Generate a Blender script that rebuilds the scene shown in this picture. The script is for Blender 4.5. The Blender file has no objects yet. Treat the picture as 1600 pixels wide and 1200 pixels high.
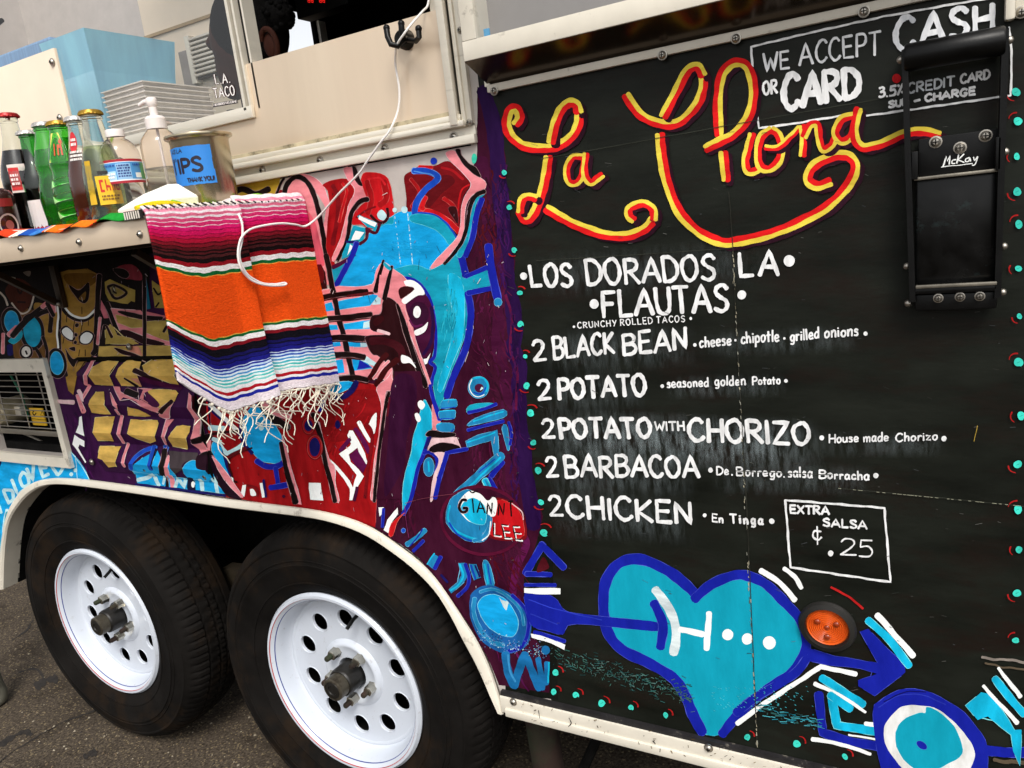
import bpy, bmesh, math, random
from mathutils import Vector, Matrix
from mathutils.geometry import tessellate_polygon
R_ = math.radians
random.seed(7)
S = bpy.context.scene
C = S.collection
# ------------------------------------------------------------------ camera
EYE = Vector((0, -1, 1.26))
FPX = 1180.0
AX = Vector((0.87242353, 0.00658511, -0.48870627))     # world X in lens axes (right, down, forward)
AY = Vector((0.47508004, -0.24626318, 0.84478009))     # world Y (into the trailer)
AZ = Vector((-0.11478739, -0.96918063, -0.21797424))   # world Z (up)
cam_d = bpy.data.cameras.new('camera'); cam = bpy.data.objects.new('camera', cam_d); C.objects.link(cam)
right = Vector((AX.x, AY.x, AZ.x)); up = -Vector((AX.y, AY.y, AZ.y)); back = -Vector((AX.z, AY.z, AZ.z))
M = Matrix((right, up, back)).transposed().to_4x4(); M.translation = EYE
cam.matrix_world = M
cam_d.sensor_width = 36; cam_d.lens = FPX / 1600 * 36; cam_d.clip_start = .02; cam_d.clip_end = 2000
S.camera = cam
# ------------------------------------------------------------------ light
SUN_EL, SUN_AZ = 50, 142
w = bpy.data.worlds.new('World'); S.world = w; w.use_nodes = True
nt = w.node_tree; bg = nt.nodes['Background']
sky = nt.nodes.new('ShaderNodeTexSky'); sky.sky_type = 'NISHITA'; sky.sun_disc = False
sky.sun_elevation = R_(SUN_EL); sky.sun_rotation = R_(SUN_AZ); sky.air_density = 1.0; sky.dust_density = 3.0; sky.ozone_density = 1.0
hs = nt.nodes.new('ShaderNodeHueSaturation'); hs.inputs['Saturation'].default_value = .14
nt.links.new(sky.outputs[0], hs.inputs['Color']); nt.links.new(hs.outputs[0], bg.inputs['Color'])
bg.inputs['Strength'].default_value = .13
sl = bpy.data.lights.new('sun', 'SUN'); sl.energy = 1.5; sl.angle = R_(18); sl.color = (1, .95, .87)
so = bpy.data.objects.new('sun', sl); C.objects.link(so)
az, el = R_(SUN_AZ), R_(SUN_EL)
sd = Vector((math.sin(az) * math.cos(el), math.cos(az) * math.cos(el), math.sin(el)))
so.rotation_euler = sd.to_track_quat('Z', 'Y').to_euler(); so.location = sd * 20
S.view_settings.view_transform = 'Standard'; S.view_settings.look = 'None'
S.view_settings.exposure = .75; S.view_settings.gamma = 1
S.render.resolution_x = 1024; S.render.resolution_y = 768
S.cycles.max_bounces = 8; S.cycles.transparent_max_bounces = 16

# ------------------------------------------------------------------ survey: photo trace -> place on a real plane
def ray(px, py):
    v = Vector((px - 800, py - 600, FPX)); return Vector((AX.dot(v), AY.dot(v), AZ.dot(v)))
def on_y(px, py, y=0.0):
    d = ray(px, py); return EYE + d * ((1 + y) / d.y)
def on_x(px, py, x):
    d = ray(px, py); return EYE + d * (x / d.x)
def on_z(px, py, z):
    d = ray(px, py); return EYE + d * ((z - EYE.z) / d.z)

# ------------------------------------------------------------------ materials
def lin(h, k=1.0):
    h = h.lstrip('#'); o = []
    for i in (0, 2, 4):
        c = int(h[i:i + 2], 16) / 255
        o.append(min(.9, k * (c / 12.92 if c <= .04045 else ((c + .055) / 1.055) ** 2.4)))
    return (*o, 1)
MATS = {}
def mat(name, hexc, rough=.5, metal=0, var=.12, vscale=30, bump=0, bscale=200, spec=.5, k=1.0, trans=0, ior=1.45, stretch=(1, 1, 1), coat=0,
        dirt=None, dscale=6, damt=.5, dlo=.5, emit=None):
    if name in MATS: return MATS[name]
    m = bpy.data.materials.new(name); m.use_nodes = True; MATS[name] = m
    n, l = m.node_tree.nodes, m.node_tree.links
    b = n['Principled BSDF']
    b.inputs['Roughness'].default_value = rough; b.inputs['Metallic'].default_value = metal
    b.inputs['Specular IOR Level'].default_value = spec; b.inputs['IOR'].default_value = ior
    b.inputs['Transmission Weight'].default_value = trans; b.inputs['Coat Weight'].default_value = coat
    col = lin(hexc, k)
    tc = n.new('ShaderNodeTexCoord'); mp = n.new('ShaderNodeMapping'); mp.inputs['Scale'].default_value = stretch
    l.new(tc.outputs['Object'], mp.inputs['Vector'])
    cur = None
    if var or dirt:
        nz = n.new('ShaderNodeTexNoise'); nz.inputs['Scale'].default_value = vscale; nz.inputs['Detail'].default_value = 6
        nz.inputs['Roughness'].default_value = .6
        l.new(mp.outputs[0], nz.inputs['Vector'])
        rp = n.new('ShaderNodeValToRGB')
        rp.color_ramp.elements[0].position = .3; rp.color_ramp.elements[1].position = .72
        rp.color_ramp.elements[0].color = tuple(max(0, c * (1 - 1.3 * var)) for c in col[:3]) + (1,)
        rp.color_ramp.elements[1].color = tuple(min(.92, c * (1 + var) + .012 * var) for c in col[:3]) + (1,)
        l.new(nz.outputs['Fac'], rp.inputs['Fac']); cur = rp.outputs[0]
        if dirt:
            d = n.new('ShaderNodeTexNoise'); d.inputs['Scale'].default_value = dscale; d.inputs['Detail'].default_value = 9; d.inputs['Roughness'].default_value = .7
            l.new(mp.outputs[0], d.inputs['Vector'])
            r2 = n.new('ShaderNodeValToRGB'); r2.color_ramp.elements[0].position = dlo; r2.color_ramp.elements[1].position = dlo + .15
            r2.color_ramp.elements[0].color = (0, 0, 0, 1); r2.color_ramp.elements[1].color = (damt, damt, damt, 1)
            l.new(d.outputs['Fac'], r2.inputs['Fac'])
            mx = n.new('ShaderNodeMix'); mx.data_type = 'RGBA'
            l.new(r2.outputs[0], mx.inputs[0]); l.new(cur, mx.inputs[6]); mx.inputs[7].default_value = lin(dirt)
            cur = mx.outputs[2]
        l.new(cur, b.inputs['Base Color'])
    else:
        b.inputs['Base Color'].default_value = col
    if bump:
        nb = n.new('ShaderNodeTexNoise'); nb.inputs['Scale'].default_value = bscale; nb.inputs['Detail'].default_value = 4
        l.new(mp.outputs[0], nb.inputs['Vector'])
        bp = n.new('ShaderNodeBump'); bp.inputs['Strength'].default_value = bump; bp.inputs['Distance'].default_value = .002
        l.new(nb.outputs['Fac'], bp.inputs['Height']); l.new(bp.outputs[0], b.inputs['Normal'])
    if emit:
        b.inputs['Emission Color'].default_value = lin(emit[0]); b.inputs['Emission Strength'].default_value = emit[1]
    return m
def paint(hexc):      # brushed enamel: one material per colour
    v = {'#f4f6f4': .07, '#0f9cb6': .1, '#15209c': .18}.get(hexc, .3)
    return mat('paint_' + hexc[1:], hexc, rough=.55, var=v, vscale=22, bump=.16, bscale=150, stretch=(1.6, 1, .55) if sum(hexc.encode()) % 2 else (.6, 1, 1.8), k=.92, spec=.07)
def brushed_white(hexc):    # thin hand-laid lettering enamel
    return mat('lettering_' + hexc[1:], hexc, rough=.55, var=.3, vscale=70, bump=.15, bscale=160, stretch=(1.6, 1, .5), spec=.1)
HALO = {}

# ------------------------------------------------------------------ mesh builder
class MB:
    def __init__(s): s.v = []; s.f = []; s.mi = []; s.mats = []; s.smooth = []
    def m(s, m):
        if m not in s.mats: s.mats.append(m)
        return s.mats.index(m)
    def add(s, vs, fs, m, smooth=False):
        o = len(s.v); s.v += [tuple(x) for x in vs]; i = s.m(m)
        for f in fs: s.f.append([o + k for k in f]); s.mi.append(i); s.smooth.append(smooth)
    def box(s, a, b, m, bev=0):
        x0, x1 = sorted((a[0], b[0])); y0, y1 = sorted((a[1], b[1])); z0, z1 = sorted((a[2], b[2]))
        if not bev:
            v = [(x, y, z) for x in (x0, x1) for y in (y0, y1) for z in (z0, z1)]
            s.add(v, [(0, 1, 3, 2), (4, 6, 7, 5), (0, 4, 5, 1), (2, 3, 7, 6), (0, 2, 6, 4), (1, 5, 7, 3)], m); return
        bm = bmesh.new(); bmesh.ops.create_cube(bm, size=1)
        for q in bm.verts: q.co = Vector(((x0 + x1) / 2 + q.co.x * (x1 - x0), (y0 + y1) / 2 + q.co.y * (y1 - y0), (z0 + z1) / 2 + q.co.z * (z1 - z0)))
        bmesh.ops.bevel(bm, geom=bm.edges[:], offset=bev, segments=2, affect='EDGES', profile=.6)
        s.bm(bm, m, True)
    def bm(s, bm, m, smooth=False):
        bm.verts.index_update()
        s.add([v.co[:] for v in bm.verts], [[v.index for v in f.verts] for f in bm.faces], m, smooth); bm.free()
    def prism(s, pts, y0, y1, m, holes=()):          # polygon in the xz plane, extruded along y
        loops = [[Vector((p[0], p[1], 0)) for p in pts]] + [[Vector((p[0], p[1], 0)) for p in h] for h in holes]
        tri = tessellate_polygon(loops); flat = [p for lp in loops for p in lp]; n = len(flat)
        v = [(p.x, y0, p.y) for p in flat] + [(p.x, y1, p.y) for p in flat]
        f = [tuple(t) for t in tri] + [tuple(n + k for k in reversed(t)) for t in tri]
        o = 0
        for lp in loops:
            k = len(lp)
            for i in range(k): a, b = o + i, o + (i + 1) % k; f.append((a, b, b + n, a + n))
            o += k
        s.add(v, f, m)
    def tube(s, path, r, m, n=10, cap=True):
        path = [Vector(p) for p in path]; vs = []; fs = []; N = len(path)
        t0 = (path[1] - path[0]).normalized(); nrm = t0.orthogonal().normalized()
        for i, p in enumerate(path):
            t = (path[min(i + 1, N - 1)] - path[max(i - 1, 0)])
            t = t.normalized() if t.length > 1e-9 else t0
            nrm = (nrm - t * nrm.dot(t)); nrm = nrm.normalized() if nrm.length > 1e-6 else t.orthogonal().normalized()
            bn = t.cross(nrm); rr = r(i / (N - 1)) if callable(r) else r
            for k in range(n):
                a = 2 * math.pi * k / n; vs.append(p + nrm * math.cos(a) * rr + bn * math.sin(a) * rr)
        for i in range(N - 1):
            for k in range(n): k2 = (k + 1) % n; fs.append((i * n + k, i * n + k2, (i + 1) * n + k2, (i + 1) * n + k))
        if cap: fs.append(tuple(range(n))[::-1]); fs.append(tuple((N - 1) * n + k for k in range(n)))
        s.add(vs, fs, m, True)
    def lathe(s, prof, m, c=(0, 0, 0), axis='z', n=40, a0=0, a1=2 * math.pi, rad=None, mats=None):
        # prof: (radius, height) ; axis z = up, axis y = into the wall
        full = abs(a1 - a0 - 2 * math.pi) < 1e-6; K = n if full else n + 1; vs = []
        for (r, h) in prof:
            for k in range(K):
                a = a0 + (a1 - a0) * k / n; rr = rad(r, h, k) if rad else r
                if axis == 'z': vs.append((c[0] + rr * math.cos(a), c[1] + rr * math.sin(a), c[2] + h))
                else: vs.append((c[0] + rr * math.cos(a), c[1] + h, c[2] + rr * math.sin(a)))
        for i in range(len(prof) - 1):
            fs = []
            for k in range(n):
                k2 = (k + 1) % K if full else k + 1
                f = (i * K + k, i * K + k2, (i + 1) * K + k2, (i + 1) * K + k); fs.append(f if axis == 'z' else f[::-1])
            if i == 0: s.add(vs, fs, mats[i] if mats else m, True); base = len(s.v) - len(vs)
            else:
                mi = s.m(mats[i] if mats else m)
                for f in fs: s.f.append([base + q for q in f]); s.mi.append(mi); s.smooth.append(True)
    def ball(s, c, r, m, seg=16, sc=(1, 1, 1), rot=None):
        bm = bmesh.new(); bmesh.ops.create_uvsphere(bm, u_segments=seg, v_segments=seg // 2 + 2, radius=r)
        for v in bm.verts:
            q = Vector((v.co.x * sc[0], v.co.y * sc[1], v.co.z * sc[2]))
            if rot: q = rot @ q
            v.co = q + Vector(c)
        s.bm(bm, m, True)
    def build(s, name, parent=None, label=None, fix=True, auto=None):
        me = bpy.data.meshes.new(name); me.from_pydata(s.v, [], s.f)
        for m in s.mats: me.materials.append(m)
        me.polygons.foreach_set('material_index', s.mi); me.polygons.foreach_set('use_smooth', s.smooth)
        me.update()
        if fix:
            bm = bmesh.new(); bm.from_mesh(me); bmesh.ops.remove_doubles(bm, verts=bm.verts, dist=1e-6)
            bmesh.ops.recalc_face_normals(bm, faces=bm.faces); bm.to_mesh(me); bm.free()
        if any(s.smooth): me.set_sharp_from_angle(angle=R_(auto or 38))
        o = bpy.data.objects.new(name, me); C.objects.link(o)
        if parent: o.parent = parent; o.matrix_parent_inverse = parent.matrix_world.inverted()
        if label: o['label'] = label
        return o
def tag(o, label, cat, group=None):
    o['label'] = label; o['category'] = cat
    if group: o['group'] = group
    return o
def thing(name, loc, label, cat, group=None):
    o = bpy.data.objects.new(name, None); C.objects.link(o); o.location = loc; o.empty_display_size = .05
    o.matrix_world = Matrix.Translation(loc)
    return tag(o, label, cat, group)

# ------------------------------------------------------------------ drawing: brush strokes and painted areas
def smooth(pts, closed=False, n=6):
    if len(pts) < 3: return [tuple(p) for p in pts]
    P = [Vector((p[0], p[1])) for p in pts]; N = len(P); out = []
    for i in range(N if closed else N - 1):
        if closed: a, b, c, d = P[i - 1], P[i], P[(i + 1) % N], P[(i + 2) % N]
        else: a, b, c, d = P[max(i - 1, 0)], P[i], P[i + 1], P[min(i + 2, N - 1)]
        for k in range(n):
            t = k / n; t2, t3 = t * t, t * t * t
            out.append(tuple(.5 * (2 * b + (c - a) * t + (2 * a - 5 * b + 4 * c - d) * t2 + (3 * b - a - 3 * c + d) * t3)))
    if not closed: out.append(tuple(P[-1]))
    return out
def dens(pts, closed=False, step=6):
    out = []; N = len(pts)
    for i in range(N if closed else N - 1):
        a, b = Vector(pts[i][:2]), Vector(pts[(i + 1) % N][:2]); k = max(1, int((b - a).length / step))
        for j in range(k): out.append(tuple(a.lerp(b, j / k)))
    if not closed: out.append(tuple(pts[-1][:2]))
    return out
def wob(pts, amp):
    ph = [random.uniform(0, 6.28) for _ in range(4)]; s = 0; out = []
    for i, p in enumerate(pts):
        if i: s += math.hypot(p[0] - pts[i - 1][0], p[1] - pts[i - 1][1])
        out.append((p[0] + amp * (math.sin(s * .11 + ph[0]) + .6 * math.sin(s * .31 + ph[1])), p[1] + amp * (math.sin(s * .13 + ph[2]) + .6 * math.sin(s * .27 + ph[3]))))
    return out
class Art:
    """painted areas laid as real coats on a surface; place(u, v, lift) puts trace coordinates on that surface"""
    def __init__(s, base=.0006, place=None, matf=paint, step=3e-6):
        s.mb = MB(); s.lift = base; s.step = step; s.cx = (0, 0, 1); s.matf = matf; s.halo = 0; s.rag = .06
        s.place = place or (lambda u, v, h: on_y(u, v, -h))
    def at(s, ox, oy, k): s.cx = (ox, oy, k); return s
    def T(s, pts): ox, oy, k = s.cx; return [(ox + p[0] / k, oy + p[1] / k) for p in pts]
    def fill(s, col, pts, curve=True, amp=.35):
        p = s.T(pts)
        p = smooth(p, True, 5) if curve else dens(p, True, 8)
        if amp: p = wob(p, amp)
        if s.halo and col in HALO: cx = s.cx; s.cx = (0, 0, 1); h_ = s.halo; s.halo = 0; s.line(HALO[col], p[::2] + [p[0]], random.uniform(.9, 1.6), False, amp=.15); s.halo = h_; s.cx = cx
        tri = tessellate_polygon([[Vector((q[0], q[1], 0)) for q in p]])
        s.lift += s.step
        s.mb.add([s.place(q[0], q[1], s.lift) for q in p], [tuple(t) for t in tri], s.matf(col))
    def grid(s, col, u0, v0, u1, v1, n=12, wav=0):
        s.lift += s.step; ps = []
        for i in range(n + 1):
            u = u0 + (u1 - u0) * i / n; ps += [s.place(u, v0 + wav * math.sin(i * 1.7), s.lift), s.place(u, v1 + wav * math.sin(i * 1.1), s.lift)]
        s.mb.add(ps, [(2 * i, 2 * i + 2, 2 * i + 3, 2 * i + 1) for i in range(n)], s.matf(col))
    def ell(s, col, c, rx, ry, rot=0, amp=.25):
        a = R_(rot); pts = []
        for i in range(24):
            t = 2 * math.pi * i / 24; x, y = rx * math.cos(t), ry * math.sin(t)
            pts.append((c[0] + x * math.cos(a) - y * math.sin(a), c[1] + x * math.sin(a) + y * math.cos(a)))
        s.fill(col, pts, True, amp)
    def dot(s, col, x, y, r): cx = s.cx; s.cx = (0, 0, 1); s.ell(col, (cx[0] + x / cx[2], cx[1] + y / cx[2]), r, r * 1.05, 0, .2); s.cx = cx
    def line(s, col, pts, w, curve=True, off=0, taper=(1, 1), amp=.3, raw=False, closed=False):
        p = pts if raw else s.T(pts)
        if closed: p = p + [p[0]]
        if s.halo and col in HALO and w > 3: h_ = s.halo; s.halo = 0; st_ = random.getstate(); s.line(HALO[col], p, w + .9, curve, off, taper, 0, True); random.setstate(st_); s.halo = h_
        p = smooth(p, False, 7) if curve and len(p) > 2 else dens(p, False, 5)
        q = [p[0]]
        for t in p[1:]:
            if math.hypot(t[0] - q[-1][0], t[1] - q[-1][1]) > .05: q.append(t)
        p = q
        if len(p) < 2: return
        if amp: p = wob(p, amp)
        N = len(p); vs = []; ph = random.uniform(0, 6)
        s.lift += s.step
        for i, a in enumerate(p):
            t = Vector(p[min(i + 1, N - 1)]) - Vector(p[max(i - 1, 0)])
            t = t.normalized() if t.length > 1e-6 else Vector((1, 0)); nn = Vector((t.y, -t.x))     # left of travel, as seen
            f = i / (N - 1); hw = w / 2 * (taper[0] + (taper[1] - taper[0]) * f) * (1 + s.rag * (math.sin(i * .5 + ph) + .7 * math.sin(i * 1.3 + 2 * ph)))
            c0 = Vector(a) + nn * off; h = s.lift + s.step * .9 * f
            L, Rr = c0 + nn * hw, c0 - nn * hw
            if i == 0: cap0 = [(c0 + (-t * math.sin(g) * .65 + nn * math.cos(g)) * hw) for g in (math.pi / 4, math.pi / 2, 3 * math.pi / 4)]
            if i == N - 1: cap1 = [(c0 + (t * math.sin(g) * .65 + nn * math.cos(g)) * hw) for g in (math.pi / 4, math.pi / 2, 3 * math.pi / 4)]
            vs.append(s.place(L.x, L.y, h)); vs.append(s.place(Rr.x, Rr.y, h))
        fs = [(2 * i, 2 * i + 1, 2 * i + 3, 2 * i + 2) for i in range(N - 1)]
        o = len(vs); vs += [s.place(c.x, c.y, s.lift) for c in cap0]; fs.append((0, o, o + 1, o + 2, 1))
        o = len(vs); vs += [s.place(c.x, c.y, s.lift + s.step * .9) for c in cap1]; e = 2 * (N - 1); fs.append((e, e + 1, o + 2, o + 1, o))
        s.mb.add(vs, fs, s.matf(col))
    def text(s, col, t, p0, p1, h0, h1=None, w=5, gap=.16, upv=None, slant=0, jit=1, inset=None):
        h1 = h1 or h0; ox, oy, k = s.cx; W = (inset or w) * k; h0 -= W * .8; h1 -= W * .8; dx = p1[0] - p0[0]; dy = p1[1] - p0[1]; L_ = math.hypot(dx, dy); dx /= L_; dy /= L_; q_ = W * .35; sg = -1 if upv is None else 1
        p0 = (p0[0] + dx * q_, p0[1] + dy * q_ + sg * W * .42); p1 = (p1[0] - dx * q_, p1[1] - dy * q_ + sg * W * .42)
        a = Vector((ox + p0[0] / k, oy + p0[1] / k)); b = Vector((ox + p1[0] / k, oy + p1[1] / k)); h0 /= k; h1 /= k
        adv = [GL[c][0] + (gap if c != ' ' else 0) for c in t]; tot = sum(adv) - gap; x = 0
        for c, ad in zip(t, adv):
            gw, strokes = GL[c]
            jy = random.uniform(-.03, .03) * jit; jr = random.uniform(-.04, .04) * jit; js = 1 + random.uniform(-.05, .05) * jit
            for kind, pts in strokes:
                o = []
                for (u, v) in pts:
                    vv = v * js + jy; f = (x + u) / tot; base = a.lerp(b, f); h = h0 + (h1 - h0) * f
                    U = upv or Vector((-(1419 - base.x) / (5842 - base.y), -1))
                    o.append(tuple(base + U * vv * h + (b - a).normalized() * (jr + slant) * vv * h))
                s.line(col, o, w, kind == 'c', raw=True, amp=.12)
            x += ad
    def build(s, name, parent, label=None):
        return s.mb.build(name, parent, label, fix=False)
def G(w, *st): return (w, [(k[0], k[1]) for k in st])
def _p(s):
    out = []
    for part in s.split('|'):
        part = part.strip(); kind = part[0]; v = [float(q) for q in part[1:].replace(',', ' ').split()]
        out.append((kind, [(v[i] / 100, v[i + 1] / 100) for i in range(0, len(v), 2)]))
    return out
GL = {k: (w_, _p(d)) for k, w_, d in [
 ('A', .72, 'l 0 0 38 100 72 0|l 14 34 62 34'), ('B', .6, 'l 4 0 4 100|c 4 99 40 98 54 78 40 56 6 52|c 6 52 46 50 60 26 42 3 4 1'),
 ('C', .6, 'c 58 84 44 99 22 94 4 62 6 26 26 1 46 4 60 18'), ('D', .62, 'l 4 0 4 100|c 4 99 36 96 60 66 58 28 34 4 4 1'),
 ('E', .54, 'l 52 99 4 99 4 1 54 1|l 4 52 46 52'), ('F', .54, 'l 54 98 4 98 4 0|l 4 52 44 52'), ('G', .64, 'c 58 84 44 99 20 94 4 58 8 20 30 1 54 10 60 38|l 60 42 38 42'),
 ('H', .6, 'l 4 0 4 100|l 58 0 58 100|l 4 50 58 52'), ('I', .12, 'l 6 0 6 100'), ('K', .58, 'l 4 0 4 100|l 54 98 8 46 58 0'), ('L', .52, 'l 4 100 4 2 52 4'),
 ('M', .8, 'l 0 0 12 100 40 30 66 100 80 0'), ('N', .62, 'l 4 0 4 98 56 2 58 100'), ('O', .66, 'c 34 99 8 82 2 46 18 6 42 2 62 32 62 70 46 96 32 99'),
 ('P', .54, 'l 4 0 4 100|c 4 99 42 96 54 74 42 50 4 46'), ('R', .6, 'l 4 0 4 100|c 4 99 42 96 54 76 40 54 6 48|l 22 48 60 0'),
 ('S', .56, 'c 54 84 38 99 14 92 8 72 26 54 50 38 52 14 30 0 2 12'), ('T', .62, 'l 0 98 62 98|l 31 98 31 0'), ('U', .6, 'c 4 100 4 40 12 8 32 0 52 12 58 44 58 100'),
 ('V', .62, 'l 0 100 31 0 62 100'), ('W', .84, 'l 0 100 20 0 42 72 62 0 84 100'), ('X', .6, 'l 0 0 60 100|l 0 100 60 0'), ('Y', .58, 'l 0 100 28 48|l 58 100 20 0'),
 ('Z', .62, 'l 2 98 60 98 2 2 62 2'), ('2', .5, 'c 4 78 16 98 38 96 46 74 34 44 2 2|l 2 2 52 4'), ('3', .46, 'c 4 94 30 100 42 80 30 58 14 54|c 14 54 44 46 44 14 20 0 0 10'),
 ('5', .5, 'l 50 98 12 96 8 56|c 8 56 36 62 50 34 38 4 2 2'), ('.', .1, 'l 4 0 6 4'), (',', .1, 'l 6 4 2 -12'), ('-', .3, 'l 2 42 30 44'), ('!', .12, 'l 8 100 6 30|l 5 2 6 6'),
 ('%', .5, 'l 2 0 46 100|l 8 92 12 80|l 38 24 42 12'), (' ', .34, 'l 0 0 0 0'), ('·', .16, 'l 7 28 9 32'), (':', .1, 'l 4 10 6 14|l 4 50 6 54'),
 ('a', .42, 'c 38 52 20 60 4 40 6 8 22 2 36 24 38 58|c 38 58 36 16 42 0'), ('c', .38, 'c 36 50 20 60 4 36 8 6 24 0 38 12'), ('d', .44, 'c 38 50 18 58 2 32 8 4 26 4 38 28|l 40 104 38 0'),
 ('e', .4, 'c 4 28 36 34 30 56 12 56 2 28 12 2 38 8'), ('g', .42, 'c 36 50 20 60 4 36 10 6 26 6 38 34|c 38 58 38 4 30 -30 6 -28'), ('h', .42, 'l 4 104 4 0|c 4 30 20 58 36 50 38 0'),
 ('i', .1, 'l 5 56 5 0|l 5 78 5 82'), ('l', .12, 'l 5 104 6 0'), ('m', .64, 'l 4 58 4 0|c 4 34 20 60 32 46 32 0|c 32 34 48 60 60 46 60 0'), ('n', .42, 'l 4 58 4 0|c 4 34 20 60 36 50 38 0'),
 ('o', .42, 'c 20 58 4 42 6 10 22 0 38 18 36 50 18 58'), ('p', .42, 'l 4 56 4 -36|c 4 36 22 60 38 40 34 8 6 6'), ('r', .3, 'l 4 58 4 0|c 4 34 16 56 30 52'),
 ('s', .34, 'c 32 52 14 60 8 42 28 28 26 4 2 4'), ('t', .34, 'l 16 92 16 0|l 0 58 34 60'), ('u', .42, 'c 4 58 4 14 18 0 36 18 38 58|l 38 58 40 0'),
 ('z', .4, 'l 2 56 36 56 2 2 40 2'), ('K', .58, 'l 4 0 4 100|l 54 98 8 46 58 0'), ('y', .42, 'l 2 58 20 4|l 40 58 14 -34')]}
# ------------------------------------------------------------------ the mural (traced by hand, painted coat over coat)
BLK, WHT, PNK, PK2, BLU, CYN, TEA, STB, DBL, NVY = '#140708', '#f4f6f4', '#f58c94', '#f6c4c8', '#0ea2e2', '#10b4dc', '#0f98b4', '#1d7fb2', '#15209c', '#141058'
RED, BRD, DRD, MAR, PLM, PUR, VIO, TAN, GLD, GRY = '#9c0c12', '#c2121a', '#760a12', '#30060a', '#430a30', '#3a0824', '#26083e', '#a67f38', '#e0b65c', '#463c40'
MNT, RD2, PBL, BRN, PU2, BEL = '#3fd8c4', '#a81c1c', '#bfe4f4', '#5c2810', '#360a3c', '#1346b4'
HALO.update({BLK: '#a88488', PNK: '#f8ccd0', BLU: '#8ad6f0', CYN: '#8ae4f0', TEA: '#58c4d4', STB: '#6ab8dc', DBL: '#4a56c4', GLD: '#f4dca0', '#b89e50': '#d8c890', MAR: '#7c3a44', '#26050a': '#b08890', '#150404': '#9c7478', BEL: '#5a8ad8', '#240610': '#d8b4a4', '#0f9cb6': '#60c8d8', RED: '#c04a48', BRD: '#d86058'})
A = Art(.0003, step=2e-6); A.halo = 1; f, l, el_, at = A.fill, A.line, A.ell, A.at
at(0, 0, 1)
f(PU2, [(-60, 340), (230, 340), (350, 400), (356, 560), (356, 777), (283, 768), (217, 760), (139, 750), (108, 748), (87, 748), (63, 752), (43, 763), (28, 780), (16, 803), (9, 834), (4, 877), (2, 918), (-60, 918)], False)
f('#10130e', [(800, 840), (862, 838), (872, 1094), (790, 1082), (790, 1060)], False)
f(PUR, [(545, 440), (620, 400), (718, 300), (745, 250), (746, 135), (770, 150), (782, 200), (790, 247), (792, 313), (797, 347), (805, 408), (802, 437), (812, 470), (813, 503), (817, 522), (812, 542), (823, 572), (819, 600), (820, 613), (823, 635), (822, 663), (827, 693), (828, 722), (834, 750), (838, 770), (843, 785), (848, 807), (845, 823), (838, 850), (819, 900), (818, 925), (819, 950), (830, 987), (847, 1013), (859, 1025), (858, 1083), (780, 1070), (760, 1024), (730, 972), (690, 915), (655, 872), (625, 850), (580, 821), (570, 800), (580, 650)], False)
l(VIO, [(756, 140), (772, 200), (777, 250), (783, 320), (790, 400), (792, 437), (800, 470), (805, 520), (802, 545), (812, 575), (810, 610), (812, 660), (818, 700), (822, 745), (832, 800), (834, 822)], 24)
l(PLM, [(752, 250), (760, 330), (775, 400), (780, 470), (778, 540), (790, 600), (795, 680), (800, 760)], 20)
l('#5c0e3a', [(790, 460), (800, 500), (797, 545), (808, 580), (806, 640)], 4)
l('#5c1046', [(812, 830), (822, 850), (806, 890), (800, 940)], 12)
f(RED, [(330, 640), (420, 615), (480, 595), (560, 595), (601, 605), (600, 650), (592, 720), (586, 824), (500, 798), (430, 788), (345, 775), (330, 700)], False)
f('#84090f', [(500, 620), (590, 610), (596, 650), (560, 680), (520, 690), (498, 660)])
def streaks(cols, box, n, ang, ln=(10, 34), wd=(1.2, 4), curl=.4):
    st = A.step; A.step = 8e-7; cx = A.cx; A.cx = (0, 0, 1)
    for k in range(n):
        x, y = random.uniform(box[0], box[2]), random.uniform(box[1], box[3])
        if 640 < x < 800 and y > 880 and y > (898 if x < 680 else 915 + (x - 690) * 1.4 if x < 730 else 971 + (x - 730) * 1.78 if x < 759 else 1022 + (x - 759) * 2.6) - 32: continue
        a = R_(ang(x, y) if callable(ang) else ang) + random.gauss(0, .18); L = random.uniform(*ln); b = random.uniform(-curl, curl)
        A.line(random.choice(cols), [(x, y), (x + math.cos(a) * L / 2, y + math.sin(a) * L / 2), (x + math.cos(a + b) * L, y + math.sin(a + b) * L)], random.uniform(*wd), taper=(1, .4), amp=.2)
    A.step = st; A.cx = cx
streaks(['#44092c', '#2e061e', '#4c0c30', '#3a0a22', '#52103a'], (735, 430, 790, 760), 170, lambda x, y: 80 + 20 * math.sin(y * .03))
streaks(['#44092c', '#2e061e', '#5a0e1c', '#4a0812'], (742, 260, 775, 440), 70, 82)
streaks(['#2e0a4a', '#1e0632', '#3a0e50', '#421048'], (775, 250, 793, 440), 60, 84, (12, 30)); streaks(['#2e0a4a', '#1e0632', '#421048'], (798, 470, 812, 800), 80, 86, (10, 26))
streaks(['#2e061e', '#4a0a2c', '#3a0620'], (600, 620, 650, 820), 90, 98, (20, 50)); streaks(['#4c0c40', '#5c1046', '#3a0a2a'], (700, 930, 815, 1060), 90, 60); streaks(['#50061a', '#440a2a'], (760, 830, 815, 940), 70, 70)
streaks(['#8c0a10', '#a81018', '#84080e', '#940c14'], (500, 610, 585, 700), 50, 110); streaks(['#300838', '#420c48', '#280632'], (90, 640, 140, 740), 60, 75)
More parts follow.
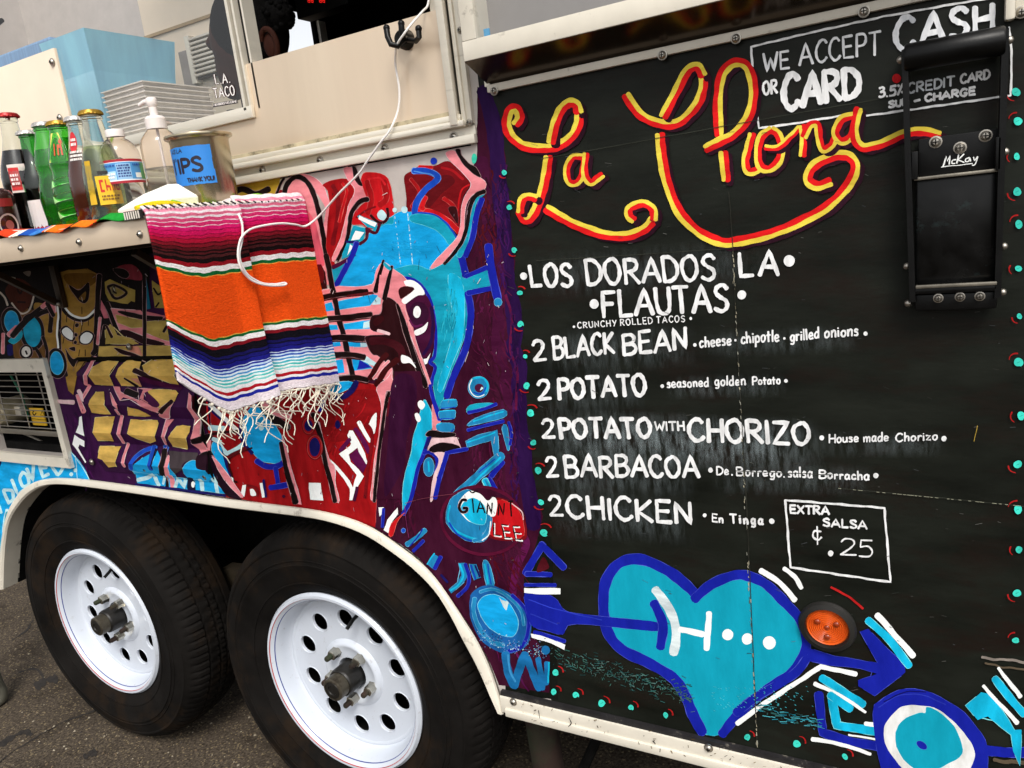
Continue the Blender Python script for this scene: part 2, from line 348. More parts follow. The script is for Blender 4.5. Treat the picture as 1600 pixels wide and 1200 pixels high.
# grey metal top with blocks of red
at(420, 240, 6)
f('#a88828', [(-390, 270), (120, 190), (60, 450), (-390, 480)], False)
l(BLK, [(-380, 400), (-250, 330), (-120, 380), (0, 330)], 9)
f(PNK, [(165, 470), (170, 350), (200, 240), (290, 195), (400, 210), (500, 290), (550, 400), (572, 500), (548, 700), (548, 900), (600, 1200), (430, 1200), (400, 980), (350, 600), (300, 500)])
f('#b8b0aa', [(420, 350), (480, 420), (530, 520), (520, 640), (500, 700), (480, 560)])
f('#d8586a', [(330, 520), (430, 640), (490, 860), (520, 1040), (440, 1040), (400, 900)])
f(DRD, [(100, 340), (130, 340), (130, 430), (55, 430)], False)
l(BLK, [(142, 232), (100, 310), (55, 420)], 4)
l(BLK, [(146, 435), (155, 330), (205, 245), (275, 218), (355, 262), (410, 350), (450, 480), (480, 600), (508, 760), (540, 960), (575, 1180)], 7.5)
f(RED, [(510, 290), (600, 250), (730, 240), (772, 290), (800, 340), (790, 400), (740, 520), (700, 680), (650, 850), (600, 980), (622, 1040), (590, 1080), (560, 960), (540, 860), (552, 650), (572, 480), (550, 350)])
l(DRD, [(600, 300), (650, 420), (640, 620), (600, 850)], 7)
l(BRD, [(690, 280), (730, 350), (700, 480), (660, 640)], 4)
f(PNK, [(700, 140), (780, 138), (830, 240), (890, 310), (920, 410), (850, 425), (785, 500), (735, 600), (740, 680), (712, 820), (680, 920), (612, 1005), (594, 980), (660, 830), (720, 620), (752, 470), (800, 380), (800, 320), (740, 240)])
f(BRD, [(865, 230), (900, 180), (1000, 180), (1100, 215), (1145, 320), (1166, 450), (1165, 575), (1120, 605), (1050, 645), (960, 705), (870, 665), (785, 665), (790, 580), (850, 500), (925, 440), (912, 390), (880, 300)])
l(RED, [(920, 260), (960, 420), (930, 560)], 8); l(RED, [(1080, 260), (1100, 420), (1040, 480)], 9); l('#d42028', [(930, 240), (1040, 230), (1090, 290)], 3)
l(DRD, [(820, 600), (900, 540), (1000, 500)], 3)
f(BLK, [(783, 128), (815, 132), (850, 230), (882, 300), (840, 292), (800, 230)])
l(BLK, [(928, 428), (850, 452), (780, 550), (752, 690), (722, 850), (640, 1000)], 7.5, taper=(1, .7))
# blue ground of the figure
at(0, 0, 1)
f(BLU, [(600, 346), (613, 338), (628, 330), (652, 331), (690, 350), (712, 372), (716, 400), (690, 425), (660, 455), (600, 470), (522, 520), (512, 470), (526, 440), (537, 427), (553, 400), (557, 387), (572, 378), (575, 367), (588, 357)])
at(420, 240, 6)
f(TEA, [(1130, 605), (1165, 600), (1160, 660), (1100, 660), (1040, 690), (1010, 740), (960, 750), (1000, 690), (1080, 640)])
f(TEA, [(585, 1080), (650, 1050), (720, 1040), (640, 1200), (580, 1200)])
f(TEA, [(835, 590), (850, 575), (1020, 650), (1000, 712), (930, 690)], False)
f(WHT, [(850, 580), (1012, 652), (992, 690), (842, 612)], False)
f(PBL, [(1015, 560), (1060, 528), (1105, 580), (1080, 625), (1030, 610)])
l(MAR, [(955, 580), (1010, 632), (1075, 645), (1118, 590), (1108, 515)], 4)
f(TEA, [(790, 680), (912, 700), (885, 830), (740, 820)], False, .6)
f(WHT, [(812, 722), (890, 742), (850, 805), (775, 812)], False, .6)
l('#4a0a20', [(922, 700), (915, 800), (850, 845)], 5)
l('#4a0a20', [(930, 715), (1000, 745), (1040, 660)], 5)
f(TEA, [(740, 840), (822, 850), (775, 950), (680, 995), (705, 900)], False)
f(WHT, [(762, 850), (790, 872), (735, 955)], False)
l(PLM, [(805, 950), (710, 1010), (600, 1070)], 7, taper=(.6, 1)); l(NVY, [(730, 828), (835, 826)], 4)
l(DBL, [(822, 840), (780, 960), (705, 1100), (630, 1240)], 8)
at(600, 230, 6)
f(DRD, [(320, 182), (480, 172), (600, 130), (720, 210), (812, 322), (800, 375), (750, 450), (720, 560), (716, 770), (690, 820), (620, 740), (520, 660), (400, 612), (320, 592), (250, 605), (215, 590), (205, 450), (190, 300), (210, 250), (270, 215)])
f('#5c0810', [(520, 280), (620, 268), (660, 330), (560, 420), (430, 560), (392, 520), (400, 440)])
l(BRD, [(330, 590), (460, 612), (600, 692), (705, 795)], 8); l(BRD, [(800, 350), (730, 400), (695, 550), (682, 720)], 2.5); l(BRD, [(330, 185), (450, 190)], 5)
l(RED, [(250, 300), (330, 420), (260, 560)], 5); l(BRD, [(390, 470), (350, 560), (370, 580)], 7); l(RED, [(560, 480), (640, 540), (690, 640)], 6); l('#a8141c', [(540, 190), (640, 220), (740, 300)], 4)
f(MAR, [(605, 572), (680, 565), (690, 720), (640, 650)])
l(BEL, [(275, 222), (420, 228), (505, 292), (385, 400), (305, 520), (285, 625)], 9, curve=True)
l('#4a86d0', [(280, 226), (420, 250), (470, 275)], 2)
f(TEA, [(243, 650), (310, 625), (450, 640), (560, 700), (642, 790), (662, 870), (615, 915), (560, 840), (470, 770), (350, 722), (250, 692)])
l(BEL, [(320, 612), (450, 628), (560, 690), (640, 780), (678, 850)], 3)
f(PNK, [(580, 52), (660, 30), (720, 120), (830, 240), (948, 320), (946, 390), (880, 410), (800, 480), (760, 600), (742, 800), (700, 900), (620, 1000), (545, 1105), (485, 1150), (440, 1122), (520, 1020), (620, 920), (690, 840), (720, 700), (730, 560), (760, 450), (812, 370), (800, 310), (700, 200), (612, 120)], True)
f(BLK, [(668, 26), (710, 20), (730, 80), (800, 150), (862, 190), (905, 270), (878, 278), (780, 195), (710, 112)])
el_('#3fd0b0', (845, 105), 24, 48); dt = A.dot; dt('#1632a8', 466, 130, 5.2); dt(PBL, 190, 585, 5); dt(PBL, 100, 590, 3.5)
A.step = 3e-7
for a, b in (((100, 640), (155, 1092)), ((222, 620), (266, 1076))):
    for k in range(24):
        t = random.random(); x = a[0] + (b[0] - a[0]) * t; y = a[1] + (b[1] - a[1]) * t; l(PBL, [(x, y), (x + 1.5, y + random.uniform(8, 26))], random.uniform(.6, 1.6), amp=0)
A.step = 2e-6
streaks(['#1aa8e6', '#0c9ada', '#12a4e0'], (575, 375, 640, 430), 40, 10, (14, 34), (1, 3), .2)
# the long teal hook with its blue edges
at(0, 0, 1)
f(TEA, [(612, 424), (632, 416), (652, 415), (672, 421), (690, 414), (706, 404), (718, 394), (723, 405), (724, 435), (764, 422), (767, 446), (728, 455), (731, 480), (730, 505), (727, 522), (718, 548), (706, 578), (700, 598), (695, 613), (687, 641), (682, 630), (677, 604), (677, 585), (682, 570), (675, 561), (680, 540), (681, 520), (679, 500), (676, 480), (668, 462), (656, 445), (645, 434), (628, 430)], True)
f(CYN, [(700, 430), (722, 440), (726, 490), (722, 530), (706, 570), (690, 612), (684, 600), (700, 550), (708, 500)])
streaks(['#12a0bc', '#0c8eaa', '#14a8c4', '#2ab0c8'], (692, 445, 714, 530), 60, lambda x, y: 88 + (y - 440) * .2, (14, 34), (.8, 2.4), .15)
l(DBL, [(629, 434), (643, 436), (656, 444), (667, 458), (675, 478), (679, 500), (681, 530), (679, 556), (672, 566), (680, 574), (676, 590), (674, 602)], 4.5)
l(DBL, [(731, 458), (735, 480), (735, 500), (732, 525), (727, 545), (716, 572), (705, 597), (698, 620)], 10)
l(DBL, [(721, 402), (728, 431)], 10); l(DBL, [(728, 432), (763, 417)], 6.5); l(DBL, [(731, 458), (768, 450)], 7.5)
l(TEA, [(755, 300), (741, 315), (734, 345), (728, 375), (717, 400)], 8); l(DBL, [(753, 311), (744, 338), (738, 372), (727, 400)], 8)
l(BLK, [(757, 299), (743, 306), (734, 325), (729, 355), (722, 377), (709, 396), (694, 412)], 7, taper=(1, .7))
l(DBL, [(763, 384), (769, 428), (778, 468)], 12); dt(STB, 778, 472, 6)
# bony body
at(480, 400, 6)
f(PNK, [(240, 300), (420, 290), (610, 265), (640, 150), (712, 55), (800, 120), (890, 180), (960, 260), (1000, 400), (1000, 700), (1150, 1190), (1100, 1200), (900, 1190), (600, 1140), (430, 1130), (380, 880), (330, 700), (280, 500)])
f(PNK, [(110, 335), (215, 335), (300, 570), (390, 1110), (280, 1110), (200, 780), (150, 500)], False)
for q in ([(275, 430), (620, 358), (665, 372), (590, 462), (300, 502)], [(330, 640), (530, 608), (600, 600), (590, 678), (350, 692)], [(370, 808), (560, 808), (562, 848), (385, 852)], [(405, 970), (480, 968), (520, 960), (612, 1050), (440, 1078)],
          [(140, 460), (232, 430), (252, 512), (150, 526)], [(170, 650), (282, 644), (290, 690), (175, 700)], [(210, 815), (310, 808), (320, 842), (215, 852)], [(240, 980), (335, 968), (352, 1092), (280, 1100)]): f(BLU, q, False)
for q in ([(602, 460), (660, 378), (692, 400), (690, 450)], [(528, 622), (600, 600), (604, 668), (520, 680)], [(500, 815), (560, 815), (560, 850), (500, 850)], [(480, 970), (560, 940), (660, 1010), (640, 1040)]): f(PBL, q, False)
f(DBL, [(470, 1060), (490, 970), (610, 1045)], False)
f(MAR, [(58, 92), (130, 80), (165, 150), (190, 300), (110, 318)], False); f('#5c0a10', [(70, 100), (130, 90), (160, 200), (130, 250)])
l(PNK, [(120, 340), (205, 322)], 5)
l(BLK, [(505 - 330, -10), (200, 100), (232, 280), (262, 420), (292, 570), (330, 700), (372, 880), (410, 1050), (432, 1150)], 8)
for q, wd in (([(115, 395), (250, 368), (420, 345), (560, 330)], 7.5), ([(150, 592), (350, 575), (600, 548)], 8), ([(190, 770), (350, 765), (555, 775)], 9), ([(225, 925), (400, 925), (535, 945)], 8), ([(270, 1155), (430, 1140), (565, 1162)], 8)):
    l('#3a0a0c', [(a, b + 22) for a, b in q], wd * .7); l('#150404', q, wd)
l('#5a1418', [(380, 375), (620, 345)], 4)
f('#26050a', [(710, 430), (742, 388), (800, 408), (850, 455), (900, 560), (940, 680), (990, 820), (1060, 960), (1110, 1200), (830, 1200), (800, 1050), (740, 1000), (660, 932), (610, 920), (562, 830), (560, 750), (760, 732), (600, 692), (600, 570), (690, 540)], True)
f('#34060c', [(620, 600), (700, 560), (720, 600), (640, 660)]); l('#3c0812', [(600, 800), (740, 800), (860, 860), (900, 980)], 12)
l(PK2, [(660, 700), (770, 728)], 5)
l(BLK, [(714, 42), (682, 160), (640, 335)], 7, taper=(.5, 1.1)); l(BLK, [(796, 95), (762, 230), (722, 400)], 7, taper=(.6, 1.1)); l(PNK, [(686, 180), (672, 350)], 2.5)
f(TEA, [(722, 62), (780, 112), (772, 132), (730, 95)])
l('#3a0508', [(745, 925), (665, 1010), (590, 1150)], 8); l('#3a0508', [(845, 975), (740, 1060), (655, 1210)], 9); l(PNK, [(765, 985), (700, 1050), (622, 1150)], 3.5)
f(PLM, [(925, 450), (1000, 392), (1100, 358), (1170, 470), (1198, 620), (1192, 800), (1160, 900), (1090, 960), (1040, 880), (1000, 700), (950, 560)])
l(VIO, [(1160, 480), (1180, 620), (1160, 800), (1090, 920)], 5); el_('#320828', (1045, 540), 95, 110); l('#5c1648', [(960, 600), (1000, 660), (1080, 640)], 3)
f(WHT, [(908, 235), (980, 228), (1050, 268), (1102, 352), (1040, 370), (965, 420), (912, 452), (884, 410), (940, 362), (1000, 320), (990, 292), (930, 282)], True)
f(MAR, [(858, 312), (920, 284), (1000, 300), (990, 332), (900, 388), (870, 392)])
el_(WHT, (1030, 525), 34, 55); f(WHT, [(1003, 700), (1080, 668), (1132, 618), (1110, 700), (1022, 748)])
l(PNK, [(885, 470), (938, 620), (1005, 800), (1080, 1010), (1150, 1200)], 5.5, taper=(1.2, .6))
f(BLK, [(835, 455), (862, 462), (930, 640), (1005, 880), (1060, 1040), (1130, 1200), (1090, 1230), (1010, 1040), (930, 800), (870, 600)])
f(WHT, [(884, 928), (970, 960), (1022, 1052), (960, 1004), (888, 1000)])
at(640, 400, 6); f(WHT, [(128, 968), (160, 960), (197, 908), (165, 1010), (145, 1018)], False)
# lower body
at(480, 580, 6)
f(BLU, [(200, 120), (420, 100), (400, 150), (330, 190), (250, 210)]); l(NVY, [(462, 100), (420, 175), (350, 235), (270, 250)], 9); l(DBL, [(160, 280), (120, 370)], 5)
f(PNK, [(655, 150), (760, 60), (800, -10), (792, 60), (822, 130), (802, 190), (745, 186), (722, 300), (702, 450), (680, 620), (650, 800), (622, 1000), (612, 1190), (598, 1190), (612, 1000), (640, 780), (670, 600), (692, 440), (690, 300)])
f(PUR, [(815, 0), (1060, 0), (1100, 240), (1040, 480), (990, 620), (980, 750), (920, 950), (895, 1200), (625, 1200), (640, 1000), (690, 700), (735, 300), (745, 190), (800, 190), (825, 130)], False)
f('#32062a', [(830, 40), (1000, 60), (1020, 300), (940, 600), (900, 900), (760, 1150), (720, 1100), (760, 600), (770, 250)])
l(BLK, [(765, 200), (738, 300), (712, 480), (680, 700), (648, 1000), (628, 1220)], 5); l('#5c0a1c', [(770, 250), (750, 420)], 3)
f(WHT, [(375, 605), (398, 558), (430, 556), (482, 650), (540, 770), (568, 862), (548, 878), (492, 790), (470, 718), (390, 780), (410, 850), (480, 920), (530, 985), (492, 1050), (440, 1150), (422, 1210), (395, 1210), (400, 1100), (350, 1020), (262, 912), (212, 825), (250, 855), (330, 940), (398, 1028), (428, 1092), (465, 970), (390, 880), (298, 775), (400, 702), (412, 680)], False)
l(WHT, [(482, 478), (590, 660)], 6.5, taper=(1, .8)); f(WHT, [(582, 480), (652, 392), (630, 582), (600, 540)])
f('#5a0a44', [(388, 790), (468, 730), (556, 880), (520, 952), (450, 880)], False); l('#5a0a44', [(450, 545), (520, 640), (580, 760)], 7); l('#5a0a44', [(400, 640), (310, 740)], 6)
l(DRD, [(560, 500), (610, 600), (570, 900), (540, 1180)], 5); l(PLM, [(470, 1090), (440, 1210)], 5)
f(PNK, [(110, 480), (150, 640), (205, 830), (250, 880), (265, 960), (260, 1050), (300, 1210), (270, 1210), (225, 1050), (185, 860), (130, 640)])
l(BLK, [(50, 400), (120, 600), (170, 850), (222, 1050), (262, 1220)], 7); l(PK2, [(100, 470), (122, 520)], 2)
for c, rx, ry in (((12, 510), 38, 55), ((70, 712), 52, 88)): el_(DRD, c, rx + 26, ry + 34); el_(RED, c, rx + 14, ry + 18); el_(NVY, c, rx, ry)
el_(NVY, (285, 500), 25, 40)
f(WHT, [(12, 1048), (126, 1048), (152, 1215), (30, 1205)], False)
f(CYN, [(1060, 380), (1085, 300), (1110, 268), (1160, 390), (1176, 500), (1122, 640), (1062, 820), (1020, 960), (962, 1190), (930, 1280), (900, 1320), (893, 1190), (920, 950), (980, 760), (992, 620), (1040, 480)])
l(DBL, [(1150, 590), (1082, 800), (1040, 900), (1000, 1080), (962, 1220), (900, 1340)], 5.5)
f(WHT, [(1038, 290), (1072, 274), (1106, 320), (1080, 360), (1042, 332)]); f(WHT, [(1008, 402), (1040, 398), (1066, 450), (1048, 476), (1020, 450)])
at(640, 580, 6)
l(DBL, [(130, 770), (190, 760), (245, 800), (262, 880), (240, 960)], 5); el_(STB, (180, 900), 48, 85); l(CYN, [(175, 850), (185, 940)], 3)
f(PNK, [(212, 320), (232, 340), (288, 460), (272, 492), (250, 550), (215, 545)]); l(DBL, [(190, 130), (215, 240), (285, 450)], 6, taper=(.6, 1.2))
f(PK2, [(186, 630), (442, 616), (486, 722), (455, 712), (330, 680), (230, 690), (168, 748)], False)
f(BLK, [(150, 592), (195, 556), (300, 570), (424, 578), (415, 612), (300, 625), (180, 612)]); f(BLK, [(178, 742), (230, 690), (330, 668), (474, 712), (380, 752), (260, 768)])
f(PK2, [(228, 765), (342, 765), (310, 850), (290, 920), (250, 1060), (225, 1160), (215, 1210), (190, 1210), (220, 1000), (260, 880), (270, 820)])
l(DBL, [(352, 765), (312, 900), (280, 1000), (238, 1190)], 6.5); l(DBL, [(365, 762), (540, 728)], 5.5); l(NVY, [(190, 620), (150, 720)], 5)
for q in ([(315, 272), (430, 264), (442, 300), (430, 336), (298, 346)], [(283, 375), (420, 368), (428, 410), (415, 442), (290, 446)], [(255, 500), (300, 484), (410, 498), (416, 540), (390, 566), (268, 556)]):
    f(STB, q); l(CYN, [q[0], ((q[1][0] + q[0][0]) / 2, q[0][1] - 4), q[1]], 1.5); l(BEL, [q[3], q[4]], 1.6)
el_(STB, (648, 150), 96, 102); l(CYN, [(570, 120), (600, 70), (680, 60), (730, 120), (720, 190)], 3); l(WHT, [(585, 75), (560, 140), (580, 210), (640, 240), (700, 220)], 1.4); l(BEL, [(600, 200), (670, 215), (715, 150)], 2.5); el_(PLM, (652, 158), 42, 40); f(PBL, [(672, 150), (690, 165), (660, 182)])
f(TEA, [(538, 350), (590, 310), (800, 300), (640, 352), (548, 392)]); l(DBL, [(550, 388), (700, 352), (812, 308)], 4.5)
f(STB, [(548, 492), (650, 428), (880, 358), (902, 426), (740, 470), (570, 510)]); l(CYN, [(600, 470), (740, 420), (880, 380)], 2); l(DBL, [(545, 552), (700, 512), (880, 468)], 4.5)
f(STB, [(524, 655), (640, 602), (822, 548), (842, 785), (790, 785), (765, 650), (640, 682), (538, 716)], False); l(CYN, [(540, 670), (680, 620), (800, 575)], 2)
f(STB, [(868, 520), (910, 514), (938, 700), (922, 740), (898, 680)]); l(DBL, [(928, 478), (955, 580), (940, 690)], 4)
l(DBL, [(872, 850), (765, 985)], 8); l(DBL, [(740, 1005), (800, 1110), (845, 1190)], 8)
l(STB, [(862, 790), (700, 930), (560, 1060), (410, 1200)], 14); l(CYN, [(850, 810), (700, 950), (560, 1080), (440, 1190)], 3); l(BEL, [(800, 820), (650, 950)], 2); l(CYN, [(705, 1020), (790, 1200)], 9); l(STB, [(712, 1020), (795, 1190)], 3)
# signature roundel and small strokes near the arch
at(660, 740, 6)
el_('#560a2c', (560, 440), 400, 330, 12); el_(PUR, (560, 440), 372, 300, 12)
f(DRD, [(690, 230), (820, 262), (930, 345), (976, 520), (940, 625), (640, 602), (620, 400)], True); f(BRD, [(705, 250), (820, 280), (915, 360), (952, 520), (915, 600), (650, 585), (640, 400)], True)
f(STB, [(330, 190), (250, 270), (218, 420), (268, 520), (400, 622), (520, 642), (604, 610), (650, 450), (620, 330), (500, 200), (420, 150)])
l(CYN, [(262, 300), (240, 420), (300, 520), (420, 590), (540, 610), (600, 560)], 3); l(BEL, [(250, 460), (330, 570), (460, 632)], 3)
f(WHT, [(345, 250), (440, 165), (540, 190), (610, 250), (660, 220), (700, 260), (690, 380), (640, 400), (600, 380), (560, 470), (430, 440), (340, 340)])
f(CYN, [(360, 330), (400, 260), (480, 232), (570, 290), (595, 380), (588, 470), (540, 478), (440, 440)])
l(STB, [(620, 400), (625, 500), (560, 600), (480, 630)], 5); l(WHT, [(640, 450), (620, 570), (560, 630)], 1.6)
l(BLK, [(445, 160), (470, 178), (515, 160)], 2)
l(BLK, [(410, 250), (370, 250), (345, 310), (370, 360), (410, 355), (420, 325), (385, 325)], 4)
for q in ([(470, 235), (482, 365)], [(515, 365), (545, 255), (585, 370)], [(525, 325), (575, 325)], [(605, 375), (610, 275), (650, 380), (655, 275)], [(710, 390), (715, 280), (760, 385), (770, 280)], [(825, 270), (832, 400)], [(808, 262), (850, 258)]): l(BLK, q, 2.4, False)
for dx, c, wd in ((6, WHT, 2.4), (-4, BLK, 2)):
    for q in ([(668, 460), (672, 578), (735, 585)], [(800, 488), (745, 482), (770, 600), (830, 602)], [(758, 540), (815, 545)], [(905, 500), (850, 495), (875, 615), (930, 625)], [(865, 555), (920, 562)]): l(c, [(a + dx, b + dx) for a, b in q], wd, False)
l(PK2, [(840, 280), (930, 360), (945, 430)], 1.6)
for q in ([(45, 850), (110, 748), (152, 780), (90, 892)],): f(STB, q, False); l(CYN, [q[0], q[1]], 2)
l(DBL, [(172, 782), (115, 890)], 6); l(NVY, [(175, 950), (235, 1020)], 4)
f(STB, [(340, 840), (396, 834), (432, 950), (390, 1022), (270, 1122), (245, 1090), (330, 1020), (366, 950)], False); l(CYN, [(350, 850), (385, 950), (340, 1040), (262, 1098)], 3); l(DBL, [(402, 850), (436, 960), (420, 1060), (330, 1150)], 5)
f(STB, [(440, 850), (508, 846), (548, 975), (482, 1000)], False); l(BEL, [(455, 860), (500, 990)], 3); l(NVY, [(495, 860), (535, 970)], 3)
f(STB, [(568, 842), (600, 818), (640, 890), (674, 1050), (602, 1050)], True); l(CYN, [(580, 850), (615, 1030)], 3); l(BEL, [(612, 850), (645, 1040)], 2)
at(580, 720, 6)
l(STB, [(505, 650), (430, 720), (335, 785)], 7); l(DBL, [(480, 640), (430, 720), (360, 800)], 2); l(DBL, [(490, 750), (395, 845)], 5); dt(BEL, 302, 655, 3)
f(WHT, [(70, 438), (118, 436), (100, 500), (78, 520)], False); f(WHT, [(246, 440), (250, 500), (200, 560), (160, 680), (118, 650), (150, 550)], False); l(DBL, [(115, 450), (105, 620)], 4); f(BRD, [(310, 490), (250, 560), (200, 700), (165, 690), (190, 590)])
l('#7c2a5c', [(310, 420), (350, 720)], .8); l('#7c3a4c', [(320, 400), (500, 350), (780, 310)], .8)
# round lens figure, letters below it
at(700, 880, 6)
f('#155a9c', [(212, 300), (300, 222), (420, 212), (560, 268), (700, 388), (772, 520), (772, 680), (720, 792), (600, 842), (480, 832), (330, 742), (240, 600), (203, 450)])
l(STB, [(250, 330), (240, 450), (290, 600), (400, 730), (520, 770)], 6); l(STB, [(300, 270), (420, 245), (560, 310), (680, 440), (710, 580)], 4); l(DBL, [(600, 300), (730, 440), (755, 600), (700, 770), (560, 830)], 5)
f(BLU, [(283, 420), (300, 350), (360, 300), (450, 298), (560, 360), (632, 470), (657, 580), (622, 672), (560, 687), (450, 652), (350, 560)]); f('#cfe4ea', [(472, 318), (510, 340), (565, 370), (572, 395), (552, 440), (520, 412), (508, 380)], True, 1)
A.step = 3e-7
for k in range(260):
    t = random.random(); x = 270 + 660 * t; y = 640 + 200 * t ** .55 + random.gauss(0, 34); l(random.choice([PBL, STB, '#6a8ac8', VIO, '#8090c0']), [(x, y), (x + random.uniform(-9, 9), y + random.uniform(-9, 9))], random.uniform(.5, 1.4), amp=0)
A.step = 2e-6
l('#166aa4', [(540, 850), (562, 1020), (622, 1150)], 13); l('#166aa4', [(618, 1155), (668, 1000), (722, 850)], 13); l('#166aa4', [(735, 890), (800, 1040), (858, 1180)], 12); l('#166aa4', [(842, 900), (880, 1080), (885, 1180)], 9); l('#3a90c8', [(560, 860), (580, 1000), (630, 1110)], 3)
l('#166aa4', [(925, 935), (920, 1130)], 8); l(CYN, [(945, 930), (940, 1120)], 2.5); dt('#166aa4', 915, 815, 6.5)
# left part under the counter : grinning faces, ribs
at(0, 380, 6)
f('#0f0608', [(-300, -60), (1400, -60), (1400, 560), (1000, 1010), (880, 1060), (400, 1100), (-300, 1100)], False)
f(TAN, [(330, 560), (540, 650), (540, 1000), (480, 1050), (420, 900), (340, 700)]); f('#6e4a20', [(150, 660), (340, 640), (400, 880), (440, 1090), (300, 1100), (130, 1060)])
f('#4e1c0c', [(50, 440), (150, 330), (290, 400), (300, 540), (255, 610), (200, 640), (115, 570)]); f('#b4aaa0', [(48, 318), (142, 318), (132, 350), (95, 375), (62, 362)]); f('#8c8078', [(220, 268), (285, 264), (280, 310), (240, 300)])
l('#20080a', [(160, 430), (190, 470), (215, 430)], 3); l('#20080a', [(165, 550), (235, 552)], 3); l('#d8ccc0', [(110, 560), (160, 630), (215, 660), (280, 620), (315, 500)], 2.6); l('#d8ccc0', [(0, 460), (45, 510), (68, 580)], 3)
f(TAN, [(545, 280), (640, 250), (820, 240), (930, 300), (905, 580), (890, 900), (865, 1040), (815, 1140), (760, 1200), (720, 1240), (690, 1420), (640, 1380), (600, 1200), (560, 1000), (545, 600)], False)
f('#7a5418', [(610, 290), (900, 290), (880, 380), (740, 430), (640, 390)])
f(BLK, [(648, 396), (740, 440), (832, 366), (835, 500), (800, 558), (760, 552), (715, 510)]); f('#8a6428', [(740, 515), (800, 455), (798, 520), (770, 535)])
l(BLK, [(575, 590), (670, 690), (790, 718), (890, 640), (918, 560)], 7); l(WHT, [(590, 580), (685, 680), (795, 698), (885, 630), (915, 575)], 3.4)
l(BLK, [(560, 590), (556, 980), (620, 1240)], 6); l(WHT, [(538, 590), (545, 700), (535, 850), (545, 980)], 3)
l(BLK, [(930, 300), (912, 600), (900, 950), (870, 1040)], 8)
for q in ([(580, 822), (632, 788), (692, 862), (672, 905), (620, 882)], [(752, 880), (812, 832), (868, 870), (832, 935), (768, 932)]):
    cx_, cy_ = sum(a for a, b in q) / 5, sum(b for a, b in q) / 5; f(BLK, [(cx_ + (a - cx_) * 1.25, cy_ + (b - cy_) * 1.25) for a, b in q]); f(WHT, q)
for q in ([(700, 710), (680, 940), (740, 950), (780, 720)], [(630, 640), (622, 740)], [(770, 600), (768, 660)], [(830, 720), (828, 770)], [(600, 880), (592, 940)]): l('#3c2410', q, 1.3, False)
dt(BLK, 720, 770, 3); dt(BLK, 712, 860, 2.5); dt(BLK, 705, 930, 2.5)
f(BLK, [(612, 985), (650, 1050), (690, 1086), (745, 1075), (720, 1110), (690, 1158), (640, 1100)]); f(BLK, [(650, 985), (700, 975), (705, 1010), (670, 1000)])
for q in ([(745, 1070), (745, 1160)], [(830, 1075), (790, 1170)], [(745, 1000), (740, 1060)], [(800, 1000), (800, 1060)]): l('#3c2410', q, 1.6, False)
for c, rx, ry, rt in (((110, 740), 66, 106, -8), ((303, 832), 82, 142, -6), ((532, 1126), 62, 108, -6)): el_(BLK, c, rx + 32, ry + 34, rt); el_(BLU if ry != 142 else '#0f9ac0', c, rx, ry, rt)
f(TEA, [(80, 910), (200, 820), (205, 880), (140, 940), (100, 935)]); l(PNK, [(85, 860), (160, 790)], 8); l(BLK, [(115, 870), (250, 720), (420, 590)], 9); l(PNK, [(395, 600), (440, 560)], 6)
f(PNK, [(440, 540), (500, 530), (530, 650), (490, 660)], False); l(BLK, [(340, 680), (470, 640), (470, 830)], 7); l(BLK, [(440, 560), (500, 680)], 6); l(PK2, [(515, 560), (525, 640)], 2)
l(PNK, [(30, 850), (25, 1030)], 5); l(NVY, [(90, 960), (100, 1040)], 9); el_(BLK, (245, 1020), 62, 70); el_('#e8e0d8', (245, 1018), 42, 50); l(BLK, [(240, 1010), (250, 1040)], 3)
l(BLK, [(400, 880), (440, 1000), (440, 1120)], 5); l(BLK, [(340, 990), (440, 1180)], 5)
f('#d07080', [(945, 530), (980, 590), (1022, 700), (975, 705), (942, 620)], False); l(PNK, [(938, 700), (928, 800), (915, 945)], 4)
l(BLK, [(1000, 560), (1060, 720), (1130, 900)], 8); l(BLK, [(990, 780), (960, 950)], 9)
at(150, 380, 6)
f('#983444', [(190, 230), (330, 198), (425, 280), (425, 345), (330, 340), (265, 330)]); f(BLK, [(160, 240), (260, 240), (310, 290), (290, 330), (220, 310)])
f('#ac9448', [(80, 362), (130, 340), (210, 372), (365, 440), (365, 552), (330, 540), (300, 568), (240, 562), (120, 542), (90, 470)], False)
l(BLK, [(112, 405), (180, 395), (285, 462), (220, 512), (165, 505), (112, 412)], 4); el_('#7a7050', (165, 440), 26, 40); l(BLK, [(170, 410), (160, 450), (190, 470)], 2.5); l('#d8d0c0', [(165, 420), (172, 445)], 1.6)
f('#0f6c8a', [(440, 300), (470, 330), (516, 612), (465, 622)], False); f('#ac9448', [(520, 350), (600, 400), (640, 610), (550, 605)], False); l(BLK, [(540, 420), (580, 480), (620, 460)], 3); l(BLK, [(560, 600), (590, 560)], 3)
f(PNK, [(140, 615), (420, 630), (445, 660), (440, 865), (330, 822), (222, 812)], False); f('#b89e50', [(185, 672), (440, 722), (440, 792), (330, 790), (205, 745)], False)
f('#b89e50', [(470, 735), (660, 725), (745, 940), (600, 902), (470, 850)], False); l(PNK, [(470, 862), (640, 930), (720, 940)], 6); l('#d0707c', [(470, 655), (640, 690)], 5)
f(BLK, [(205, 645), (250, 636), (440, 672), (610, 690), (625, 712), (600, 722), (440, 715), (330, 695)]); f('#240610', [(200, 862), (230, 815), (330, 825), (480, 890), (632, 930), (610, 960), (450, 945), (330, 890)])
l(BLK, [(670, 770), (635, 830)], 4)
f('#b89e50', [(88, 820), (130, 758), (165, 790), (200, 862), (320, 890), (400, 945), (88, 945)], False); l('#240610', [(100, 780), (150, 880)], 5, taper=(.8, 1))
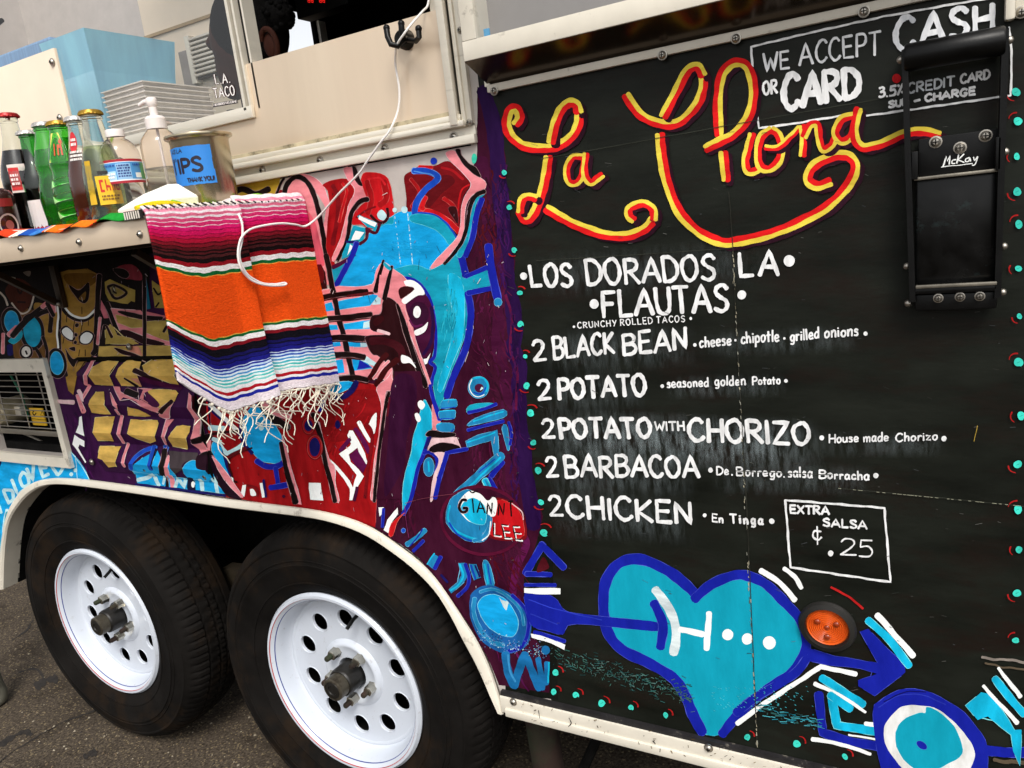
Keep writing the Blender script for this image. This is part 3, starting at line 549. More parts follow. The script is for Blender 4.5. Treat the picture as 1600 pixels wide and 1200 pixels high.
f('#c8a858', [(28, 965), (444, 962), (446, 1062), (20, 1060)], False); f('#c8a858', [(468, 960), (730, 958), (740, 1066), (468, 1062)], False); f('#d88c74', [(270, 965), (400, 965), (440, 1055), (330, 1030)], False)
f('#240610', [(170, 985), (230, 990), (430, 1062), (560, 1090), (760, 1180), (740, 1200), (420, 1085), (250, 1040)])
l(BLK, [(452, 300), (455, 700), (455, 1190)], 5.5)
at(150, 580, 6)
f('#2e0818', [(-110, -130), (1030, -130), (1030, 480), (870, 800), (-120, 900)], False) if False else None
for q in ([(0, -50), (80, -95), (230, -100), (180, -20), (182, 130), (0, 122), (-10, 40)], [(290, -90), (310, -120), (440, -90), (440, 142), (248, 132), (240, 40), (250, -30)], [(560, -130), (760, -120), (800, 132), (640, 70), (500, -10), (470, -60)],
          [(20, 188), (92, 180), (122, 262), (152, 400), (-20, 388), (-10, 260)], [(350, 318), (440, 350), (534, 422), (308, 412)], [(500, 170), (762, 168), (792, 202), (782, 275), (740, 262), (640, 332), (618, 270), (530, 222)],
          [(8, 425), (186, 424), (186, 654), (28, 642)], [(338, 450), (590, 455), (612, 482), (592, 640), (530, 670), (420, 622), (340, 562)], [(782, 510), (830, 490), (912, 510), (916, 560), (862, 722), (740, 702), (722, 622), (748, 560)], [(58, 700), (248, 695), (226, 882), (140, 886), (120, 820), (66, 800)]): f(GLD, q, False, .7)
l(BLK, [(312, 55), (400, 142)], 4.5, taper=(.7, 1.2)); f('#d8927c', [(365, 55), (440, 58), (440, 142)], False); l('#240610', [(400, -20), (520, 30), (640, 90)], 7); l('#4a0a3c', [(470, 60), (640, 120), (800, 150)], 9)
f(PNK, [(168, 140), (230, 145), (252, 190), (440, 262), (455, 170), (400, 155), (545, 160), (470, 200), (482, 250), (600, 318), (642, 330), (610, 385), (500, 332), (420, 272), (290, 232), (268, 262)], False); f(PNK, [(608, 402), (700, 335), (772, 280), (720, 380), (692, 440), (642, 440)])
f('#4a0a40', [(490, 205), (520, 200), (640, 290), (610, 325), (540, 290)]); l('#240610', [(632, 378), (752, 272)], 7); l(BLK, [(300, 180), (410, 215)], 9)
f(PNK, [(158, 190), (252, 300), (242, 352), (165, 220)], False); l(PNK, [(220, 350), (232, 400)], 3.5); l(PNK, [(252, 415), (262, 560), (272, 668)], 5); f(PNK, [(668, 448), (740, 450), (702, 520), (682, 706), (668, 706)], False); l(PNK, [(312, 672), (300, 780), (305, 880)], 4)
l('#241018', [(560, 300), (430, 250), (290, 270)], 0.5)
f(GRY, [(698, 740), (972, 760), (995, 890), (890, 830), (850, 910), (770, 950)], False); f('#240a30', [(850, 870), (900, 830), (990, 890), (1060, 900), (1000, 960), (900, 930)])
f(BLU, [(368, 930), (400, 860), (470, 800), (530, 770), (545, 880), (568, 890), (590, 740), (652, 812), (642, 972)], False); f(BLU, [(720, 830), (745, 900), (772, 982), (700, 975)], False); f(PNK, [(702, 778), (722, 850), (705, 975), (668, 970)])
l(BEL, [(358, 910), (395, 810), (470, 740), (575, 705)], 6); l(BEL, [(556, 700), (552, 905)], 7); l(BLK, [(575, 720), (565, 900)], 2); f(BEL, [(645, 700), (690, 700), (670, 780)])
f(BLU, [(866, 880), (900, 838), (962, 828), (1000, 880), (1090, 912), (1092, 1022), (878, 992)], True); l(BLK, [(660, 730), (665, 850), (640, 980), (672, 1085)], 8)
f(BLU, [(370, 936), (650, 978), (652, 1082), (385, 1048)], False); l(PBL, [(392, 1020), (480, 1000), (540, 968), (592, 1070)], 6, False); f(PBL, [(640, 980), (655, 990), (640, 1060), (620, 1050)])
f(BLU, [(678, 980), (870, 1002), (920, 1110), (690, 1092)], False); l(PNK, [(710, 980), (722, 1085)], 7); l(PBL, [(742, 1082), (770, 1000), (828, 1092), (842, 1010)], 5.5, False)
f('#10102e', [(870, 1000), (930, 1000), (960, 1110), (860, 1110)]); el_(WHT, (910, 1062), 18, 30); f(BLU, [(930, 1008), (1100, 1030), (1220, 1150), (935, 1112)], False); l(PBL, [(985, 1015), (1000, 1112)], 6.5); l(PBL, [(1112, 1000), (1142, 1142)], 6)
l(NVY, [(370, 1060), (700, 1100), (1210, 1165)], 4)
f(PNK, [(888, 198), (922, 220), (962, 380), (1022, 592), (940, 622), (940, 480)], False); f('#3c0610', [(925, 218), (1042, 290), (1066, 600), (1012, 520), (960, 360)], False); l(BRD, [(1040, 290), (1062, 600)], 2.5)
f(PNK, [(922, 668), (1082, 640), (1072, 742), (1000, 762)], False); f(BLK, [(928, 660), (950, 620), (1060, 588), (1092, 610), (1040, 650), (950, 672)]); f(BLK, [(985, 780), (1040, 750), (1170, 738), (1160, 770), (1080, 790), (1000, 800)])
f('#240618', [(975, 780), (1080, 790), (1090, 900), (1020, 900), (980, 870)])
# below the blanket
at(300, 620, 6)
f(BLU, [(195, 430), (240, 432), (292, 520), (352, 700), (345, 735), (200, 540)]); l(NVY, [(190, 400), (280, 460), (310, 580), (365, 740)], 5)
l(PBL, [(200, 395), (285, 440), (320, 530), (400, 500), (492, 435)], 7); f(RED, [(280, 420), (380, 360), (470, 400), (400, 470), (330, 500)])
l(NVY, [(160, 95), (260, 195), (400, 300), (470, 380)], 5); l(WHT, [(160, 75), (300, 195), (435, 325)], 6); l(PBL, [(165, 290), (300, 300)], 8); l(MAR, [(180, 350), (430, 320)], 4)
f(BLU, [(472, 260), (500, 170), (560, 100), (650, 55), (720, 150), (800, 300), (842, 400), (848, 595), (755, 622), (650, 600), (560, 505), (490, 400)])
l(NVY, [(455, 180), (455, 300), (480, 420), (560, 530)], 6); l(DBL, [(605, 600), (700, 655), (800, 648), (855, 615)], 8); l(DBL, [(782, 665), (808, 820)], 6.5); l(DBL, [(735, 852), (890, 826)], 8); dt(PBL, 650, 290, 4)
l(BLK, [(640, 60), (760, 200), (900, 290)], 12); l(PNK, [(660, 60), (780, 150), (920, 190)], 8); l(MAR, [(560, 480), (350, 580), (380, 760), (420, 800)], 3); l('#5c0a12', [(350, 560), (500, 480)], 6)
f(PNK, [(848, 360), (882, 480), (962, 780), (1032, 1012), (978, 1002), (902, 700), (852, 500)], False); l(BLK, [(832, 430), (862, 580), (902, 750), (945, 900), (972, 990)], 8, taper=(.7, 1.2))
f(WHT, [(470, 828), (506, 822), (492, 938), (462, 900)], False); f(WHT, [(545, 872), (575, 868), (602, 922), (550, 922)]); l(DRD, [(520, 830), (600, 860), (610, 920)], 4); f(WHT, [(633, 806), (664, 806), (692, 942), (660, 948)], False); l(NVY, [(668, 780), (695, 940)], 4); dt(PLM, 858, 935, 2.5)
f('#1c0618', [(178, 560), (220, 600), (310, 760), (440, 930), (452, 962), (330, 930), (240, 800), (180, 680)]); f(PNK, [(188, 565), (230, 590), (285, 660), (442, 880), (482, 935), (445, 932), (300, 770)]); f(WHT, [(365, 745), (390, 760), (388, 800)], False)
# blue quarter with lettering, bottom left
at(0, 550, 6)
f(BLU, [(-300, 930), (540, 1000), (530, 828), (610, 880), (700, 965), (785, 1080), (850, 1230), (400, 1230), (260, 1350), (120, 1500), (60, 1700), (30, 2200), (-300, 2200)], False)
l(PK2, [(478, 462), (690, 470)], 7, taper=(.7, 1)); l(PK2, [(735, 362), (788, 450)], 7); l(PNK, [(722, 405), (785, 560)], 7, taper=(.6, 1.1))
f(WHT, [(740, 612), (765, 600), (790, 790), (708, 755), (738, 680)], False); f(WHT, [(698, 778), (792, 832), (792, 892), (742, 868), (730, 900), (812, 1030), (802, 1042), (678, 862)], False)
l(PNK, [(892, 50), (872, 150), (820, 300)], 5); l(PNK, [(850, 310), (800, 460)], 5); l(PBL, [(705, 975), (728, 1200)], .9); l(PBL, [(540, 830), (640, 910), (760, 1060), (838, 1200)], 1.2)
at(0, 680, 4.61)
for q in ([(258, 182), (332, 178)], [(275, 185), (308, 302), (352, 282)], [(288, 240), (335, 232)], [(190, 240), (238, 330), (240, 200)], [(85, 322), (130, 425), (185, 385)], [(25, 395), (60, 485)], [(-30, 460), (10, 560)]): l(PBL, q, 5, False)
l(PBL, [(165, 265), (145, 310), (165, 370), (205, 350), (195, 290), (165, 265)], 5); l(PBL, [(25, 395), (85, 400), (95, 460), (60, 488)], 5)
l(PBL, [(415, 285), (370, 215), (385, 188), (415, 205), (445, 185), (465, 210), (440, 260), (415, 285)], 5); dt(PBL, 508, 210, 3); dt(PBL, 542, 252, 3); dt(PBL, 514, 282, 3)
l(PBL, [(50, 540), (30, 640), (30, 760)], 5); l('#0fa0b8', [(60, 560), (40, 700), (30, 850)], 9); el_(NVY, (-12, 190), 22, 40); f(PNK, [(-10, 880), (12, 870), (18, 940), (-10, 950)])
at(0, 0, 1); A.step = 4e-7; A.halo = 0
for k in range(420):      # nicks, drips and rubbed places
    x, y = random.uniform(100, 800), random.uniform(300, 1000)
    if y > 730 and x < 700 and y > 735 + (x - 100) * .13: continue
    if y > 880 and y > 900 + (x - 680) * 1.5 - 30: continue
    a = random.gauss(1.4, .6); q = random.uniform(1, 7) * (3 if random.random() < .06 else 1); l(random.choice(['#c8b8c0', '#7c5c74', '#1c0a14', '#2a1420', '#9c8c98', '#e8d8d8']), [(x, y), (x + q * math.cos(a) * .6, y + q * math.sin(a))], random.uniform(.3, .9), amp=0)
A.step = 2e-6
MURAL = A
# ------------------------------------------------------------------ the menu board
B = Art(.0018); B.rag = .09; f, l, at, dt = B.fill, B.line, B.at, B.dot
YEL, SRD, SHD = '#f6d24a', '#e01a1c', '#2a0c1c'
def script(pts, w=1.0, side=1, o=None, gap=1.0):
    """two-tone brush letter: red on one side of the stroke, yellow on the other, dark drop shade"""
    at(*(o or (0, 0, 1))); p = B.T(pts); at(0, 0, 1)
    l(SHD, [(a + 7, b + 5) for a, b in p], 13 * w)
    l(SRD, p, 9.5 * w, off=-side * 3.2 * w); l(YEL, p, 7.0 * w, off=side * 3.6 * w * gap)
z = (750, 120, 4)
script([(222, 298), (248, 250), (225, 200), (185, 215), (168, 290), (195, 370), (270, 428), (370, 445), (470, 435), (560, 385), (610, 300), (620, 215)], 1, 1, z)
script([(618, 225), (605, 175), (560, 160), (510, 200), (468, 290), (442, 410)], 1, -1, z)
script([(425, 500), (405, 640), (370, 770), (330, 860), (285, 895), (252, 840)], 1, -1, z)
script([(250, 845), (262, 770), (300, 748), (350, 758)], .85, 1, z)
script([(415, 820), (520, 885), (650, 945), (800, 990), (920, 990), (1030, 950), (1080, 890)], 1, 1, z)
script([(1085, 895), (1085, 830), (1040, 795), (985, 795), (930, 825), (930, 870), (962, 898)], .85, -1, z)
script([(645, 500), (580, 500), (540, 570), (555, 655), (600, 665), (640, 610), (660, 490)], .72, -1, z); script([(662, 480), (652, 600), (688, 665), (730, 640), (766, 612)], .72, -1, z)
script([(978, 148), (1000, 178), (1032, 193), (1062, 190), (1087, 165), (1098, 138), (1098, 115)], 1, 1)
script([(1099, 118), (1090, 104), (1074, 110), (1058, 140), (1036, 182)], 1, 1 * -1)
script([(1031, 210), (1033, 240), (1042, 285), (1060, 330), (1088, 360), (1120, 377), (1143, 379), (1185, 371), (1235, 354), (1290, 325), (1325, 290), (1337, 262), (1328, 245), (1305, 243), (1272, 258), (1262, 280), (1276, 291), (1298, 284)], 1.05, -1)
script([(1124, 212), (1122, 160), (1128, 118), (1148, 98), (1168, 106), (1177, 140), (1170, 180), (1148, 208), (1122, 222), (1102, 232)], 1, -1)
script([(1130, 238), (1134, 282)], 1, -1)
z = (1100, 120, 3.2)
script([(240, 285), (222, 350), (205, 420), (220, 474), (262, 470), (288, 440)], .85, -1, z)
script([(335, 262), (285, 300), (268, 380), (282, 450), (330, 462), (375, 420), (390, 345), (370, 285), (338, 262)], .85, -1, z)
script([(305, 352), (370, 352), (430, 300), (478, 252)], .65, 1, z)
script([(490, 245), (497, 310), (492, 395)], .8, -1, z)
script([(500, 300), (530, 245), (565, 240), (575, 310), (595, 365), (640, 340), (668, 270)], .8, -1, z)
script([(760, 190), (690, 210), (655, 280), (690, 325), (740, 290), (775, 160)], .85, -1, z)
script([(772, 165), (752, 280), (790, 350), (880, 335), (1000, 285), (1080, 270), (1180, 290)], .95, 1, z)
SCRIPT = B
N_ = Art(.0018, matf=brushed_white); N_.rag = .12; f, l, at, dt, tx = N_.fill, N_.line, N_.at, N_.dot, N_.text
W_ = WHT
at(780, 360, 3.2)
tx(W_, 'LOS', (155, 292), (372, 284), 122, w=5.88, gap=.2); tx(W_, 'DORADOS', (435, 282), (1085, 252), 135, 138, 5.9); tx(W_, 'LA', (1196, 238), (1402, 234), 134, w=6.30, gap=.25); dt(W_, 122, 228, 5.5); dt(W_, 1450, 152, 8.5)
tx(W_, 'FLAUTAS', (512, 440), (1150, 412), 140, 150, 6.3); dt(W_, 475, 368, 7); dt(W_, 1213, 322, 6.8)
tx(W_, 'CRUNCHY ROLLED TACOS', (390, 492), (930, 458), 34, 36, 1.7, gap=.3); dt(W_, 373, 482, 2); dt(W_, 957, 440, 2.2)
tx(W_, '2', (168, 658), (238, 654), 112, w=5.46); tx(W_, 'BLACK', (268, 652), (580, 618), 118, w=5.2); tx(W_, 'BEAN', (615, 632), (945, 598), 116, w=5.6)
dt(W_, 978, 572, 2.8); tx(W_, 'cheese', (1000, 588), (1162, 576), 58, w=2.82); dt(W_, 1182, 550, 1.8); tx(W_, 'chipotle', (1207, 570), (1402, 556), 62, w=2.82)
tx(W_, '2', (190, 854), (262, 850), 105, w=5.46); tx(W_, 'POTATO', (292, 852), (742, 832), 116, w=6.30)
dt(W_, 815, 778, 2.8); tx(W_, 'seasoned', (836, 790), (1050, 783), 50, w=2.54); tx(W_, 'golden', (1076, 780), (1234, 775), 50, w=2.54); tx(W_, 'Potato', (1264, 775), (1408, 770), 44, w=2.54); dt(W_, 1433, 752, 2.8)
at(1080, 480, 3.077); dt(W_, 448, 150, 2); tx(W_, 'grilled', (474, 168), (618, 150), 55, w=2.82); tx(W_, 'onions', (638, 150), (806, 140), 58, w=2.97); dt(W_, 838, 127, 3.2)
dt(W_, 628, 628, 3.6); tx(W_, 'House made', (660, 655), (950, 646), 46, w=2.54); tx(W_, 'Chorizo', (980, 650), (1186, 640), 46, w=2.54); dt(W_, 1215, 632, 4.2)
dt(W_, 93, 783, 3.6); tx(W_, 'De', (120, 810), (182, 808), 46, w=2.54); dt(W_, 196, 806, 1.4); tx(W_, 'Borrego.', (214, 812), (452, 820), 48, w=2.54); tx(W_, 'salsa', (464, 820), (584, 822), 52, w=2.68); tx(W_, 'Borracha', (612, 826), (858, 834), 46, w=2.82); dt(W_, 888, 810, 4)
at(780, 620, 3.2)
tx(W_, '2', (212, 212), (280, 212), 104, w=5.04); tx(W_, 'POTATO', (300, 216), (766, 212), 112, w=6.30); tx(W_, 'WITH', (776, 172), (930, 172), 52, w=3.11); tx(W_, 'CHORIZO', (942, 226), (1558, 246), 122, 128, 6.4)
tx(W_, '2', (232, 404), (298, 402), 104, w=4.70); tx(W_, 'BARBACOA', (326, 408), (1004, 406), 122, 116, 5.6); tx(W_, '2', (250, 602), (322, 606), 112, w=5.04); tx(W_, 'CHICKEN', (336, 610), (972, 645), 122, 124, 5.9)
dt(W_, 1027, 593, 3); tx(W_, 'En', (1062, 626), (1122, 634), 46, w=2.68); tx(W_, 'Tinga', (1152, 634), (1322, 644), 52, w=3.36, gap=.3); dt(W_, 1363, 622, 4.2)
SAL = Art(.0018, matf=brushed_white); SAL.rag = .14; f, l, at, dt, tx = SAL.fill, SAL.line, SAL.at, SAL.dot, SAL.text
at(1150, 760, 2.7267)
l(W_, [(210, 58), (632, 92), (658, 408), (232, 345)], 3.4, False, closed=True); tx(W_, 'EXTRA', (228, 118), (400, 124), 40, w=3.36); tx(W_, 'SALSA', (368, 172), (560, 186), 38, 42, 3.2)
l(W_, [(362, 192), (335, 190), (330, 215), (350, 228), (364, 218)], 3); l(W_, [(345, 170), (348, 248)], 2.4); dt(W_, 403, 285, 4.4); tx(W_, '2', (440, 296), (512, 300), 76, w=2.52); tx(W_, '5', (520, 300), (584, 305), 80, w=2.52)
PAY = Art(.0018, matf=brushed_white); PAY.rag = .12; f, l, at, dt, tx = PAY.fill, PAY.line, PAY.at, PAY.dot, PAY.text
at(1150, 0, 3.556)
l(W_, [(95, 402), (84, 260), (420, 180), (820, 92), (1200, 24), (1430, -14)], 3.4, False); l(W_, [(1518, 150), (1532, 300), (1527, 530), (1000, 605), (712, 645)], 3.4, False); l(W_, [(600, 640), (300, 690), (128, 712), (108, 600)], 3.4, False)
tx('#dfe2e6', 'WE', (150, 402), (300, 382), 108, w=3.86); tx('#dfe2e6', 'ACCEPT', (348, 366), (806, 306), 122, 146, 3.9); tx('#e4e8ee', 'CASH', (872, 306), (1440, 176), 200, 176, 9, gap=.2)
tx(W_, 'OR', (146, 535), (232, 518), 84, w=3.86); tx(W_, 'CARD', (250, 625), (700, 548), 212, 190, 10)
tx(W_, '3.5%', (790, 548), (935, 526), 66, w=3.70); tx('#c8ccd0', 'CREDIT', (948, 524), (1216, 480), 62, w=3.36); tx(W_, 'CARD', (1244, 470), (1412, 440), 58, w=3.53); tx(W_, 'SUR', (846, 604), (962, 586), 46, w=3.70); l(W_, [(990, 562), (1022, 554)], 4); tx(W_, 'CHARGE', (1046, 570), (1332, 528), 50, w=3.86); dt('#c81a20', 892, 436, 6.8)
HRT = Art(.0018); HRT.halo = 1; f, l, at, dt = HRT.fill, HRT.line, HRT.at, HRT.dot
HT = '#0f9cb6'
at(0, 0, 1)
hp = [(1090, 932), (1070, 912), (1040, 890), (1000, 874), (968, 880), (947, 908), (943, 950), (950, 988), (972, 1015), (1012, 1035), (1050, 1058), (1070, 1085), (1082, 1115), (1098, 1145), (1128, 1147), (1152, 1118), (1180, 1092), (1210, 1070), (1238, 1050), (1255, 1025), (1260, 998), (1250, 968), (1225, 940), (1198, 914), (1172, 901), (1148, 899), (1112, 913)]
f(HT, hp); l(DBL, hp[:14], 16); l(DBL, [(1085, 936)] + hp[:13:-1], 15)
at(750, 820, 3.1575)
f(DBL, [(440, 430), (600, 452), (880, 482), (880, 525), (640, 502), (450, 490), (410, 540), (340, 525), (250, 490), (220, 335), (320, 342), (375, 365), (400, 400)], True)
l('#2a3ab8', [(240, 370), (390, 420), (600, 470)], 1.5); l('#2a3ab8', [(250, 440), (380, 490)], 1.5)
l(DBL, [(858, 385), (902, 490), (890, 605)], 14); l('#d8e8ee', [(865, 318), (935, 420), (968, 520), (955, 635)], 14)
l(WHT, [(985, 515), (1100, 540)], 9.5); l(WHT, [(1130, 435), (1118, 615)], 9.5); dt(WHT, 1222, 542, 8.5)
l(DBL, [(310, 95), (225, 240)], 11); l(DBL, [(300, 95), (415, 212)], 10); l(DBL, [(228, 242), (350, 246)], 7.5); f('#4a0a16', [(310, 160), (342, 208), (300, 232), (278, 228)])
l(DBL, [(222, 296), (372, 298)], 5); f(WHT, [(218, 312), (396, 312), (398, 342), (316, 345), (218, 335)], False); l(DBL, [(268, 530), (418, 575)], 6); f(WHT, [(252, 538), (300, 545), (422, 592), (416, 616), (350, 585), (256, 556)], False)
at(1150, 760, 2.7267)
dt(WHT, 48, 650, 8.5); dt(WHT, 142, 666, 10)
l(WHT, [(105, 358), (185, 410), (252, 485)], 8.5); l(WHT, [(205, 350), (250, 385), (278, 432)], 7); l('#b01c1c', [(405, 430), (480, 470), (540, 520)], 3.4)
f(DBL, [(530, 620), (562, 606), (645, 690), (720, 760), (722, 792), (592, 892), (520, 852), (520, 825), (602, 800), (530, 775), (400, 762), (300, 742), (310, 690), (420, 722), (602, 752)], False)
l(CYN, [(562, 570), (650, 650), (738, 765)], 11.5); l(WHT, [(602, 548), (755, 722)], 9.5); l(WHT, [(4, 1012), (112, 930), (362, 768), (512, 800)], 7.5, False); l(DBL, [(300, 735), (240, 805), (90, 895), (0, 965)], 13)
l(CYN, [(365, 815), (542, 930)], 12); l(WHT, [(335, 840), (450, 895), (552, 962)], 7, taper=(1, .6)); l(DBL, [(352, 885), (370, 1050), (480, 1085), (620, 1110)], 13, False); l(CYN, [(405, 890), (430, 1018), (640, 1050)], 13, False); l(CYN, [(400, 888), (488, 948)], 12)
l(WHT, [(550, 1010), (640, 1024)], 7); l(WHT, [(480, 1058), (620, 1082)], 3); l(WHT, [(325, 1076), (450, 1100), (572, 1140)], 7, taper=(1, .7))
l('#8a8078', [(1050, 730), (1240, 748)], 4, amp=1); l('#5c5040', [(1060, 755), (1240, 785)], 3, amp=1); l('#5c5040', [(1100, 1165), (1230, 1180)], 6, amp=1)
at(1250, 1000, 4.571)
f(DBL, [(520, 530), (580, 430), (700, 360), (850, 352), (1000, 408), (1150, 500), (1260, 620), (1330, 740), (1340, 920), (1280, 1060), (1100, 1180), (800, 1180), (600, 980)])
f('#f0efe6', [(600, 650), (622, 580), (700, 492), (800, 465), (950, 482), (1050, 540), (1150, 640), (1232, 750), (1242, 860), (1160, 980), (1000, 1040), (800, 980), (660, 830), (610, 740)]); f(HT, [(690, 640), (740, 570), (850, 522), (895, 520), (905, 478), (1000, 520), (1100, 620), (1160, 760), (1140, 835), (1050, 885), (900, 950), (760, 872), (690, 760)])
el = HRT.ell; el(DBL, (870, 752), 42, 24, 35); l('#2a38b0', [(560, 480), (700, 400), (860, 390), (1040, 460)], 1.5); l('#0a0c60', [(600, 440), (760, 370), (900, 372)], 2)
l(DBL, [(1330, 790), (1520, 805), (1640, 800)], 15); f(CYN, [(1182, 470), (1292, 374), (1360, 388), (1450, 510), (1532, 640), (1584, 640), (1572, 900), (1520, 790), (1510, 680), (1342, 548), (1270, 570)], False)
l(WHT, [(1308, 330), (1430, 460), (1552, 592)], 7, taper=(.7, 1)); l(CYN, [(1392, 275), (1480, 390), (1600, 530)], 12); l(WHT, [(1418, 202), (1500, 310), (1575, 405)], 7, taper=(.7, 1.1))
DOT = Art(.0022); l, at, dt = DOT.line, DOT.at, DOT.dot
at(0, 0, 1)
for i, (x, y, r) in enumerate([(788, 268, 3.5), (796, 324, 4.5), (804, 390, 5), (811, 456, 5), (815, 507, 5), (821, 555, 5), (824, 602, 5), (827, 644, 5), (833, 690, 5), (842, 734, 5), (843, 784, 5.5), (848, 832, 5.5), (869, 1053, 5), (864, 1082, 4.6), (898, 1087, 5), (939, 1099, 5), (984, 1107, 4.6), (1041, 1116, 5), (1168, 1151, 6), (1244, 1162, 6), (1322, 1183, 6),
                               (1586, 142, 6.5), (1589, 191, 6.5), (1590, 245, 6.5), (1590, 301, 6.5), (1592, 352, 6.5), (1593, 420, 6), (1592, 493, 6), (1591, 566, 6), (1594, 648, 6), (1592, 727, 6), (1592, 796, 6.5), (1592, 858, 6.5), (1588, 925, 6.5), (1589, 999, 6.5)]):
    if y < 900: sx, sy = ((-3, 8), (3, -10))[i % 2]
    else: sx, sy = 8, -6
    r *= random.uniform(.75, 1.15); x += random.uniform(-2, 2); y += random.uniform(-2, 2)
    if x > 1500: sx, sy = ((-10, 9), (-8, -10), (-14, 2))[i % 3]
    l(RD2, [(x + sx * .3 + r * 1.9 * math.cos(math.atan2(sy, sx) + q), y + sy * .3 + r * 1.7 * math.sin(math.atan2(sy, sx) + q)) for q in (-.8, -.5, -.2, .1, .4, .75)], 2.4, taper=(.5, 1.1)); DOT.ell(MNT, (x, y), r, r * random.uniform(.85, 1.15), random.uniform(0, 90), .6); l('#2a9c90', [(x - r * .4, y + 1), (x + r * .3, y - 1)], .8)
SCF = DOT; SCF.lift = .0024; SCF.step = 4e-7; l = SCF.line; SCF.at(0, 0, 1)
for k in range(330):
    t = random.random() ** .8; x = 860 + 220 * t; y = 1024 + 62 * t + random.gauss(0, 9); l(random.choice(['#2c5a58', '#3c6a60', '#1e4a4a', '#52706a']), [(x, y), (x + random.uniform(-3, 9), y + random.uniform(-2, 5))], random.uniform(.4, 1.3), amp=0)
for k in range(90):
    t = random.random(); x = 1182 + 100 * t; y = 1107 + 24 * t + random.gauss(0, 6); l(random.choice(['#1d7c90', '#48a4b0', '#2c5a58']), [(x, y), (x + random.uniform(0, 14), y + random.uniform(-1, 4))], random.uniform(.4, 1.5), amp=0)
for k in range(110):
    x, y = random.uniform(1110, 1270), random.uniform(1070, 1110); l('#4cc0cc', [(x, y), (x + 2, y + 1)], random.uniform(.4, 1), amp=0)
for k in range(170):
    x, y = random.uniform(780, 1580), random.uniform(160, 1100); a = random.uniform(-.3, .5); q = random.uniform(2, 11); l(random.choice(['#3a3a36', '#45484a', '#2c302c', '#5c5c58']), [(x, y), (x + q * math.cos(a), y + q * math.sin(a))], random.uniform(.3, .8), amp=0)
# board joints : thin chipped seams
l('#2e2e28', [(1139, 300), (1145, 388), (1151, 520), (1160, 672), (1168, 820), (1176, 1000), (1183, 1162)], 1.3)
for k in range(120):
    t = random.random(); y = 380 + 790 * t; x = 1144 + 39 * t + random.gauss(0, .7); l(random.choice(['#8c8c80', '#b0a890', '#5c5848']), [(x, y), (x + .6, y + random.uniform(1, 6))], random.uniform(.4, 1.3), amp=0)
for p in ([(838, 407), (960, 400), (1142, 388)], [(845, 248), (960, 228), (1170, 190), (1400, 150)], [(1310, 763), (1450, 776), (1600, 791)], [(1150, 736), (1300, 742)]): l('#33352e', p, 1.1)
for k in range(46):
    t = random.random(); l('#9c9c86', [(1310 + 290 * t, 763 + 28 * t), (1314 + 290 * t, 763.4 + 28 * t)], .7, amp=0)
l('#b89a40', [(1522, 690), (1527, 665)], .9)
# ------------------------------------------------------------------ materials of the place
m_menu = mat('black_board_enamel', '#12150f', rough=.46, var=.4, vscale=9, bump=.14, bscale=80, stretch=(.6, 1, 1.8), spec=.16, dirt='#1a100c', dscale=7, damt=.8, dlo=.5)
m_side = mat('bare_grey_panel', '#b2aaa4', rough=.45, var=.06, bump=.05)
m_alu = mat('aluminium_trim', '#dcd5c6', rough=.38, metal=.4, var=.06, vscale=14, stretch=(.3, 1, 4), bump=.08, bscale=90, dirt='#5c5038', dscale=30, damt=.55, dlo=.62)
m_ivory = mat('ivory_painted_trim', '#d6cfc0', rough=.4, var=.07, vscale=12, bump=.12, bscale=60, dirt='#4a3c28', dscale=28, damt=.85, dlo=.6)
m_steel = mat('brushed_stainless', '#dcc8b0', rough=.34, metal=.45, var=.07, vscale=5, bump=.05, bscale=300, stretch=(1, 1, .1), dirt='#e8d8c0', dscale=3, damt=.35, dlo=.55)
m_dark = mat('unlit_black', '#0b0a0a', rough=.9, var=.2, spec=.1)
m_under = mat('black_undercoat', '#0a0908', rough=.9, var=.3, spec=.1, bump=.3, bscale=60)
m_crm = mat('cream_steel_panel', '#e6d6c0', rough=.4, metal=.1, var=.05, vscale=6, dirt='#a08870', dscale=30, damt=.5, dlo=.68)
m_screw = mat('zinc_screw', '#a8a298', rough=.35, metal=.9, var=.1)
m_blkst = mat('black_powder_coat', '#070707', rough=.36, var=.2, spec=.22, bump=.06, bscale=500)
m_rub = mat('tyre_rubber', '#0b0806', spec=.12, rough=.8, var=.35, vscale=8, bump=.25, bscale=120, dirt='#281c10', dscale=6, damt=.6, dlo=.5)
m_white = mat('white_wheel_paint', '#c2c8d2', rough=.3, var=.03, vscale=8, spec=.5, coat=.3, dirt='#74604a', dscale=55, damt=.5, dlo=.6)
m_red, m_blu = mat('red_pinstripe', '#a82018', rough=.4, var=0), mat('blue_pinstripe', '#23307c', rough=.4, var=0)
m_rust = mat('rusty_steel', '#26150c', rough=.85, var=.4, vscale=20, bump=.5, bscale=80, dirt='#26301c', dscale=9, damt=.8, dlo=.48)
m_glass = bpy.data.materials.new('window_glass'); m_glass.use_nodes = True
_n, _l = m_glass.node_tree.nodes, m_glass.node_tree.links
_n.remove(_n['Principled BSDF']); _t, _g, _mx, _fr = (_n.new('ShaderNodeBsdf' + q) if i < 2 else _n.new('ShaderNode' + q) for i, q in enumerate(('Transparent', 'Glossy', 'MixShader', 'Value')))
_g.inputs['Roughness'].default_value = .02; _fr.outputs[0].default_value = .08; _t.inputs['Color'].default_value = (.93, .94, .94, 1)
_l.new(_fr.outputs[0], _mx.inputs[0]); _l.new(_t.outputs[0], _mx.inputs[1]); _l.new(_g.outputs[0], _mx.inputs[2]); _l.new(_mx.outputs[0], _n['Material Output'].inputs['Surface'])

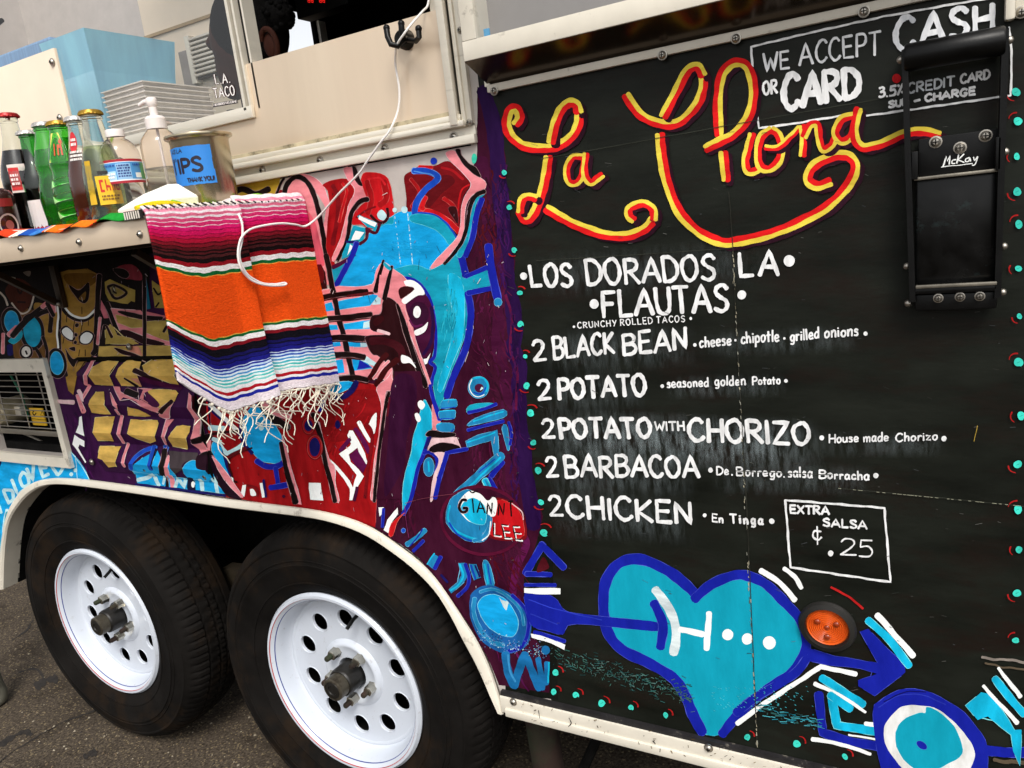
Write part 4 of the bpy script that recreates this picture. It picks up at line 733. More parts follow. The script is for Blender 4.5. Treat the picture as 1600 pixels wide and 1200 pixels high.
# ------------------------------------------------------------------ ground
def ground():
    b = MB(); m = mat('asphalt', '#4a4137', rough=.92, var=.6, vscale=140, bump=.8, bscale=330, spec=.12, dirt='#241e18', dscale=3.4, damt=.85, dlo=.5)
    n, lk = m.node_tree.nodes, m.node_tree.links                      # pale grit in the binder
    bs = n['Principled BSDF']; src = bs.inputs['Base Color'].links[0].from_socket
    tc = n.new('ShaderNodeTexCoord'); vo = n.new('ShaderNodeTexVoronoi'); vo.inputs['Scale'].default_value = 250; lk.new(tc.outputs['Object'], vo.inputs['Vector'])
    sp = n.new('ShaderNodeSeparateColor'); lk.new(vo.outputs['Color'], sp.inputs[0])
    r = n.new('ShaderNodeValToRGB'); r.color_ramp.elements[0].position = .9; r.color_ramp.elements[1].position = .97; r.color_ramp.elements[1].color = (.5, .5, .5, 1); lk.new(sp.outputs[0], r.inputs[0])
    mx = n.new('ShaderNodeMix'); mx.data_type = 'RGBA'; lk.new(r.outputs[0], mx.inputs[0]); lk.new(src, mx.inputs[6]); mx.inputs[7].default_value = lin('#948466'); lk.new(mx.outputs[2], bs.inputs['Base Color'])
    b.add([(-400, -400, 0), (400, -400, 0), (400, 400, 0), (-400, 400, 0)], [(0, 1, 2, 3)], m)
    o = b.build('ground'); o['kind'] = 'structure'
ground()
def grit():
    b = MB(); ms = [mat('grit_%s' % n, h, rough=.9, var=.3) for n, h in (('pale', '#8c8270'), ('brown', '#5c4c3a'), ('dark', '#2c2620'))]
    for k in range(700):
        p = on_z(random.uniform(-20, 420), random.uniform(925, 1230), 0)
        if p.y > 1.2: continue
        r = random.choice([.0015, .0018, .002, .0025, .003, .0045]); vs = [p + Vector((x * r * random.uniform(.7, 1.3), y * r * random.uniform(.7, 1.3), z * r * .8)) for x, y, z in ((1, 0, .1), (0, 1, .1), (-1, 0, .1), (0, -1, .1), (.1, .1, 1), (0, 0, -.4))]
        b.add(vs, [(0, 1, 4), (1, 2, 4), (2, 3, 4), (3, 0, 4), (1, 0, 5), (2, 1, 5), (3, 2, 5), (0, 3, 5)], random.choice(ms))
    o = b.build('grit', fix=False); o['kind'] = 'stuff'; tag(o, 'loose grit scattered over the asphalt by the rear wheel', 'grit')
    c = Art(0, step=0, matf=lambda h: mat('tar_' + h[1:], h, rough=.85, var=.4, vscale=60)); c.place = lambda u, v, h: on_z(u, v, .0012 + h); c.step = 2e-5; c.at(0, 0, 1); c.rag = .4
    for q, w_ in (([(0, 1165), (18, 1152), (38, 1144), (48, 1148)], 7), ([(132, 1182), (142, 1178), (151, 1176)], 9), ([(58, 1072), (72, 1063), (86, 1060)], 10), ([(-5, 1192), (30, 1168), (60, 1150), (100, 1128), (150, 1110)], 1.6), ([(20, 1000), (40, 985), (52, 970)], 2), ([(30, 1050), (55, 1045), (70, 1062)], 3)): c.line('#1e1813', q, w_, amp=.6)
    c.build('ground_stains', None)['kind'] = 'structure'
grit()

# ------------------------------------------------------------------ food trailer : shell
E0 = 1.26
T = thing('food_trailer', (-1.0, 0, 0), 'black and purple food trailer painted with a mural, white menu lettering and a blue heart', 'food trailer')
def xz(px, py): p = on_y(px, py); return (p.x, p.z)
arch_out = [xz(*p) for p in smooth([(3, 918), (4, 875), (9, 832), (16, 801), (28, 778), (43, 761), (63, 750), (87, 746), (108, 746), (139, 748), (217, 758), (283, 767), (350, 777), (433, 787), (500, 796), (548, 808), (580, 821), (605, 836), (630, 854), (655, 873), (680, 898), (702, 928), (730, 971), (747, 998), (759, 1022), (770, 1048), (779, 1075), (790, 1111)], False, 4)]
arch_in = [xz(*p) for p in smooth([(11, 918), (12, 880), (15, 842), (21, 812), (35, 788), (54, 768), (76, 757), (105, 755), (150, 760), (217, 769), (283, 779), (350, 789), (433, 799), (500, 808), (545, 820), (580, 835), (613, 856), (645, 880), (673, 906), (690, 926), (709, 958), (726, 993), (744, 1026), (757, 1053), (768, 1078), (782, 1107)], False, 4)]
side_y = 0.0
rows = [E0 - .2095]                      # louvre slat limits (top of each slat)
for p in ((200, 557), (200, 603.5), (200, 650), (200, 693), (230, 742)): rows.append(on_y(*p).z)
LX0, LX1 = on_y(136, 640).x, on_y(336, 700).x
LX0 = -1.705; LX1 = -1.325
def louvre(x, z):
    if not (LX0 < x < LX1 and rows[-1] < z < rows[0]): return 0
    for a, b_ in zip(rows, rows[1:]):
        if b_ <= z <= a:
            m_ = b_ + (a - b_) * .42; return .0125 * (a - z) / (a - m_) + .002 if z > m_ else .002 + .0125 * (z - b_) / (m_ - b_)
    return 0
sp = MB(); BZ = .40; XM = -.575
vent = [xz(-70, 572), xz(66, 572), xz(84, 706), xz(-70, 700)]
vx0, vx1, vz0, vz1 = -2.16, -1.845, E0 - .45, E0 - .235
serv = [(-2.45, E0 + .105), (-.60, E0 + .105), (-.60, 2.58), (-2.45, 2.58)]  # opening heightened out of view so the sun reaches inside
sp.prism([(-2.64, BZ)] + [(arch_out[0][0] - .01, BZ)] + [(a, max(b_, BZ)) for a, b_ in arch_out] + [(XM, BZ), (XM, 2.6), (-2.64, 2.6)], side_y, .02, m_side,
         holes=[serv, [(vx0, vz0), (vx1, vz0), (vx1, vz1), (vx0, vz1)]])
SIDE = sp.build('side_panel', T, fix=False)
mp_ = MB(); uw = [(-.53, E0 + .19), (-.0, E0 + .19), (-.0, 2.3), (-.53, 2.3)]
mp_.prism([(XM, BZ), (1.5, BZ), (1.5, 2.6), (XM, 2.6)], side_y, .02, m_menu, holes=[uw]); MENU = mp_.build('menu_board', T, fix=False)
# shell behind the painted side : ends, roof, floor, far side
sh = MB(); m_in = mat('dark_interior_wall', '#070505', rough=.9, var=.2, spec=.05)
sh.box((-2.64, .44, .46), (1.5, 2.3, .5), m_under); sh.box((-.6, .02, .46), (1.5, .44, .5), m_under); sh.box((-2.64, .02, .81), (-.6, .44, .83), m_under); sh.box((-1.62, .02, 2.56), (1.5, 2.3, 2.6), m_in); sh.box((-2.64, .62, 2.56), (-1.62, 2.3, 2.6), m_in); sh.box((-2.64, 2.28, .5), (1.5, 2.3, 2.56), m_in); sh.box((1.48, .02, .5), (1.5, 2.28, 2.56), m_in)  # roof gap at the left front is made up to let daylight in
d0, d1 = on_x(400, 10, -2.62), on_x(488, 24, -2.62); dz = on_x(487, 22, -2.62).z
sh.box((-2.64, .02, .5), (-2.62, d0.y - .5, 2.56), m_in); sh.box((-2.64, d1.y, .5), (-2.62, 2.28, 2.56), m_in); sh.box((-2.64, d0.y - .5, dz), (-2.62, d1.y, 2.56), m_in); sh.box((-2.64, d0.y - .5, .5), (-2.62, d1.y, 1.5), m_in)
sh.build('shell', T); pe = MB(); pe.box((-2.617, .021, 1.3), (-2.611, .66, 2.55), mat('glass_reflection_grey', '#b8b0aa', rough=.6, var=.05)); pe.build('lit_tone_panel', T)  # pale panel added so the dark end wall looks lit
jm = MB(); j0, j1 = on_x(494, 25, -2.61), on_x(505, 27, -2.61); jm.box((-2.617, j0.y, .6), (-2.60, j1.y, j0.z - .02), m_ivory, .004); jm.build('door_jamb', T)
# wheel well and underside
ww = MB(); aw = arch_in
ww.add([(a, y, b_) for a, b_ in aw for y in (.03, .43)], [(2 * i, 2 * i + 1, 2 * i + 3, 2 * i + 2) for i in range(len(aw) - 1)], m_under)
ww.box((-2.5, .42, .2), (-.6, .46, .9), m_under); ww.box((-2.64, .5, .34), (1.5, .56, .46), m_under); ww.box((-2.64, 1.7, .34), (1.5, 1.76, .46), m_under)
ww.box((-2.4, .46, .2), (1.5, 1.9, .36), m_under)
ww.build('wheel_well', T)
# arch trim
at_ = MB(); n_ = min(len(arch_out), len(arch_in)); no, ni = len(arch_out), len(arch_in); K = 110
def samp(P, t):
    q = t * (len(P) - 1); i = min(int(q), len(P) - 2); g = q - i; return (P[i][0] * (1 - g) + P[i + 1][0] * g, P[i][1] * (1 - g) + P[i + 1][1] * g)
def arclen(P):
    d = [0]
    for a, b_ in zip(P, P[1:]): d.append(d[-1] + math.hypot(a[0] - b_[0], a[1] - b_[1]))
    out = []
    for k in range(K + 1):
        s_ = d[-1] * k / K; i = 0
        while i < len(d) - 2 and d[i + 1] < s_: i += 1
        g = (s_ - d[i]) / max(1e-9, d[i + 1] - d[i]); out.append((P[i][0] * (1 - g) + P[i + 1][0] * g, P[i][1] * (1 - g) + P[i + 1][1] * g))
    return out
ao, ai = arclen(arch_out), arclen(arch_in)
vs, fs = [], []
for (a, b_) in zip(ao, ai):
    o, i_ = Vector(a), Vector(b_); m1 = o.lerp(i_, .25); m2 = o.lerp(i_, .8)
    for (q, y) in ((o, -.004), (o, -.009), (m1, -.013), (m2, -.014), (i_, -.010), (i_, .034), (o.lerp(i_, .85), .034)): vs.append((q.x, y, q.y))
for k in range(K):
    for j in range(6): fs.append((k * 7 + j, k * 7 + j + 1, (k + 1) * 7 + j + 1, (k + 1) * 7 + j))
at_.add(vs, fs, m_ivory, True); ARCH = at_.build('wheel_arch_trim', T)
# bottom trim of the menu board
bt = MB(); bx0 = on_y(783, 1080).x
bz1, bz0 = E0 - .829, E0 - .862
bt.box((bx0 + .002, -.012, bz0), (1.5, .0, bz1), m_ivory, .003); bt.box((bx0 + .012, -.016, bz0 - .004), (1.5, -.002, bz0 + .012), m_ivory, .003)
bt.box((bx0 + .004, -.009, bz1 - .003), (1.5, -.001, bz1 + .008), mat('chipped_sealant', '#1c1a1c', rough=.6, var=.3, vscale=60, dirt='#a8a090', dscale=60, damt=.7, dlo=.6))
BT_DONE = 0
def nicks():
    a = Art(.0166, step=5e-7); a.rag = .3; a.mb = bt
    for k in range(70):
        x = random.uniform(800, 1300); y = 1093 + (x - 800) * .232 + random.uniform(-3, 26); q = random.uniform(1, 5); t = random.uniform(0, 3.1); a.line(random.choice(['#4a3c28', '#2a2018', '#8c7c60', '#6c5c44']), [(x, y), (x + q * math.cos(t), y + q * math.sin(t))], random.uniform(.4, 1.3), amp=0)
    for p in ([(842, 1110), (843, 1122)], [(889, 1122), (893, 1130), (888, 1136)], [(1020, 1158), (1024, 1162)]): a.line('#1c1814', p, 1.3)

nicks(); bt.build('bottom_trim', T, fix=False)
def screw(parent, p, r=.0055, axis='y', name='screw'):
    s = MB(); c0 = Vector(p)
    if axis == 'y': s.lathe([(.0001, -.0042), (r * .55, -.004), (r * .85, -.0026), (r, -.0008), (r * 1.25, -.0006), (r * 1.3, .001)], m_screw, c0, 'y', 14); s.box((c0.x - r * .55, c0.y - .0046, c0.z - r * .1), (c0.x + r * .55, c0.y - .0038, c0.z + r * .1), m_dark); s.box((c0.x - r * .1, c0.y - .0047, c0.z - r * .55), (c0.x + r * .1, c0.y - .0039, c0.z + r * .55), m_dark)
    return s.build(name, parent)
for p in ((802, 1097), (1107, 1169), (1390, 1236)): screw(T, on_y(*p, -.0125))
for p in ((64, 692), (143, 724), (166, 723)): pass
# service window : frame rails round the opening, stainless sliding shutter, glass sash
fr = MB(); zz = lambda r: E0 + r
x0, x1 = -2.5, -.587
fr.box((x0, -.010, zz(.107)), (x1, .0, zz(.120)), m_alu, .002); fr.box((x0, -.004, zz(.120)), (x1, .0, zz(.132)), m_alu)
fr.box((x0, -.018, zz(.132)), (-.598, .0, zz(.141)), m_alu, .003); fr.box((x0, -.014, zz(.141)), (-.605, .02, zz(.150)), m_alu, .002); fr.box((x0, -.007, zz(.150)), (-.62, .03, zz(.157)), mat('dirty_track', '#a89c80', rough=.6, var=.25, vscale=40, dirt='#3a3018', dscale=50, damt=.9, dlo=.52), .001)
for a, b_, y in ((-.625, -.6195, -.007), (-.6195, -.607, -.020), (-.607, -.6035, -.006), (-.6035, -.597, -.012), (-.597, -.588, -.009)): fr.box((a, y, zz(.135)), (b_, .0, 2.4), m_alu, .0015)
FRM = fr.build('window_frame', T)
for p in ((410, 266), (500, 251), (601, 232), (709, 214)): screw(FRM, on_y(*p, -.0045), .006)
for p in ((733, 191), (719, 47)): screw(FRM, on_y(*p, -.0095), .004)
ps = MB(); ps.prism([(-1.245, zz(.150)), (-.622, zz(.150)), (-.622, zz(.299)), (-1.026, zz(.299)), (-1.026, zz(.2135)), (-1.245, zz(.2135))], .004, .012, m_steel); ps.build('sliding_shutter', T)
sr = MB(); sr.box((-.652, .016, zz(.29)), (-.624, .03, 2.35), m_ivory, .003); sr.build('window_rail', T)
# glass sash
gs = MB(); g1 = -1.036; g0 = -1.9
gs.box((-1.39, -.004, zz(.212)), (g1 + .012, .0035, zz(.232)), m_alu, .002)
for a, b_, y, mm in ((g1 - .006, g1 + .000, -.004, m_alu), (g1 + .000, g1 + .006, .008, m_blkst), (g1 + .006, g1 + .0105, -.002, m_alu), (g1 + .0105, g1 + .021, .010, m_blkst), (g1 + .021, g1 + .025, .004, m_alu)): gs.box((a, y, zz(.226)), (b_, .03, 2.35), mm)
SASH = gs.build('window_sash', T)
gp = MB(); gp.add([(g0, .014, zz(.215)), (g1 - .004, .014, zz(.215)), (g1 - .004, .014, 2.35), (g0, .014, 2.35)], [(0, 1, 2, 3)], m_glass); gp.build('glass_pane', SASH, fix=False)
lp = MB()
lp.box((-2.44, .006, zz(.12)), (-1.543, .0125, zz(.428)), m_crm, .001); LPN = lp.build('cream_shutter', T)
for p in ((81, 97), (93, 184)): screw(LPN, on_y(*p, .004), .006)
cr = MB(); cr.box((-1.545, -.001, zz(.157)), (-1.395, .01, zz(.214)), m_crm, .001); cr.box((-1.37, -.001, zz(.157)), (-1.238, .01, zz(.214)), m_crm, .001); cr.box((-1.392, .0, zz(.157)), (-1.373, .009, zz(.214)), mat('lime_green_panel', '#9fc050', rough=.5, var=.15), .001); cr.build('lower_panel', T)
# projecting awning window, upper right
uwf = MB(); yo = -.06; xl, xr = -.558, .01
def loft(b, a, c, m):   # two x positions, same yz section
    n = len(a); vs = [(c[0], y, z) for y, z in a] + [(c[1], y, z) for y, z in a]
    b.add(vs, [(i, (i + 1) % n, n + (i + 1) % n, n + i) for i in range(n)] + [tuple(range(n))[::-1], tuple(range(n, 2 * n))], m)
loft(uwf, [(.0, zz(.181)), (yo, zz(.2065)), (yo, zz(.232)), (yo + .012, zz(.232)), (.0, zz(.2))], (xl, xr), mat('frame_mirrored_dark', '#4c4034', rough=.2, metal=.85, var=.05)); uwf.box((xl, yo - .001, zz(.2072)), (xr, yo + .004, zz(.232)), m_ivory, .001)  # underside coloured dark for the dark scene it mirrors
uwf.box((xl, yo, zz(.2325)), (xl + .022, .0, 2.3), m_ivory, .001); uwf.box((xr - .02, yo, zz(.232)), (xr, .0, 2.3), m_ivory, .001)
uwf.box((xl, -.008, zz(.171)), (xr + .03, .0, zz(.1815)), m_ivory, .0015)
uwf.box((xl - .004, -.006, zz(.18)), (xl + .004, .0, 2.3), m_alu)
UW = uwf.build('awning_window_frame', T)
for p in ((772, 142), (1035, 86), (1150, 60), (1350, 18)): screw(UW, on_y(*p, -.0085), .005)
ug = MB(); ug.add([(xl + .022, yo + .006, zz(.225)), (xr - .02, yo + .006, zz(.225)), (xr - .02, yo + .006, 2.3), (xl + .022, yo + .006, 2.3)], [(0, 1, 2, 3)], m_glass); ug.build('glass_pane', UW, fix=False)
ub = MB(); ub.box((xl + .018, -.02, zz(.2)), (xr - .018, -.014, 2.3), mat('grey_pane_backing', '#8a8480', rough=.6, var=.04)); ub.box((xl + .03, yo + .008, zz(.23)), (xl + .038, yo + .011, zz(.243)), mat('blue_tape', '#4aa0d0', rough=.6)); ub.build('pane_backing', UW)  # grey panel added behind the pane to carry its sky-grey tone
# latch and corner plate, top right
lt = MB(); p = on_y(1577, 15); lt.box((p.x - .0045, -.016, p.z - .012), (p.x + .0045, .0, p.z + .1), m_ivory, .003); lt.build('latch', T)
cp = MB(); p = on_y(1586, 30); cp.box((p.x, -.004, p.z), (p.x + .2, .0, p.z + .2), m_ivory, .001); CPL = cp.build('corner_plate', T); screw(CPL, on_y(1596, 19, -.0045), .005)
# ventilation grille, lower left
vb = MB(); ox0, ox1, oz0, oz1 = -2.25, -1.826, E0 - .475, E0 - .2025
vb.prism([(ox0, oz0), (ox1, oz0), (ox1, oz1), (ox0, oz1)], -.012, .0, m_ivory, holes=[[(vx0, vz0), (vx1, vz0), (vx1, vz1), (vx0, vz1)]])
VENT = vb.build('vent_frame', T, fix=False)
gb = MB(); m_wire = mat('zinc_grille_wire', '#9a948a', rough=.4, metal=.8, var=.1)
for k in range(10): z = vz1 - .010 - k * .0152; gb.tube([(vx0, .004, z), (vx1, .004, z)], .0015, m_wire, 6)
for x in (-2.095, -1.995, -1.9, ): gb.tube([(x, .0065, vz1), (x, .0065, vz1 - .15)], .0016, m_wire, 6)
gb.box((vx0, .006, vz1 - .168), (vx1, .012, vz1 - .155), m_wire, .001); gb.build('grille', VENT)
vi = MB(); vi.box((vx0 - .03, .2, vz0 - .02), (vx1 + .03, .22, vz1 + .02), m_dark)
for a, b_ in (((vx0 - .02, .02, vz0 - .02), (vx0 - .0, .2, vz1 + .02)), ((vx1, .02, vz0 - .02), (vx1 + .02, .2, vz1 + .02)), ((vx0, .02, vz1), (vx1, .2, vz1 + .02)), ((vx0, .02, vz0 - .02), (vx1, .2, vz0))): vi.box(a, b_, m_dark)
vi.build('vent_box', VENT)
mo = MB(); c0 = on_y(18, 640, .06); mo.lathe([(.0001, -.04), (.03, -.04), (.036, -.03), (.036, .03), (.03, .04), (.0001, .04)], mat('motor_metal', '#b0a488', rough=.4, metal=.5), c0, 'y', 20); mo.box((c0.x - .05, c0.y - .01, c0.z - .012), (c0.x + .06, c0.y + .01, c0.z + .012), m_alu, .003); mo.tube([(c0.x + .06, .05, c0.z + .1), (c0.x + .07, .06, c0.z + .04), (c0.x + .09, .05, c0.z - .02)], .003, mat('green_wire', '#0f6a4c')); mo.tube([(c0.x - .02, .05, c0.z - .05), (c0.x + .08, .045, c0.z - .065), (c0.x + .16, .04, c0.z - .08)], .003, m_wire); mo.build('fan_motor', VENT)
lb = MB(); a, b_ = on_y(46, 637, .02), on_y(74, 665, .02); lb.box((a.x, .018, b_.z), (b_.x, .021, a.z), mat('warning_yellow', '#e0b020', rough=.5, var=.05), .0005); LBL = lb.build('warning_label', VENT)
wl = Art(.0202 - .0036, place=lambda u, v, h: on_y(u, v, .0178)); wl.step = 0
wl.place = lambda u, v, h: on_y(u, v, .0176)
wl.at(0, 0, 1); wl.line(BLK, [(53, 641), (51, 645), (53, 649), (56, 646)], 1.6); wl.line(BLK, [(66, 643), (63, 649), (70, 650), (66, 643)], .8, False); wl.line(BLK, [(47, 654), (72, 656)], .8, False); wl.line(BLK, [(48, 658.5), (72, 660.5)], .7, False); wl.build('label_print', LBL)
# louvred hatch under the painted ribs
lv = MB()
for a, b_ in zip(rows, rows[1:]):
    m_ = b_ + (a - b_) * .42; loft(lv, [(0.001, a - .001), (-.0015, a - .001), (-.0135, m_), (-.0015, b_ + .001), (.001, b_ + .001)], (LX0, LX1), m_dark)
HAT = lv.build('louvre_hatch', T)
for p in ((201, 542), (227, 733), (320, 744), (143, 722)): screw(T, on_y(*p, -.004 - .003), .006)
def mural_to_panel(o):
    bm = bmesh.new(); bm.from_mesh(o.data)
    def cut(co, no): bmesh.ops.bisect_plane(bm, geom=bm.verts[:] + bm.edges[:] + bm.faces[:], plane_co=co, plane_no=no, dist=1e-6)
    for a, b_ in zip(rows, rows[1:]): cut((0, 0, a), (0, 0, 1)); cut((0, 0, b_ + (a - b_) * .42), (0, 0, 1)); cut((0, 0, b_ + .0006), (0, 0, 1))
    cut((0, 0, rows[-1]), (0, 0, 1))
    for x in (vx0, vx1): cut((x, 0, 0), (1, 0, 0))
    for z in (vz0, vz1): cut((0, 0, z), (0, 0, 1))
    bmesh.ops.delete(bm, geom=[q for q in bm.faces if vx0 - .2 < q.calc_center_median().x < vx1 and vz0 < q.calc_center_median().z < vz1], context='FACES')
    for x in (LX0, LX0 + .0006, LX1, LX1 - .0006): cut((x, 0, 0), (1, 0, 0))
    for v in bm.verts:
        x, z = v.co.x, v.co.z
        if LX0 + .0003 < x < LX1 - .0003: v.co.y -= louvre(x, z)
    bm.to_mesh(o.data); bm.free()
PAINTING = MURAL.build('mural_painting', SIDE); mural_to_panel(PAINTING)
SCRIPT.build('trailer_name_lettering', MENU); N_.build('menu_lettering', MENU); SAL.build('salsa_price_box', MENU); PAY.build('payment_notice', MENU); HRT.build('heart_painting', MENU); SCF.build('border_dots_and_scuffs', MENU)
# thin chalky wipe marks round the menu lines
def wipes():
    m = bpy.data.materials.new('wiped_chalk'); m.use_nodes = True; n, lk = m.node_tree.nodes, m.node_tree.links
    b = n['Principled BSDF']; b.inputs['Base Color'].default_value = (.42, .5, .52, 1); b.inputs['Roughness'].default_value = .7
    tc = n.new('ShaderNodeTexCoord'); mp = n.new('ShaderNodeMapping'); mp.inputs['Scale'].default_value = (14, 1, 3); lk.new(tc.outputs['Object'], mp.inputs[0])
    nz = n.new('ShaderNodeTexNoise'); nz.inputs['Scale'].default_value = 7; nz.inputs['Detail'].default_value = 8; nz.inputs['Roughness'].default_value = .7; lk.new(mp.outputs[0], nz.inputs['Vector'])
    r = n.new('ShaderNodeValToRGB'); r.color_ramp.elements[0].position = .42; r.color_ramp.elements[1].position = .8; r.color_ramp.elements[1].color = (.62, .62, .62, 1); lk.new(nz.outputs['Fac'], r.inputs[0])
    at_ = n.new('ShaderNodeAttribute'); at_.attribute_name = 'thin'; mu = n.new('ShaderNodeMath'); mu.operation = 'MULTIPLY'; lk.new(r.outputs[0], mu.inputs[0]); lk.new(at_.outputs['Fac'], mu.inputs[1]); lk.new(mu.outputs[0], b.inputs['Alpha'])
    mb = MB(); al = []
    for (x0, y0, x1, y1, hh, s_) in ((845, 672, 1290, 690, 46, 1.0), (825, 425, 1200, 400, 40, .35), (840, 545, 1090, 530, 38, .5), (840, 612, 1010, 600, 36, .45), (850, 735, 1090, 735, 40, .6), (860, 795, 1090, 808, 40, .5), (1090, 535, 1350, 522, 24, .4), (1040, 602, 1230, 598, 20, .5), (1280, 690, 1480, 690, 22, .45), (1110, 745, 1370, 745, 26, .5)):
        s_ *= .62 if s_ < .9 else .9; NX, NY = 18, 8; o = len(mb.v)
        for i in range(NX + 1):
            for j in range(NY + 1):
                u, v = i / NX, j / NY; mb.v.append(tuple(on_y(x0 + (x1 - x0) * u, y0 + (y1 - y0) * u + (v - .4) * 2 * hh, -.0052 - .0002 * (len(al) % 7 > 90)))); al.append(s_ * min(1, 6 * u * (1 - u)) * (math.sin(math.pi * v) ** 1.3))
        k = mb.m(m)
        for i in range(NX):
            for j in range(NY): mb.f.append([o + i * (NY + 1) + j, o + (i + 1) * (NY + 1) + j, o + (i + 1) * (NY + 1) + j + 1, o + i * (NY + 1) + j + 1]); mb.mi.append(k); mb.smooth.append(False)
    # stack the patches on separate coats so none share a plane
    per = 19 * 9
    for i, v in enumerate(mb.v): q = Vector(v); d = q - EYE; y = -.00155 - .00002 * (i // per); mb.v[i] = tuple(EYE + d * ((1 + y) / d.y))
    ob = mb.build('wiped_chalk_marks', MENU, fix=False); a_ = ob.data.attributes.new('thin', 'FLOAT', 'POINT'); a_.data.foreach_set('value', al)
wipes()
# ------------------------------------------------------------------ wheels
def make_wheel(cx, cz, yo, RR=.205, RT=.347, spin=0):
    c0 = Vector((cx, yo, cz)); W = MB()
    fl = RR
    prof = [(fl - .004, .012), (fl, .008), (fl + .002, .0), (fl - .003, -.006), (fl - .0085, -.006), (fl - .0097, -.0045), (fl - .0130, -.0015), (fl - .0160, .0018), (fl - .0173, .0035), (fl - .020, .010), (fl - .023, .022), (fl - .0255, .034), (fl - .0275, .0395), (fl - .030, .042), (fl - .0325, .0405), (fl - .036, .0405), (fl - .039, .042)]
    ms = [m_white] * 16; ms[4] = m_red; ms[7] = m_blu
    W.lathe(prof, m_white, c0, 'y', 96, mats=ms)
    # disc with ten round hand holes
    Ro, Ri = fl - .039, .079; bm = bmesh.new(); y = .042
    def ring(r, n, ox=0, oz=0):
        v = [bm.verts.new((ox + r * math.cos(2 * math.pi * k / n), 0, oz + r * math.sin(2 * math.pi * k / n))) for k in range(n)]
        return [bm.edges.new((v[k], v[(k + 1) % n])) for k in range(n)], v
    bm.free(); cir = lambda r, n, ox=0, oz=0: [(c0.x + ox + r * math.cos(2 * math.pi * q / n), c0.z + oz + r * math.sin(2 * math.pi * q / n)) for q in range(n)]
    holes = [(.128 * math.cos(2 * math.pi * (k + spin) / 10), .128 * math.sin(2 * math.pi * (k + spin) / 10)) for k in range(10)]
    W.prism(cir(Ro, 96), c0.y + y, c0.y + y + .004, m_white, holes=[cir(Ri, 60)] + [cir(.0205, 24, a, b) for a, b in holes])
    for hx, hz in holes: W.lathe([(.0232, -.0002), (.0218, -.0016), (.0205, .0), (.0202, .005)], m_white, c0 + Vector((hx, y, hz)), 'y', 24)
    W.lathe([(Ri, .042), (Ri - .003, .039), (Ri - .009, .034), (Ri - .014, .0335), (Ri - .018, .036), (.044, .037), (.037, .0375), (.035, .042), (.034, .07)], m_white, c0, 'y', 60)
    W.lathe([(Ro + .002, .044), (Ro + .006, .1), (Ro + .004, .2), (.05, .21)], m_under, c0, 'y', 48)
    wh = W.build('wheel', T)
    Ty = MB(); hw = .19
    P = [(fl - .001, .010), (fl + .006, .000), (fl + .020, -.008), (fl + .028, -.0125), (fl + .0285, -.0145), (fl + .031, -.0145), (fl + .0315, -.0135), (fl + .045, -.017), (fl + .068, -.020), (fl + .0705, -.0215), (fl + .0725, -.0215), (fl + .0735, -.0195), (fl + .079, -.0188), (fl + .0805, -.0202), (fl + .082, -.0202), (fl + .083, -.0182), (fl + .088, -.0175), (RT - .036, -.014), (RT - .034, -.0155), (RT - .031, -.0155), (RT - .029, -.012), (RT - .020, -.006), (RT - .012, .004), (RT - .007, .014), (RT - .004, .028), (RT - .002, .040), (RT - .009, .0415), (RT - .009, .047), (RT - .0015, .0485), (RT - .0005, .068), (RT, .078), (RT - .009, .0795), (RT - .009, .086), (RT, .0875), (RT, .104), (RT - .009, .1055), (RT - .009, .112), (RT - .0005, .1135), (RT - .0015, .134), (RT - .009, .1355), (RT - .009, .142), (RT - .002, .1435), (RT - .006, .168), (RT - .02, .186), (RT - .06, .2), (fl + .02, .19), (fl, .18)]
    P = [(r, h if h < .03 else .03 + (h - .03) * .78) for r, h in P]; N = 400
    def rad(r, h, k):
        d = 0
        if -.004 < h < .039 and r > RT - .022: d = .004 if k % 4 == 0 else 0
        elif h > .041 and h < .118 and r > RT - .008: d = .004 if (k + int(h * 90) * 3) % 5 == 0 else 0
        return r - d
    Ty.lathe(P, m_rub, c0, 'y', N, rad=rad); Ty.build('tyre', wh, auto=32)
    Hb = MB(); m_hub = mat('greasy_black_hub', '#14120f', rough=.45, var=.3, spec=.5, bump=.2); m_cap = mat('worn_zinc_cap', '#5c564a', rough=.4, metal=.7, var=.25, vscale=30, dirt='#2a2018', dscale=30, damt=.8, dlo=.5)
    Hb.lathe([(.031, .075), (.031, .004), (.030, .0), (.028, -.002), (.026, -.002)], m_hub, c0, 'y', 40)
    Hb.lathe([(.026, .0), (.0255, -.02), (.025, -.024), (.022, -.026), (.019, -.026)], m_cap, c0, 'y', 40); Hb.lathe([(.019, -.0245), (.018, -.026), (.011, -.027), (.010, -.0245), (.0001, -.0245)], m_hub, c0, 'y', 30); Hb.build('hub', wh)
    for k in range(5):
        a = math.radians(52 + 72 * k); q = c0 + Vector((.057 * math.cos(a), .036, .057 * math.sin(a))); L = MB()
        L.lathe([(.0135, .0), (.0115, -.004), (.0112, -.018), (.0085, -.0195), (.0066, -.0195)], mat('chrome_nut', '#b8b4a8', rough=.25, metal=.95, var=.1), q, 'y', 6); L.lathe([(.0064, -.018), (.0062, -.032), (.005, -.034), (.0001, -.034)], m_rust, q, 'y', 12); L.build('lug_nut', wh)
    V = MB(); a = math.radians(72 if spin else 8); p0 = c0 + Vector((.158 * math.cos(a), .042, .158 * math.sin(a))); V.tube([p0, p0 + Vector((-.006 * math.cos(a), -.022, -.006 * math.sin(a))), p0 + Vector((-.018 * math.cos(a), -.04, -.018 * math.sin(a)))], .004, m_blkst, 8); V.build('valve_stem', wh)
    return wh
make_wheel(-1.893, E0 - .914, .012, spin=.2); make_wheel(-1.083, E0 - .912, .012, spin=.45)
